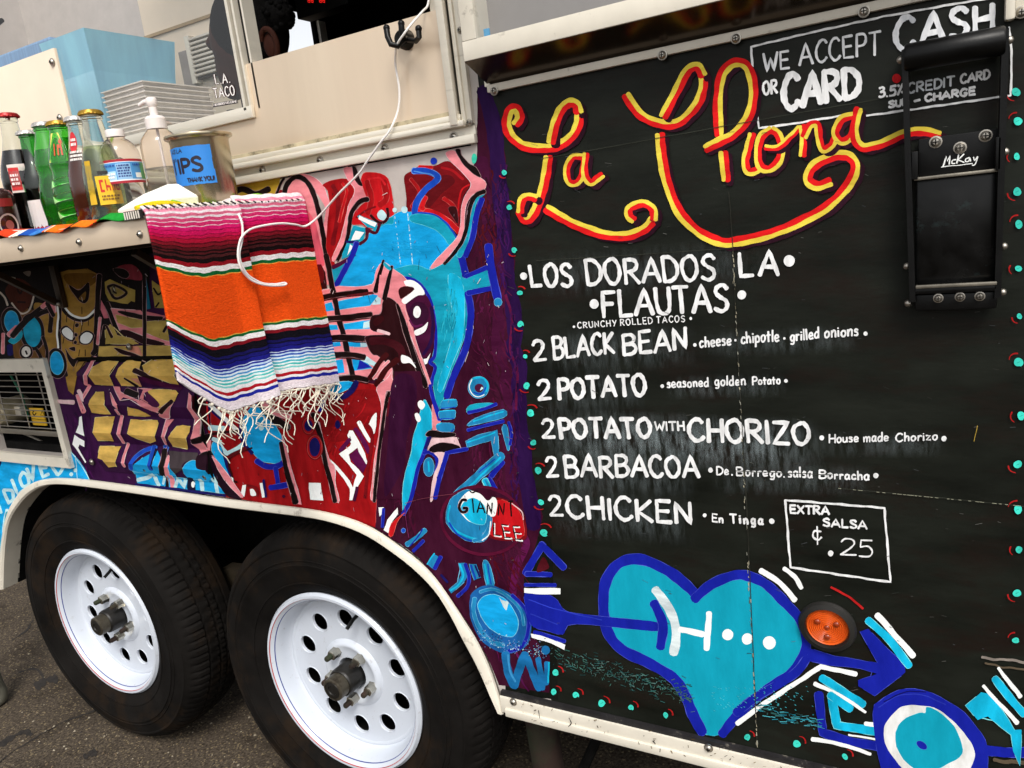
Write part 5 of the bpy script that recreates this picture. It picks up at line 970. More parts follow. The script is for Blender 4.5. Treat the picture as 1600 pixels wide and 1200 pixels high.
ax = MB()
for x in (-1.893, -1.083): ax.tube([(x, .1, E0 - .913), (x, 2.2, E0 - .913)], .035, m_under, 14)
ax.build('axle', T)
hg = MB(); q = on_y(372, 905, .22); hg.prism([(q.x - .035, q.z + .035), (q.x + .07, q.z + .04), (q.x + .06, q.z - .04), (q.x + .0, q.z - .1), (q.x - .02, q.z - .05)], .2, .24, mat('dusty_bracket', '#3c3222', rough=.9, var=.3)); hg.build('spring_hanger', T)
jk = MB(); a = on_y(823, 1115, .1); jk.tube([(a.x + .01, .12, .46), (a.x + .03, .12, .03)], lambda t: .032, m_rust, 16); jk.box((a.x - .05, .09, .30), (a.x + .01, .15, .45), m_rust, .006); jk.box((a.x - .06, .05, .0), (a.x + .12, .19, .03), m_rust, .005); jk.tube([(a.x + .03, .12, .05), (a.x + .2, .14, .42)], .01, m_under, 8); jk.build('stabilizer_jack', T)
# ------------------------------------------------------------------ folding step, marker lamp, cable hook, counter (all fixed to the trailer)
def step():
    F = MB(); X0, X1 = -.034, .063; zt, zb = E0 + .122, E0 - .150; yb = -.05
    Rl = MB()
    F.box((X0 + .016, -.012, E0 - .012), (X1 - .005, -.004, E0 + .029), m_blkst, .0015)
    F.box((X0 + .010, -.03, E0 - .014), (X0 + .016, -.004, E0 + .016), m_blkst, .001); F.box((X1 - .009, -.03, E0 - .014), (X1 - .004, -.004, E0 + .02), m_blkst, .001)
    st = F.build('folding_step', T)
    for (x, w_) in ((X0, .006), (X1 - .006, .006)):
        r = MB(); r.prism([(x, zt), (x + w_, zt + .003), (x + w_ + (.008 if x < 0 else -.001), zb), (x + (.008 if x < 0 else -.001), zb)], -.030, -.008, m_blkst); r.build('rail', st, fix=False)
    ro = MB(); ro.lathe([(.0001, 0), (.013, .0), (.0145, .002), (.0145, X1 - X0 - .008), (.013, X1 - X0 - .006), (.0001, X1 - X0 - .006)], m_blkst, (0, 0, 0), 'y', 20)
    ro.v = [(X0 + .003 + y, -.026 + x, zt - .008 + z) for x, y, z in ro.v]; ro.build('roller', st)
    tr = MB(); tr.box((X0 + .014, -.016, zb + .012), (X1 - .007, -.010, E0 - .014), mat('worn_black_tread', '#020202', rough=.22, var=.5, vscale=40, spec=.25, dirt='#2c3c3c', dscale=30, damt=.6, dlo=.6), .002); tr.box((X0 + .012, -.026, E0 - .0155), (X1 - .006, -.010, E0 - .012), mat('worn_steel_edge', '#8a8478', rough=.4, metal=.8, var=.3, vscale=60), .001)
    tr.box((X0 + .012, -.03, zb + .008), (X1 - .003, -.008, zb + .016), m_blkst, .003); tr.box((X0 + .014, -.0315, zb + .015), (X1 - .005, -.027, zb + .019), mat('worn_steel_edge', '#8a8478'), .001); tr.box((X0 + .013, -.024, zb - .012), (X1 - .004, -.008, zb + .007), m_blkst, .003); tr.build('tread', st)
    for p, r, y in (((1462, 222), .0052, -.0125), ((1540, 212), .0052, -.0125), ((1500, 231), .0052, -.0125), ((1466, 466), .0042, -.0245), ((1500, 464), .0042, -.0245), ((1531, 463), .0042, -.0245)): screw(st, on_y(*p, y), r, name='bolt')
    for (x, z) in ((X0 - .001, zt - .008), (X1 + .001, zt - .008), (X0 + .012, E0 - .004), (X1 - .0, E0 + .004), (X0 + .005, zb + .04), (X1 + .001, zb + .055), (X0 + .006, zb - .003), (X1 + .001, zb + .005)):
        b = MB(); b.ball((x, -.019, z), .0042, m_screw, 10); b.build('rivet', st)
    tx_ = Art(.0124, step=1e-6); tx_.at(1380, 30, 2.553)
    GLs = {'M': 0}
    tx_.line(WHT, [(238, 588), (252, 548), (256, 566), (268, 545), (262, 578)], 2.2, False); tx_.line(WHT, [(290, 560), (276, 564), (274, 576), (286, 575)], 1.8); tx_.line(WHT, [(300, 540), (294, 575)], 2.2, False); tx_.line(WHT, [(322, 538), (300, 560), (322, 572)], 2, False); tx_.line(WHT, [(345, 552), (330, 558), (330, 568), (342, 566), (346, 552), (348, 566)], 1.7); tx_.line(WHT, [(360, 550), (364, 563), (377, 547), (366, 580), (356, 583)], 1.7); tx_.line(WHT, [(232, 590), (300, 582), (356, 575)], 1.2)
    for k in range(6): pass
    tx_.build('nameplate_lettering', st)
step()
def lamp():
    c = on_y(1293, 977); r = .0275; b = MB(); b.lathe([(r * 1.32, 0), (r * 1.36, -.004), (r * 1.28, -.009), (r * 1.05, -.011), (r * 1.0, -.006), (r * .98, .004)], mat('black_rubber_grommet', '#15130f', rough=.6, var=.3), c, 'y', 48)
    L = b.build('marker_lamp', T); g = MB(); m = mat('amber_lens', '#d0561a', rough=.18, var=.1, vscale=60, coat=.6, spec=.6)
    pr = [(.0001, -.0065)]; n = 9
    for k in range(1, n + 1): pr += [(r * .86 * (k - .5) / n, -.0068 + .0008 * k / n), (r * .86 * k / n, -.0050 + .0008 * k / n)]
    pr += [(r * .93, -.007), (r * 1.0, -.005)]
    g.lathe(pr, m, c, 'y', 40)
    for k in range(3): a = math.radians(90 + 180 + 120 * k); g.ball((c.x + .014 * math.cos(a), c.y - .0065, c.z + .014 * math.sin(a)), .0042, mat('amber_deep', '#8a300c', rough=.25, coat=.5), 12, (1, .6, 1))
    g.ball((c.x, c.y - .0068, c.z), .0032, mat('amber_deep', '#8a300c'), 10, (1, .5, 1)); g.build('lens', L)
lamp()
def hook():
    y0 = .004; c = on_y(633, 62, y0 - .004); h = MB(); h.lathe([(.0001, -.012), (.011, -.012), (.013, -.009), (.0145, .004)], m_blkst, c, 'y', 24)
    P = lambda px, py, y: on_y(px, py, y)
    h.tube([P(604, 45, -.03), P(606, 58, -.034), P(611, 69, -.034), P(621, 72, -.03), P(630, 62, -.024), P(634, 60, -.012)], .0045, m_blkst, 10); h.tube([P(627, 38, -.03), P(628, 50, -.032), P(630, 60, -.028)], .0045, m_blkst, 10); h.tube([P(654, 46, -.028), P(655, 58, -.03), P(650, 64, -.024), P(638, 62, -.014)], .004, m_blkst, 10)
    for p in ((604, 44, -.03), (627, 37, -.03), (654, 45, -.028)): h.ball(P(*p), .0052, m_blkst, 10)
    h.build('cable_hook', T)
hook()
CY, CXE, CZT, CZB = -.31, -.945, E0 + .056, E0 + .0185
def counter():
    b = MB(); x0 = -2.4
    b.box((x0, CY, CZB), (CXE, CY + .003, CZT), m_steel, .001); b.box((x0, CY + .003, CZT - .006), (CXE, .0, CZT - .003), m_steel); b.box((CXE - .004, CY + .003, CZB), (CXE, -.001, CZT - .006), m_steel)
    b.box((x0, CY + .003, CZB), (CXE - .004, CY + .022, CZB + .003), m_dark); b.box((x0, CY + .03, CZB - .004), (CXE - .01, CY + .06, CZT - .008), m_rust); b.box((x0, -.03, CZB - .012), (CXE - .01, -.006, CZT - .008), m_under); b.box((x0, CY + .06, CZT - .016), (CXE - .01, -.03, CZT - .008), m_under)
    cn = b.build('serving_counter', T)
    m_gal = mat('grimy_galvanised', '#3c2e20', rough=.5, metal=.5, var=.3, vscale=20)
    for (xa, za) in ((-1.70, 0), (-1.22, 0), (-2.1, 0)):
        k = MB(); dx = xa
        k.box((dx - .016, -.004, E0 - .088), (dx + .012, -.011, E0 + .012), m_gal, .002); k.box((dx + .008, -.015, E0 - .088), (dx + .012, -.011, E0 + .012), m_gal, .001)
        n_ = Vector((.007, 0, 0)); p0, p1 = Vector((dx - .012, -.014, E0 - .076)), Vector((dx - .012, -.135, E0 + .012)); t = (p1 - p0).normalized(); s_ = Vector((0, t.z, -t.y)) * .006
        vs = [p + a_ * n_ + b2 * s_ for p in (p0, p1) for a_, b2 in ((-1, -1), (1, -1), (1, 1), (-1, 1))]; k.add(vs, [(0, 1, 2, 3), (7, 6, 5, 4), (0, 4, 5, 1), (1, 5, 6, 2), (2, 6, 7, 3), (3, 7, 4, 0)], m_gal)
        k.ball((dx - .002, -.016, E0 - .078), .005, m_screw, 10); k.build('bracket', cn)
    for p in ((33, 388), (124, 378), (219, 366), ): screw(cn, on_y(*p, CY - .0005), .0045, name='bolt')
counter()
# ------------------------------------------------------------------ striped blanket over the end of the counter
def blanket():
    NU, NV = 96, 240; zt = CZT + .009; drop = .306; y0, y1 = CY - .004, -.006; xf = CXE + .008
    bands = [(.018, '#e9d8dc'), (.03, '#e88ca4'), (.036, '#f4dce2'), (.052, '#e0708e'), (.058, '#f4dce2'), (.074, '#d84a78'), (.08, '#f0c8d4'), (.094, '#d02a68'), (.1, '#eeb8c8'), (.118, '#d4186a'), (.122, '#a00c48'), (.136, '#cc1058'), (.141, '#8c0a38'), (.155, '#bc0c44'), (.16, '#760a28'), (.176, '#a80e30'), (.182, '#5c0818'), (.194, '#7c1020'), (.2, '#2a0608'),
             (.212, '#5a1018'), (.22, '#1c0506'), (.23, '#4c1216'), (.238, '#140405'), (.248, '#44181a'), (.27, '#120405'), (.292, '#8c0f1c'), (.316, '#f0e6e2'), (.332, '#0c5c2a'), (.337, '#e8a040'), (.632, '#ee4e0e'), (.637, '#d8a040'), (.652, '#0c5c2a'), (.674, '#f0e6e2'), (.692, '#7c0f1c'), (.73, '#0a0610'), (.742, '#141050'), (.75, '#0a0828'), (.766, '#161468'), (.772, '#0c0a3c'), (.79, '#181878'),
             (.796, '#c8d4ec'), (.806, '#1a2a90'), (.812, '#c0d4f0'), (.822, '#2050b0'), (.828, '#d4e4f4'), (.838, '#3a8cc8'), (.844, '#e0f0f4'), (.854, '#38b0c0'), (.862, '#dcf0ec'), (.872, '#3cb8b4'), (.88, '#e8f2ee'), (.888, '#74c8c4'), (.908, '#efe9ea'), (.926, '#a80f20'), (.938, '#efe6e8'), (.953, '#1c2290'), (.978, '#e2d4da'), (.981, '#5a5aa0'), (1.01, '#e4d8dc')]
    def cm(h): return mat('wool_' + h[1:], h, rough=.95, var=.2, vscale=260, bump=.9, bscale=420, spec=.1, stretch=(1, 1, 2.4))
    def surf(u, v):
        y = y0 + (y1 - y0) * u; pl = .53
        fold = 0; dz = 0
        if u > pl: fold = -.022 + .016 * min(1, (u - pl) * 6) + .004 * math.sin((u - pl) * 9); dz = .009 + .004 * v
        else: fold = .004 * math.sin(u * 9 + .4) - .002
        if pl - .12 < u <= pl: fold += .009 * math.sin(math.pi * .5 * (u - pl + .12) / .12)
        lean = .006 * v * v + .005 * math.sin(v * 5 + u * 4) * v
        flare = -.012 * v * (u > pl) * 0 - .03 * v * max(0, (.12 - u)) * 2 + .006 * v * (u > pl)
        hem = drop * v
        if u < .22: hem *= 1 - .22 * ((.22 - u) / .22) ** 1.4
        elif u > pl: hem += .020 * v * (u - pl) / (1 - pl) + .010 * v
        z = zt - hem + dz
        x = xf + fold * (.35 + .65 * v) + lean
        if v < .04: k = v / .04; x -= .008 * (1 - k) ** 2; z -= .005 * (1 - k) ** 2 * 0 - 0
        return Vector((x, y + flare + .012 * v * (u > pl), z + .0012 * math.sin(u * 11) * v + .0007 * math.sin(u * 60 + v * 9)))
    mb = MB(); vs = [surf(i / NU, j / NV) for j in range(NV + 1) for i in range(NU + 1)]; o = 0; mb.v = [tuple(q + Vector((.0006 * random.random(), 0, .0003 * random.random()))) for q in vs]
    for j in range(NV):
        vm = (j + .5) / NV; col = next(c for t, c in bands if vm <= t); k = mb.m(cm(col))
        for i in range(NU): a = j * (NU + 1) + i; mb.f.append([a, a + 1, a + NU + 2, a + NU + 1]); mb.mi.append(k); mb.smooth.append(True)
    # the turned-over top lying on the counter
    base = len(mb.v); NT = 6
    for j in range(NT + 1):
        for i in range(NU + 1):
            u = i / NU; p = surf(u, 0); g = j / NT; mb.v.append((p.x - .028 * g, p.y + .004 * g, p.z + .001 * math.sin(g * 3.1) - .004 * g))
    k = mb.m(cm('#e9d8dc'))
    for j in range(NT):
        for i in range(NU): a = base + j * (NU + 1) + i; mb.f.append([a, a + 1, a + NU + 2, a + NU + 1]); mb.mi.append(k); mb.smooth.append(True)
    ob = mb.build('striped_blanket', None, fix=False)
    sol = ob.modifiers.new('thick', 'SOLIDIFY'); sol.thickness = .004; sol.offset = -1
    tag(ob, 'orange striped woven blanket with pink and navy bands hung over the counter end', 'blanket')
    fm = mat('cotton_fringe', '#e2dac8', rough=.9, var=.12, bump=.4, bscale=900); fr = MB()
    for k in range(34):
        u = .1 + .88 * (k + random.uniform(-.3, .3)) / 33
        if .30 < u < .40 and k % 2: continue
        p = surf(min(max(u, 0), 1), 1.0); L = random.uniform(.035, .082) * (1.25 if .45 < u < .6 or u > .9 else 1)
        for s_ in range(2):
            q = p + Vector((.002, random.uniform(-.004, .004), .003)); path = [q]; ang = random.uniform(-.9, .9); n = 9; loop = random.random() < .35
            dy = random.uniform(-.35, .35); ph = random.uniform(0, 6)
            for i in range(n):
                t = (i + 1) / n; q = q + Vector((random.uniform(-.0008, .0012), (dy + 1.0 * math.sin(ph + t * 7) * (1 if not loop else 1.6)) * L / n, -L / n * (1 if not loop else .55))); path.append(q.copy())
            P = []
            for i in range(len(path) - 1): P += [path[i], path[i].lerp(path[i + 1], .5)]
            P.append(path[-1]); fr.tube(P, lambda t: .00095 * (1.1 - .3 * t), fm, 5)
        fr.ball(p + Vector((.002, 0, -.002)), .0028, fm, 6)
    fr.tube([surf(u / 60, 1.0) + Vector((.003, 0, -.003 * abs(math.sin(u * .9)))) for u in range(32, 61)], .0013, fm, 5)
    fr.build('fringe', ob)
blanket()
# ------------------------------------------------------------------ bright cloth lying along the counter
def cloth():
    mb = MB(); cols = ['#e07018', '#c8301c', '#f0e4d8', '#1c4ca0', '#e86a18', '#d8501c', '#1a1a20', '#e07a20', '#1c8a30', '#14501c', '#d8c020', '#b8c820', '#e0d030', '#78b020']
    NX, NY = 260, 16; x0, x1 = -1.75, CXE - .006
    def sf(i, j):
        u, v = i / NX, j / NY; x = x0 + (x1 - x0) * u; y = CY - .006 + (.27) * v
        z = CZT + .0015 + .0035 * (math.sin(x * 47) + 1) * (.35 + .65 * math.sin(x * 19 + 1)) * (1 - v) + .002 * math.sin(x * 90 + v * 6) + .003
        if j == 0: z -= .0075
        if j == 0: y -= .001
        return (x, y, z)
    mb.v = [sf(i, j) for i in range(NX + 1) for j in range(NY + 1)]
    fl = [(-1.62, '#c8301c'), (-1.4, '#1c4ca0'), (-1.315, '#e07a20'), (-1.265, '#c83c1c'), (-1.245, '#f0e4d8'), (-1.215, '#1c4ca0'), (-1.18, '#3a78c0'), (-1.175, '#f0e4d8'), (-1.135, '#e86a18'), (-1.125, '#c83c1c'), (-1.105, '#1a1a20'), (-1.06, '#e07018'), (-1.045, '#c8301c'), (-1.035, '#14501c'), (-.975, '#1c8a30'), (-.965, '#14501c'), (-.94, '#d8b820')]
    for i in range(NX):
        x = x0 + (x1 - x0) * (i + .5) / NX
        for j in range(NY):
            xx = x + .02 * math.sin(j * 1.3) + .006 * math.sin(i * 2.1); c = next((c for t, c in fl if xx <= t), '#d8c020')
            if xx > -1.05 and j > 1: c = random.choice(['#d8c828', '#b8c828', '#d8c828', '#8cb428'])
            k = mb.m(mat('cloth_' + c[1:], c, rough=.9, var=.2, vscale=200, bump=.5, bscale=700, spec=.1)); a = i * (NY + 1) + j
            mb.f.append([a, a + NY + 1, a + NY + 2, a + 1]); mb.mi.append(k); mb.smooth.append(True)
    o = mb.build('tablecloth', None, fix=False); s = o.modifiers.new('thick', 'SOLIDIFY'); s.thickness = .0018; s.offset = 1
    tag(o, 'multicoloured printed cloth lying under the bottles along the front edge of the counter', 'tablecloth')
    # dark crocheted border and yellow corner by the blanket
    b = MB(); m1 = mat('black_border', '#171412', rough=.9, var=.3); m2 = mat('white_stitch', '#d8d0c4', rough=.9)
    b.box((CXE - .03, CY - .009, CZT - .004), (CXE + .006, CY - .0055, CZT + .008), m1)
    for k in range(7): b.box((CXE - .029 + k * .005, CY - .0098, CZT - .003), (CXE - .027 + k * .005, CY - .0085, CZT + .007), m2)
    y0 = CY
    for k in range(44): y = CY + k * .0068; b.tube([(CXE + .004, y, CZT + .0125), (CXE + .0125, y + .001, CZT + .008)], .0012, m2 if k % 2 else m1, 5)
    b.build('crochet_border', o)
    y = MB(); my = mat('cloth_d8c020', '#d8c020'); mg = mat('cloth_78b020', '#78b020', rough=.9, var=.2, vscale=200)
    P = [(CXE - .014, CY + .28 * t, CZT + .011 + .004 * math.sin(t * 9)) for t in [i / 30 for i in range(31)]]
    y.tube(P, lambda t: .0035 + .002 * math.sin(t * 14), my, 8); y.tube([(a - .02, b_ , c + .002 + .004 * math.sin(b_ * 70)) for a, b_, c in P[8:29]], lambda t: .004 + .002 * math.sin(t * 10), mg, 8); y.build('rolled_hem', o)
cloth()
# ------------------------------------------------------------------ bottles and things on the counter
ZC = CZT + .008
def glassmat(name, hexc, k=1.0, rough=.03): return mat(name, hexc, rough=rough, var=0, trans=1.0, ior=1.12, coat=1.0, spec=.6, k=k)
def cap(mb, c, z, r, m):
    def rad(rr, h, k): return rr * (1 + (.05 if k % 2 else -.03) * (1 if h < .004 else 0))
    mb.lathe([(r * 1.1, 0), (r * 1.08, .003), (r * .98, .0065), (r * .85, .0075), (.0001, .0078)], m, (c[0], c[1], z), 'z', 42, rad=rad)
def scaled(prof, R, Ht): return [(r * R, h * Ht) for r, h in prof]
CONT = [(.0001, 0), (.86, 0), (.92, .015), (.9, .09), (.84, .2), (.86, .3), (1, .42), (1, .5), (.9, .58), (.66, .7), (.5, .8), (.44, .9), (.42, .94), (.47, .945), (.47, .965), (.42, .97), (.42, .985)]
TALL = [(.0001, 0), (.92, 0), (1, .02), (1, .38), (.97, .46), (.86, .56), (.7, .68), (.55, .8), (.47, .89), (.45, .925), (.5, .93), (.5, .955), (.45, .96), (.45, .985)]
WAVY = [(.0001, 0), (.86, 0), (.92, .02), (.9, .1), (.96, .2), (1, .3), (.95, .4), (.84, .48), (.8, .54), (.86, .6), (.84, .66), (.72, .75), (.58, .84), (.5, .9), (.47, .93), (.53, .935), (.53, .96), (.47, .965), (.47, .985)]
def front(c, R, zc): return lambda u, v, h: Vector((c[0] + (R + h) * math.sin(u), c[1] - (R + h) * math.cos(u), zc + v))
def bottle(name, label, top, y, R, prof, glass, liquid, capm, fill=.78, bz=None):
    p = on_y(top[0], top[1], y); zb = bz or ZC; Ht = p.z - zb; c = (p.x, y, zb); t = thing(name, (p.x, y, zb), label, 'bottle', 'drink bottles on the counter')
    g = MB(); pr = scaled(prof, R, Ht - .003); g.lathe(pr, glass, c, 'z', 36); g.build('bottle_glass', t, auto=60)
    q = MB(); pl = [(max(.0001, r * R - .0016), h * (Ht - .003) + .002) for r, h in prof if h < fill]; pl.append((.0001, pl[-1][1] + .0001)); q.lathe(pl, liquid, c, 'z', 36); q.build('liquid', t, auto=60)
    k = MB(); cap(k, c, p.z - .008, .47 * R + .0016 if prof is not TALL else .46 * R + .0016, capm); k.build('bottle_cap', t); return t, c, Ht, pr
def radius_at(pr, z):
    for (r0, h0), (r1, h1) in zip(pr[1:], pr[2:]):
        if h0 <= z <= h1: return r0 + (r1 - r0) * (z - h0) / max(1e-6, h1 - h0)
    return pr[-1][0]
def wrap(t, c, pr, name, draw, label=None, off=.0009, turn=0):
    a = Art(0, step=2.5e-5, matf=lambda h: mat('print_' + h[1:], h, rough=.5, var=.04))
    a.place = lambda u, v, h: (lambda r, u: Vector((c[0] + r * math.sin(u), c[1] - r * math.cos(u), c[2] + v)))(radius_at(pr, v) + off + h, u + turn + math.atan2(-c[0], 1 + c[1]))
    a.lift = 0; draw(a); return a.build(name, t, label)
g_clear = glassmat('clear_bottle_glass', '#e6f0ea'); g_green = glassmat('green_bottle_glass', '#46c83a'); g_dkgr = glassmat('deep_green_glass', '#2a9a30')
def liq(name, hexc, tr=.0, rough=.08): return mat(name, hexc, rough=rough, var=.05, trans=tr, ior=1.1, coat=.5)
l_cola = mat('cola', '#0c0403', rough=.15, var=.05, spec=.15); l_green = liq('green_soda', '#3fae26', .75); l_green2 = liq('grapefruit_soda', '#5cc040', .6); l_brown = mat('brown_soda', '#4a1a06', rough=.15, var=.05, spec=.2); l_pale = liq('pale_soda', '#b8c888', .85); l_dk = mat('dark_soda', '#080605', rough=.15, var=.05, spec=.15)
c_red, c_gold, c_wht = mat('red_crown_cap', '#9c1a1a', rough=.35, metal=.4, var=.15), mat('gold_crown_cap', '#a07c28', rough=.35, metal=.6, var=.15), mat('pale_crown_cap', '#b8b4b0', rough=.35, metal=.4, var=.3, vscale=200)
BY = -.15
def rect(a, col, u0, v0, u1, v1, n=10): a.grid(col, u0, v0, u1, v1, n)
def micro(a, col, u0, v, u1, n, w=.004, hh=.004):
    x = u0
    while x < u1:
        d = random.uniform(.03, .09); a.line(col, [(x, v), (min(u1, x + d), v + random.uniform(-.0004, .0004))], .0012, False, amp=0); x += d + .03
# the Art line widths are in u units on wrapped prints, so lettering there uses small filled bars
def bars(a, col, u0, v0, u1, v1, n, fillf=.62):
    rows_ = max(1, n)
    for r in range(rows_):
        v = v0 + (v1 - v0) * (r + .5) / rows_; h = abs(v1 - v0) / rows_ * .3; x = u0
        while x < u1 - .02:
            d = random.uniform(.04, .14); rect(a, col, x, v - h, min(u1, x + d), v + h, 2); x += d + random.uniform(.02, .05)
VOFF = {}
t, c, Ht, pr = bottle('soda_bottle', 'clear contour bottle of cola with red cap and square red label', (10, 177), BY, .034, CONT, g_clear, l_cola, c_red, .72)
def d1(a): rect(a, '#d8ccc4', -.15, .078, .8, .128); rect(a, '#c01c1c', -.1, .082, .45, .122); bars(a, '#f0dcd8', .0, .09, .38, .112, 3)
wrap(t, c, pr, 'label', d1, turn=-.55)
t, c, Ht, pr = bottle('soda_bottle', 'short dark bottle with green neck and maroon paper label', (41, 204), BY + .015, .033, [(r, h) for r, h in CONT], g_dkgr, l_dk, c_wht, .8)
def d2(a): rect(a, '#d8d0cc', -1.0, .002, 1.4, .062); rect(a, '#3c1014', -1.0, .002, .5, .058); rect(a, '#a8142c', -.9, .004, .48, .028); bars(a, '#e8dcd8', -.9, .034, .42, .054, 2); bars(a, '#2a2422', .55, .036, 1.3, .058, 4); bars(a, '#2a2422', .6, .008, 1.2, .03, 1)
wrap(t, c, pr, 'label', d2)
t, c, Ht, pr = bottle('soda_bottle', 'plain green glass bottle with wavy sides and silver cap', (66, 191), BY, .0325, WAVY, g_green, l_green, c_wht, .84)
t, c, Ht, pr = bottle('soda_bottle', 'green bottle with yellow neck label and pale spiral stripes', (89, 189), BY - .012, .0325, WAVY, g_green, l_green2, c_gold, .86)
def d3(a):
    a.fill('#d8d060', [(-.9, .112), (.35, .112), (.05, .160), (-.7, .160)], False, 0)
    a.text('#c04818', 'irt', (-.5, .118), (.2, .118), .026, w=.0, upv=Vector((0, 1))) if False else None
    for q in ([(-.45, .122), (-.38, .142)], [(-.2, .122), (-.16, .140)], [(.02, .122), (.0, .150)]): rect(a, '#c04818', q[0][0], q[0][1], q[0][0] + .09, q[1][1], 2)
    rect(a, '#c04818', -.14, .134, .0, .140, 2); rect(a, '#c04818', -.06, .142, .18, .147, 2)
    for k in range(3):
        v = .018 + .026 * k; a.fill('#9ad88a', [(-1.2 + 2.4 * i / 10, v + .010 * i / 10) for i in range(11)] + [(1.2 - 2.4 * i / 10, v + .022 - .010 * i / 10) for i in range(11)], False, 0)
wrap(t, c, pr, 'label', d3, turn=-.2)
t, c, Ht, pr = bottle('soda_bottle', 'clear bottle of brown soda with printed red emblem on its shoulder', (117, 182), BY - .012, .0325, TALL, g_clear, l_brown, c_wht, .72)
def d4(a): a.ell('#c02028', (-.28, .137), .34, .017, 0, 0); bars(a, '#f0dcd8', -.5, .13, -.05, .145, 2); bars(a, '#e4dcd4', -.6, .106, .3, .124, 3)
wrap(t, c, pr, 'print', d4, turn=-.35)
t, c, Ht, pr = bottle('soda_bottle', 'tall clear bottle of pale soda with gold cap and yellow label', (140, 172), BY - .018, .0335, TALL, g_clear, l_pale, c_gold, .78)
def d5(a):
    rect(a, '#d8b420', -.35, .028, .75, .074); rect(a, '#1a1612', -.2, .077, .6, .082); rect(a, '#c8a018', -.9, .03, -.5, .1)
    for u0, v0, u1, v1 in ((-.2, .05, -.12, .066), (-.2, .048, -.02, .052), (-.2, .064, -.02, .068), (.06, .05, .11, .068), (.11, .055, .2, .059), (.2, .05, .25, .058), (.32, .05, .36, .059), (.42, .05, .47, .059), (.52, .05, .68, .0525), (.52, .057, .68, .0595), (.52, .05, .56, .0595), (.64, .05, .68, .0595)): rect(a, '#c02818', u0, v0, u1, v1, 2)
    bars(a, '#7a5a10', -.2, .034, .6, .044, 2)
wrap(t, c, pr, 'label', d5, turn=-.1)
# cut-off containers at the picture edge
p = on_y(-4, 335, -.22); t = thing('jar', (p.x, -.22, ZC), 'dark squat jar with a pale round lid mark at the left end of the counter', 'jar'); b = MB(); b.lathe([(.0001, 0), (.03, 0), (.033, .004), (.033, .07), (.028, .08), (.02, .085), (.0001, .086)], mat('dark_red_jar', '#2c0d0c', rough=.2, var=.2, coat=.5), (p.x, -.22, ZC), 'z', 32); b.build('jar_body', t)
def d6(a): a.ell('#b8aca0', (.45, .02), .5, .02, 0, 0); a.ell('#8c4840', (.45, .02), .2, .008, 0, 0); rect(a, '#7c1818', -.6, .052, .9, .066)
wrap(t, (p.x, -.22, ZC), [(0, 0), (.0332, 0), (.0332, .09)], 'jar_label', d6)
# water bottle
p = on_y(178, 203, BY); c = (p.x, BY, ZC); Ht = p.z - ZC; t = thing('water_bottle', c, 'small clear plastic water bottle with white cap and blue label with red edges', 'bottle')
m_pet = mat('clear_plastic', '#efe8e4', rough=.08, var=0, trans=1, ior=1.1, coat=.6); R = .0315
W0 = [(.0001, 0), (R * .92, 0)] + [(R * (1 if k % 2 else .965), Ht * (.03 + .042 * k)) for k in range(12)] + [(R, Ht * .56), (R, Ht * .7), (R * .96, Ht * .76), (R * .82, Ht * .83), (R * .6, Ht * .88), (R * .44, Ht * .9), (R * .42, Ht * .93)]
b = MB(); b.lathe(W0, m_pet, c, 'z', 40); b.build('bottle_body', t, auto=60); b = MB(); b.lathe([(max(.0001, r - .0012), h + .001) for r, h in W0 if h < Ht * .7] + [(.0001, Ht * .7)], mat('water', '#e8ecec', rough=.02, var=0, trans=1, ior=1.12), c, 'z', 36); b.build('water', t, auto=60)
b = MB(); b.lathe([(R * .46, Ht * .92), (R * .46, Ht * .985), (R * .43, Ht), (.0001, Ht)], mat('white_plastic', '#dcd4d0', rough=.4, var=.04), c, 'z', 40, rad=lambda r, h, k: r * (1 + .02 * (k % 2))); b.build('bottle_cap', t)
def d7(a):
    v0, v1 = Ht * .40, Ht * .66; rect(a, '#dfe8f0', -1.5, v0, 1.5, v1, 24); rect(a, '#a01c2c', -1.5, v1 - .004, 1.5, v1, 24); rect(a, '#a01c2c', -1.5, v0, 1.5, v0 + .004, 24); rect(a, '#4a90c8', -1.5, v0 + .006, 1.5, v1 - .005, 24); rect(a, '#a8d0e8', -.9, v0 + .006, -.35, v0 + .02, 8); rect(a, '#8cb8dc', -.3, v0 + .006, .4, v1 - .007, 8); rect(a, '#50a060', .95, v0 + .006, 1.5, v1 - .006, 8); rect(a, '#e8f0ea', .6, v0 + .008, .95, v0 + .016, 4)
    bars(a, '#1c3c80', -.25, v0 + .009, .35, v1 - .008, 5); bars(a, '#1c4c98', -1.0, v1 - .012, -.35, v1 - .007, 1); bars(a, '#f0f4f8', -1.0, v0 + .008, -.4, v0 + .018, 2); bars(a, '#1c4c98', .5, v1 - .012, 1.0, v1 - .007, 1)
wrap(t, c, [(0, 0), (R, 0), (R, 1)], 'label', d7, off=.0006)
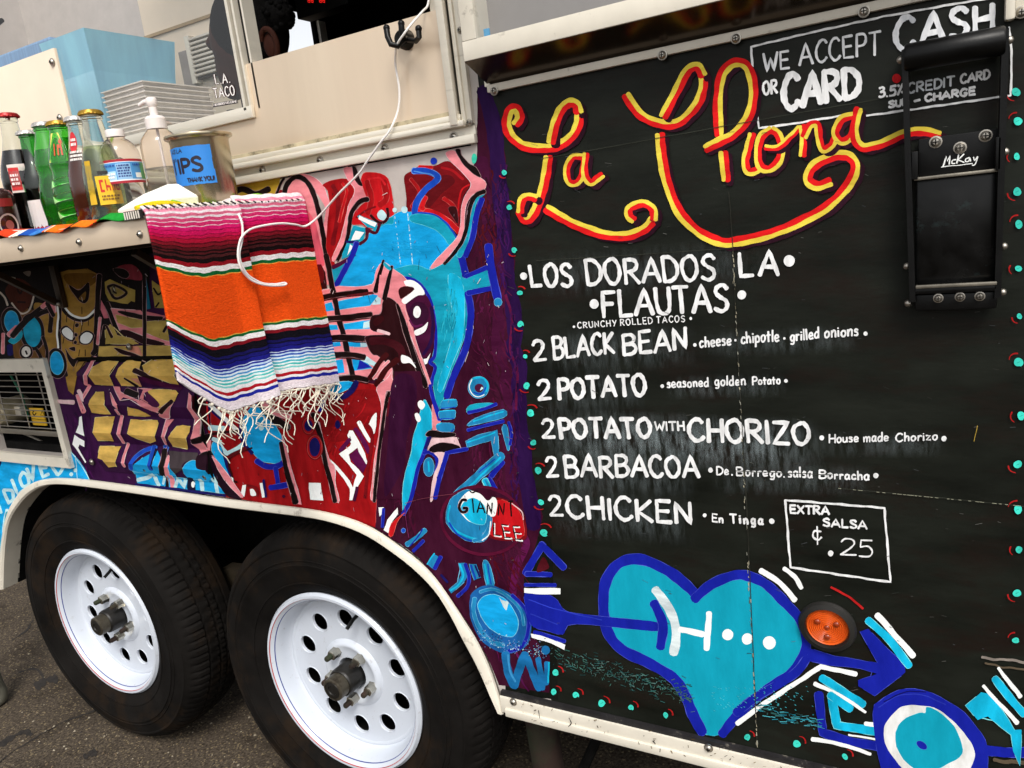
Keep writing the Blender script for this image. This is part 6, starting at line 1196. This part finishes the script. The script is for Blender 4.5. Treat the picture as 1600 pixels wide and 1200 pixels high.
# soap pump
p = on_y(243, 190, BY + .01); c = (p.x, BY + .01, ZC); R = .031; hb = p.z - ZC - .012; t = thing('pump_bottle', c, 'clear plastic pump dispenser with white pump head behind the steel canister', 'dispenser')
b = MB(); b.lathe([(.0001, 0), (R * .95, 0), (R, .006), (R, hb * .8), (R * .93, hb * .88), (R * .7, hb * .95), (R * .48, hb), (R * .46, hb + .006)], m_pet, c, 'z', 40); b.build('bottle_body', t, auto=60)
b = MB(); b.lathe([(.0001, .003), (R * .93, .003), (R * .95, .008), (R * .95, hb * .55), (.0001, hb * .551)], liq('gel', '#dcdcd0', .95), c, 'z', 32); b.build('gel', t, auto=60)
b = MB(); mw = mat('white_plastic', '#dcd4d0'); b.lathe([(R * .52, hb), (R * .52, hb + .016), (R * .4, hb + .02), (R * .2, hb + .021), (R * .2, hb + .034), (.0001, hb + .034)], mw, c, 'z', 36); z = c[2] + hb + .034; b.lathe([(.0001, 0), (.006, .0), (.0085, .004), (.0085, .012), (.007, .0145), (.0001, .015)], mw, (c[0], c[1], z), 'z', 24); b.tube([(c[0], c[1], z + .009), (c[0] - .012, c[1] - .004, z + .010), (c[0] - .022, c[1] - .007, z + .006)], lambda q: .0045 - .0015 * q, mw, 10); b.tube([(c[0], c[1], c[2] + .01), (c[0], c[1], c[2] + hb)], .002, mw, 8); b.build('pump_head', t)
# steel tip canister
p0, p1 = on_y(260, 209, -.17), on_y(360, 206, -.17); cx = (p0.x + p1.x) / 2; c = (cx, -.17 + .05, ZC); R = .052
pt = on_y(310, 213, -.12); Ht = pt.z - ZC; m_can = mat('canister_steel', '#b4a890', rough=.22, metal=.95, var=.1, vscale=6, stretch=(8, 8, .3), bump=.04, bscale=120)
pl, pr_ = on_y(256, 214, -.12).x, on_y(361, 206, -.12).x; cx = on_y(309, 210, -.12).x; RL = (pr_ - pl) / 2 * .66; R = RL * .87; c = (cx, -.12, ZC)
t = thing('tip_canister', c, 'round stainless steel canister with blue tape lettered TIPS THANK YOU', 'canister'); b = MB()
b.lathe([(.0001, 0), (R * .93, 0), (R * .97, .006), (R, Ht - .010), (R * 1.02, Ht - .006), (RL, Ht - .003), (RL * 1.01, Ht - .0005), (RL, Ht + .001), (R * 1.05, Ht), (R * .985, Ht - .004), (R * .95, .01), (.0001, .01)], m_can, c, 'z', 72); b.build('canister_body', t, auto=50)
def d8(a):
    m = '#2478c8'; v0, v1 = Ht * .30, Ht * .855
    a.fill(m, [(-1.35 + 1.5 * i / 16, v0 + .001 * (i % 2)) for i in range(17)] + [(.15, v0 + (v1 - v0) * .3), (.155, v0 + (v1 - v0) * .3), (.13, v0 + (v1 - v0) * .62), (.145, v0 + (v1 - v0) * .64)] + [(.12 - 1.47 * i / 16, v1) for i in range(17)], False, 0)
A8 = Art(0, step=2e-5, matf=lambda h: mat('print_' + h[1:], h, rough=.55, var=.05)); RR_ = R
def tape_place(u, v, h):   # u, v in millimetres round / up the can, 0 = facing the lens side
    a = u / 1000 / (R * 1.0) + .62 - .62; return Vector((c[0] + (R + .0007 + h) * math.sin(a), c[1] - (R + .0007 + h) * math.cos(a), c[2] + v / 1000))
A8.place = tape_place; V0, V1 = Ht * 1000 * .33, Ht * 1000 * .84; RM = R * 1000
def tape():
    a0 = -.6 * RM; a1 = 1.2 * RM; N = 24
    A8.grid('#2478c8', a0, V0, a1, V0 + (V1 - V0) * .36, N, .3); A8.grid('#2478c8', a0, V0 + (V1 - V0) * .34, a1 - 1.4, V0 + (V1 - V0) * .68, N); A8.grid('#2478c8', a0, V0 + (V1 - V0) * .66, a1 - .6, V1, N, .3)
    hh = (V1 - V0); U = Vector((0, 1)); K = '#160c20'
    A8.text(K, 'TIPS', (-.58 * RM, V0 + .30 * hh), (.84 * RM, V0 + .30 * hh), hh * .42, w=hh * .085, upv=U, jit=.4); A8.text(K, 'AS LA', (-.35 * RM, V0 + .84 * hh), (.2 * RM, V0 + .85 * hh), hh * .12, w=hh * .025, upv=U)
    A8.text(K, 'THANK YOU!', (.2 * RM, V0 + .06 * hh), (1.14 * RM, V0 + .06 * hh), hh * .13, w=hh * .028, upv=U)
tape(); A8.build('blue_tape', t)
# white foam clamshell
def foam():
    y = -.22; a, b_ = on_y(184, 322, y), on_y(258, 318, y); zt = on_y(252, 291, y).z; t = MB(); m = mat('white_foam', '#f0ece4', rough=.7, var=.02, bump=.1, bscale=500)
    x0, x1 = a.x, b_.x; z0 = CZT + .006; w_ = .055
    lo = [(x0, y - .0, z0), (x1, y - .0, z0), (x1 + .006, y + w_, z0), (x0 + .02, y + w_, z0)]
    md = [(x0 - .002, y - .002, z0 + .016), (x1 + .004, y - .002, z0 + .02), (x1 + .010, y + w_, z0 + .022), (x0 + .018, y + w_, z0 + .02)]
    tp = [(x0 + .030, y + .028, z0 + .036), (x1 - .012, y + .02, zt + .004), (x1 - .006, y + w_ - .02, zt + .004), (x0 + .04, y + w_ - .02, z0 + .037)]
    t.add(lo + md + tp, [(3, 2, 1, 0), (0, 1, 5, 4), (1, 2, 6, 5), (2, 3, 7, 6), (3, 0, 4, 7), (4, 5, 9, 8), (5, 6, 10, 9), (6, 7, 11, 10), (7, 4, 8, 11), (8, 9, 10, 11)], m)
    o = t.build('foam_box'); bv = o.modifiers.new('soft', 'BEVEL'); bv.width = .002; bv.segments = 2; tag(o, 'white foam takeout box with sloping lid in front of the water bottle', 'box')
foam()
# ------------------------------------------------------------------ white charging cable : window rail, hook, wall, blanket
def cable():
    XB = CXE + .022
    up_ = [(672, -30, .02), (669, 6, .01), (660, 18, -.006), (645, 35, -.024), (632, 52, -.034), (620, 72, -.03), (618, 100, -.012), (624, 140, -.008), (622, 172, -.010), (610, 202, -.022), (595, 222, -.026), (575, 250, -.024), (560, 272, -.022), (530, 302, -.018), (500, 336, -.012)]
    path = [on_y(a, b_, y) for a, b_, y in up_]
    bl = [(478, 353), (462, 351), (440, 349), (415, 352), (392, 358), (378, 370), (373, 385), (372, 402), (377, 420), (388, 434), (402, 442), (420, 446), (440, 446), (447, 444), (444, 442), (430, 444), (412, 443), (398, 437), (386, 428), (377, 412), (374, 396), (378, 376), (379, 358), (377, 345), (370, 330), (362, 322)]
    bl = [(q[0], q[1], XB + .002 * math.sin(i * .7) + (.005 if 4 < i < 9 else 0) - .012 * (q[1] < 345)) for i, q in enumerate(bl)]
    path += [on_x(a, b_, x) for a, b_, x in bl]
    e = path[-1]; path += [Vector((e.x - .02, e.y - .01, e.z + .006)), Vector((e.x - .035, e.y + .02, CZT + .014)), Vector((e.x - .05, e.y + .06, CZT + .012))]
    dense = []
    for i in range(len(path) - 1):
        a, b_, c_, d = path[max(0, i - 1)], path[i], path[i + 1], path[min(len(path) - 1, i + 2)]
        for k in range(6):
            t = k / 6; dense.append(.5 * (2 * b_ + (c_ - a) * t + (2 * a - 5 * b_ + 4 * c_ - d) * t * t + (3 * b_ - a - 3 * c_ + d) * t ** 3))
    dense.append(path[-1]); m = MB(); m.tube(dense, .0017, mat('white_cable', '#e4e0dc', rough=.4, var=.03), 8); o = m.build('charging_cable'); tag(o, 'thin white cable looped from the black wall hook down onto the striped blanket', 'cable')
cable()
# ------------------------------------------------------------------ behind the glass
def inside():
    # sticker on the pane
    st = Art(0, step=2e-5, matf=lambda h: mat('print_' + h[1:], h, rough=.5, var=.03)); st.place = lambda u, v, h: on_y(u, v, .0135 - h); st.at(0, 0, 4)
    for w_, c_ in ((13, '#3c1018'), (6, '#f0ece8')):
        random.seed(5); st.text(c_, 'L.A.', (1345, 530), (1440, 518), 66, w=w_ / 4 * .95, gap=.3, jit=.3, inset=2); st.text(c_, 'TACO', (1338, 618), (1472, 596), 66, w=w_ / 4, gap=.22, jit=.3, inset=2)
    st.fill('#2a2022', [(1330, 648), (1484, 622), (1487, 645), (1333, 671)], False, 0); st.text('#e8e0dc', 'MEMBERS WELCOME', (1336, 664), (1480, 640), 15, w=.75, gap=.3, jit=.1)
    st.build('window_sticker', SASH)
    m_tub = mat('blue_plastic_tub', '#a4daf4', rough=.4, var=.12, vscale=8, stretch=(3, 3, .4), trans=.25, ior=1.2)
    p = on_y(130, 43, .15); q = on_x(265, 80, p.x); zt = p.z; zl = on_y(137, 140, .15).z; xw = on_y(80, 62, .15).x - .05; d = q.y - .15 + .02; t = MB()
    def ringv(i, z): return [(p.x - i, .15 + i, z), (p.x - i, .15 + d - i, z), (xw + i, .15 + d - i, z), (xw + i, .15 + i, z)]
    L = [ringv(.0, zt), ringv(.014, zl + .01), ringv(.018, zl), ringv(.026, zl - .002), ringv(.05, 1.30), ringv(.006, zt - .001), ringv(.03, 1.32)]
    vs = [v for r in (L[0], L[1], L[2], L[3], L[4]) for v in r] + L[5] + L[6]; fs = []
    for a in range(4):
        for k in range(4): fs.append((a * 4 + k, a * 4 + (k + 1) % 4, a * 4 + 4 + (k + 1) % 4, a * 4 + 4 + k))
    for k in range(4): fs.append((k, (k + 1) % 4, 20 + (k + 1) % 4, 20 + k)); fs.append((20 + k, 20 + (k + 1) % 4, 24 + (k + 1) % 4, 24 + k))
    fs += [(16, 17, 18, 19), (24, 25, 26, 27)]; t.add(vs, fs, m_tub); o = t.build('plastic_tub'); tag(o, 'light blue plastic tub standing behind the glass above the bottles', 'tub')
    b2 = MB(); a = on_y(-30, 95, .2); c_ = on_y(76, 56, .2); b2.box((a.x - .1, .2, 1.3), (c_.x - .0, .42, c_.z), mat('pale_blue_crate', '#7c9cc0', rough=.5, var=.15, stretch=(6, 1, .3), vscale=20)); o = b2.build('crate'); bv = o.modifiers.new('soft', 'BEVEL'); bv.width = .006; bv.segments = 2; tag(o, 'grey blue crate behind the cream panel at the left edge of the window', 'crate')
    # stack of paper trays
    p = on_y(222, 125, .12); q = on_x(330, 140, p.x); xw = on_y(157, 142, .12).x; zb = on_y(226, 215, .12).z - .02; n = 13; grp = 'paper trays stacked behind the glass'; mt = mat('grey_paper_tray', '#dad2ca', rough=.8, var=.08, vscale=60); dz = (p.z - zb) / n; proto = None
    def tray():
        m = MB(); hx, hy, h = (p.x - xw) / 2, (q.y - .12) / 2, .03
        def rg(i, z): return [(hx - i, -hy + i, z), (hx - i, hy - i, z), (-hx + i, hy - i, z), (-hx + i, -hy + i, z)]
        R4 = [rg(0, h), rg(.0, h - .0025), rg(.003, h - .003), rg(.012, 0), rg(.002, h), rg(.014, .002)]; vs = [v for r in R4 for v in r]; fs = []
        for a_, b_ in ((0, 1), (1, 2), (2, 3), (0, 4), (4, 5)):
            for k in range(4): fs.append((a_ * 4 + k, a_ * 4 + (k + 1) % 4, b_ * 4 + (k + 1) % 4, b_ * 4 + k))
        fs += [(12, 13, 14, 15), (20, 21, 22, 23)]; m.add(vs, fs, mt); return m.build('paper_tray')
    for k in range(n):
        if not proto: o = proto = tray()
        else: o = proto.copy(); C.objects.link(o)
        o.location = ((p.x + xw) / 2 + random.uniform(-.0015, .0015), .12 + (q.y - .12) / 2 + random.uniform(-.0015, .0015), zb + dz * (k + 1) - .03); o.rotation_euler.z = random.uniform(-.006, .006)
        tag(o, 'grey paper food tray, topmost of the stack behind the glass' if k == n - 1 else 'grey paper food tray within the stack behind the glass', 'food tray', grp)
    sf = MB(); sf.box((-1.9, .03, zb - .03), (-1.06, .5, zb - .005), m_alu, .003)
    for x in (-1.245, -1.205, -1.12): sf.lathe([(.0001, 0), (.011, 0), (.012, .004), (.012, .010), (.0001, .0105)], mat('grey_rubber_foot', '#4c4640', rough=.7), (x, .045, E0 + .232), 'z', 20)
    sf.build('shelf', T)
    # cream board and louvre standing in for the bright scene reflected in the glass
    a, b_ = on_y(222, 40, .6), on_y(378, 60, .6); cw = MB(); cw.box((a.x, .6, 1.3), (b_.x - .0, .615, 2.5), m_crm, .004); cb = cw.build('reflection_board'); tag(cb, 'cream slatted board standing in for a bright reflection in the window glass', 'reflection_board')
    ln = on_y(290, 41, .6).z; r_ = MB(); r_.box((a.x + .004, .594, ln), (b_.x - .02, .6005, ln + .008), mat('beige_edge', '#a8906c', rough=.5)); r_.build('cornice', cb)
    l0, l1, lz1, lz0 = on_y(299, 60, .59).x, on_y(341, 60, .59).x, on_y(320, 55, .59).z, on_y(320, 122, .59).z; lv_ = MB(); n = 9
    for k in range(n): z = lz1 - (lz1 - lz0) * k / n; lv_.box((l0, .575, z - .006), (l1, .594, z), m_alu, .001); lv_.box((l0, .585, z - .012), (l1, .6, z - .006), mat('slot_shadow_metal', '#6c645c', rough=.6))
    lv_.box((l0 - .02, .58, lz0 - .01), (l0, .601, lz1 + .01), m_ivory, .002); lv_.box((l0 - .07, .595, lz0 - .1), (l0 - .022, .6005, lz1 - .02), mat('grey_shadow_board', '#8c8680', rough=.6)); lv_.build('reflected_louvre', cb)
    gw = MB(); gw.box((-2.613, .62, .5), (a.x - .01, .66, 2.5), mat('glass_reflection_grey', '#b8b0aa', rough=.6, var=.05)); o = gw.build('reflection_partition', T)  # grey wall standing in for the grey mirrored in the glass
    kn = MB(); kp = on_y(2, 32, .3); kn.tube([(kp.x - .05, .3, kp.z - .01), (kp.x + .004, .3, kp.z)], .006, m_blkst, 8); o = kn.build('utensil_handle'); tag(o, 'small black handle end at the upper left edge inside the window', 'utensil')
    # timer with red figures
    tp = on_y(495, 4, 1.0); cl = MB(); cl.box((tp.x - .09, 1.0, tp.z - .03), (tp.x + .12, 1.06, tp.z + .06), m_blkst, .004); o = cl.build('digital_timer'); tag(o, 'black digital timer with red figures hanging in the dark kitchen', 'timer')
    dg = Art(0, step=1e-5, matf=lambda h: mat('led_red', '#e01818', rough=.5, var=0, emit=('#ff2018', .5))); dg.place = lambda u, v, h: on_y(u, v, .9985 - h)
    for x in (481, 486, 499, 504):
        for q in ([(x, -3), (x + .2, 3)], [(x + 3, -2), (x + 3.2, 4)], [(x, 3), (x + 3.2, 4)], [(x, 0), (x + 3, 1)]): dg.line('led', q, 1.0, False, amp=0)
    dg.build('figures_lettering', o)
inside()
# ------------------------------------------------------------------ person inside, seen from behind the right ear
def person():
    y = .42; hc = on_y(391, 60, y); hz = hc.z; S_ = .098
    bm = bmesh.new()
    def ball(c, r, sc=(1, 1, 1), rot=None):
        t = bmesh.new(); bmesh.ops.create_uvsphere(t, u_segments=24, v_segments=16, radius=r)
        for v in t.verts: v.co = Vector((v.co.x * sc[0], v.co.y * sc[1], v.co.z * sc[2])); v.co = (rot @ v.co if rot else v.co) + Vector(c)
        me = bpy.data.meshes.new('t'); t.to_mesh(me); t.free(); bm.from_mesh(me); bpy.data.meshes.remove(me)
    X = hc.x - .012; Z = hz
    ball((X, y, Z), .095, (.98, .8, 1.12)); ball((X - .03, y, Z - .06), .068, (1, .85, 1)); ball((X - .098, y, Z - .03), .018, (1.2, .7, 1.2)); ball((X - .088, y, Z - .075), .02, (.7, 1.3, .6)); ball((X - .07, y, Z - .105), .03, (.9, 1, .7)); ball((X - .085, y - .03, Z + .005), .016); ball((X - .085, y + .03, Z + .005), .016)
    for k in range(7): ball((X + .02, y, Z - .1 - .02 * k), .055, (1, .95, .7))
    ball((X + .01, y, Z - .34), .14, (.85, 1.5, .9)); ball((X, y, Z - .52), .15, (.8, 1.15, 1.3)); ball((X, y, Z - .75), .15, (.8, 1.1, 1.2))
    for s in (-1, 1):
        for k in range(12): t = k / 11; ball((X - .02 - .05 * t, y + s * (.2 + .03 * t), Z - .29 - .27 * t), .052 - .01 * t)
        for k in range(10): t = k / 9; ball((X - .07 - .22 * t, y + s * (.23 - .06 * t), Z - .56 - .02 * t), .042 - .012 * t)
        hx, hy, hz_ = X - .31, y + s * .165, Z - .585; ball((hx, hy, hz_), .036, (1.2, .95, .45))
        for q in range(4):
            for k in range(6): ball((hx - .035 - .014 * k, hy + s * (-.026 + .017 * q), hz_ - .0025 * k * k * .4), .0088 - .0005 * k)
        for k in range(5): ball((hx - .008 - .012 * k, hy - s * (.03 + .005 * k), hz_ - .003 * k), .0098 - .0006 * k)
    for s in (-1, 1):
        for k in range(20): t = k / 19; ball((X, y + .14 * min(1, t * 2.5) + s * .085, Z - .85 - .62 * t), .085 - .035 * t, (1, 1, .8))
        ball((X - .05, y + .15 + s * .085, .54), .045, (2, .8, .7))
    me = bpy.data.meshes.new('person'); bm.to_mesh(me); bm.free(); o = bpy.data.objects.new('person', me); C.objects.link(o)
    r = o.modifiers.new('r', 'REMESH'); r.mode = 'VOXEL'; r.voxel_size = .007; s = o.modifiers.new('s', 'SMOOTH'); s.iterations = 6; s.factor = .5
    dg = bpy.context.evaluated_depsgraph_get(); nm = bpy.data.meshes.new_from_object(o.evaluated_get(dg)); o.modifiers.clear(); o.data = nm
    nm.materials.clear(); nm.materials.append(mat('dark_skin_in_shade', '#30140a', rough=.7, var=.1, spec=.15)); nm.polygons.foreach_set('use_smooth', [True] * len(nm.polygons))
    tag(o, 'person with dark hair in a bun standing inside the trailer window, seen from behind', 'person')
    m_h = mat('black_hair', '#040303', rough=.8, var=.3, vscale=200, bump=1, bscale=300, spec=.05); h = MB()
    h.ball((X + .016, y, Z + .016), .096, m_h, 32, (1.0, .86, 1.12)); b = on_y(432, 24, y); h.ball((b.x, y, b.z), .034, m_h, 24, (1.15, 1, 1.1))
    for k in range(90):
        a, e = random.uniform(0, 6.28), random.uniform(-1.2, 1.4); d = Vector((math.cos(a) * math.cos(e), math.sin(a) * math.cos(e), math.sin(e))); h.ball(Vector((b.x, y, b.z)) + d * .036, .007, m_h, 8)
    h.build('hair', o)
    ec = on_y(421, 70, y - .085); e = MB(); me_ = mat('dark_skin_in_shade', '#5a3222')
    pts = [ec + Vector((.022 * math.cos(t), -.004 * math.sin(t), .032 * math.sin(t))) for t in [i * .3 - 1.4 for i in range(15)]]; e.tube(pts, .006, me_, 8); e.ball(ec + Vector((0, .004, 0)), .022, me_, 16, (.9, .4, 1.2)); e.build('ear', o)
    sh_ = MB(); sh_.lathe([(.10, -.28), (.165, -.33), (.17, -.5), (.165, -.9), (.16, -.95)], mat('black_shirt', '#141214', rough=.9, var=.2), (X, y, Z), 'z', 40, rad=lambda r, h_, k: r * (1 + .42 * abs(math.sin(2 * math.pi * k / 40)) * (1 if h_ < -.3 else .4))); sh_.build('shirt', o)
person()
# ------------------------------------------------------------------ grey post at the picture's left edge
g = on_z(12, 1098, 0); pb = MB(); m_p = mat('grey_plastic_post', '#6c6a5e', rough=.6, var=.2, vscale=20, dirt='#2c2a22', dscale=14, damt=.7, dlo=.5)
pb.lathe([(.0001, .0), (.018, .0), (.03, .008), (.036, .022), (.037, .04), (.034, .06), (.031, .12), (.027, .4), (.024, .8), (.0001, .805)], m_p, (g.x - .025, g.y - .02, 0), 'z', 28)
o = pb.build('stand_post'); tag(o, 'grey post with a rounded foot standing on the asphalt left of the rear wheel', 'post')
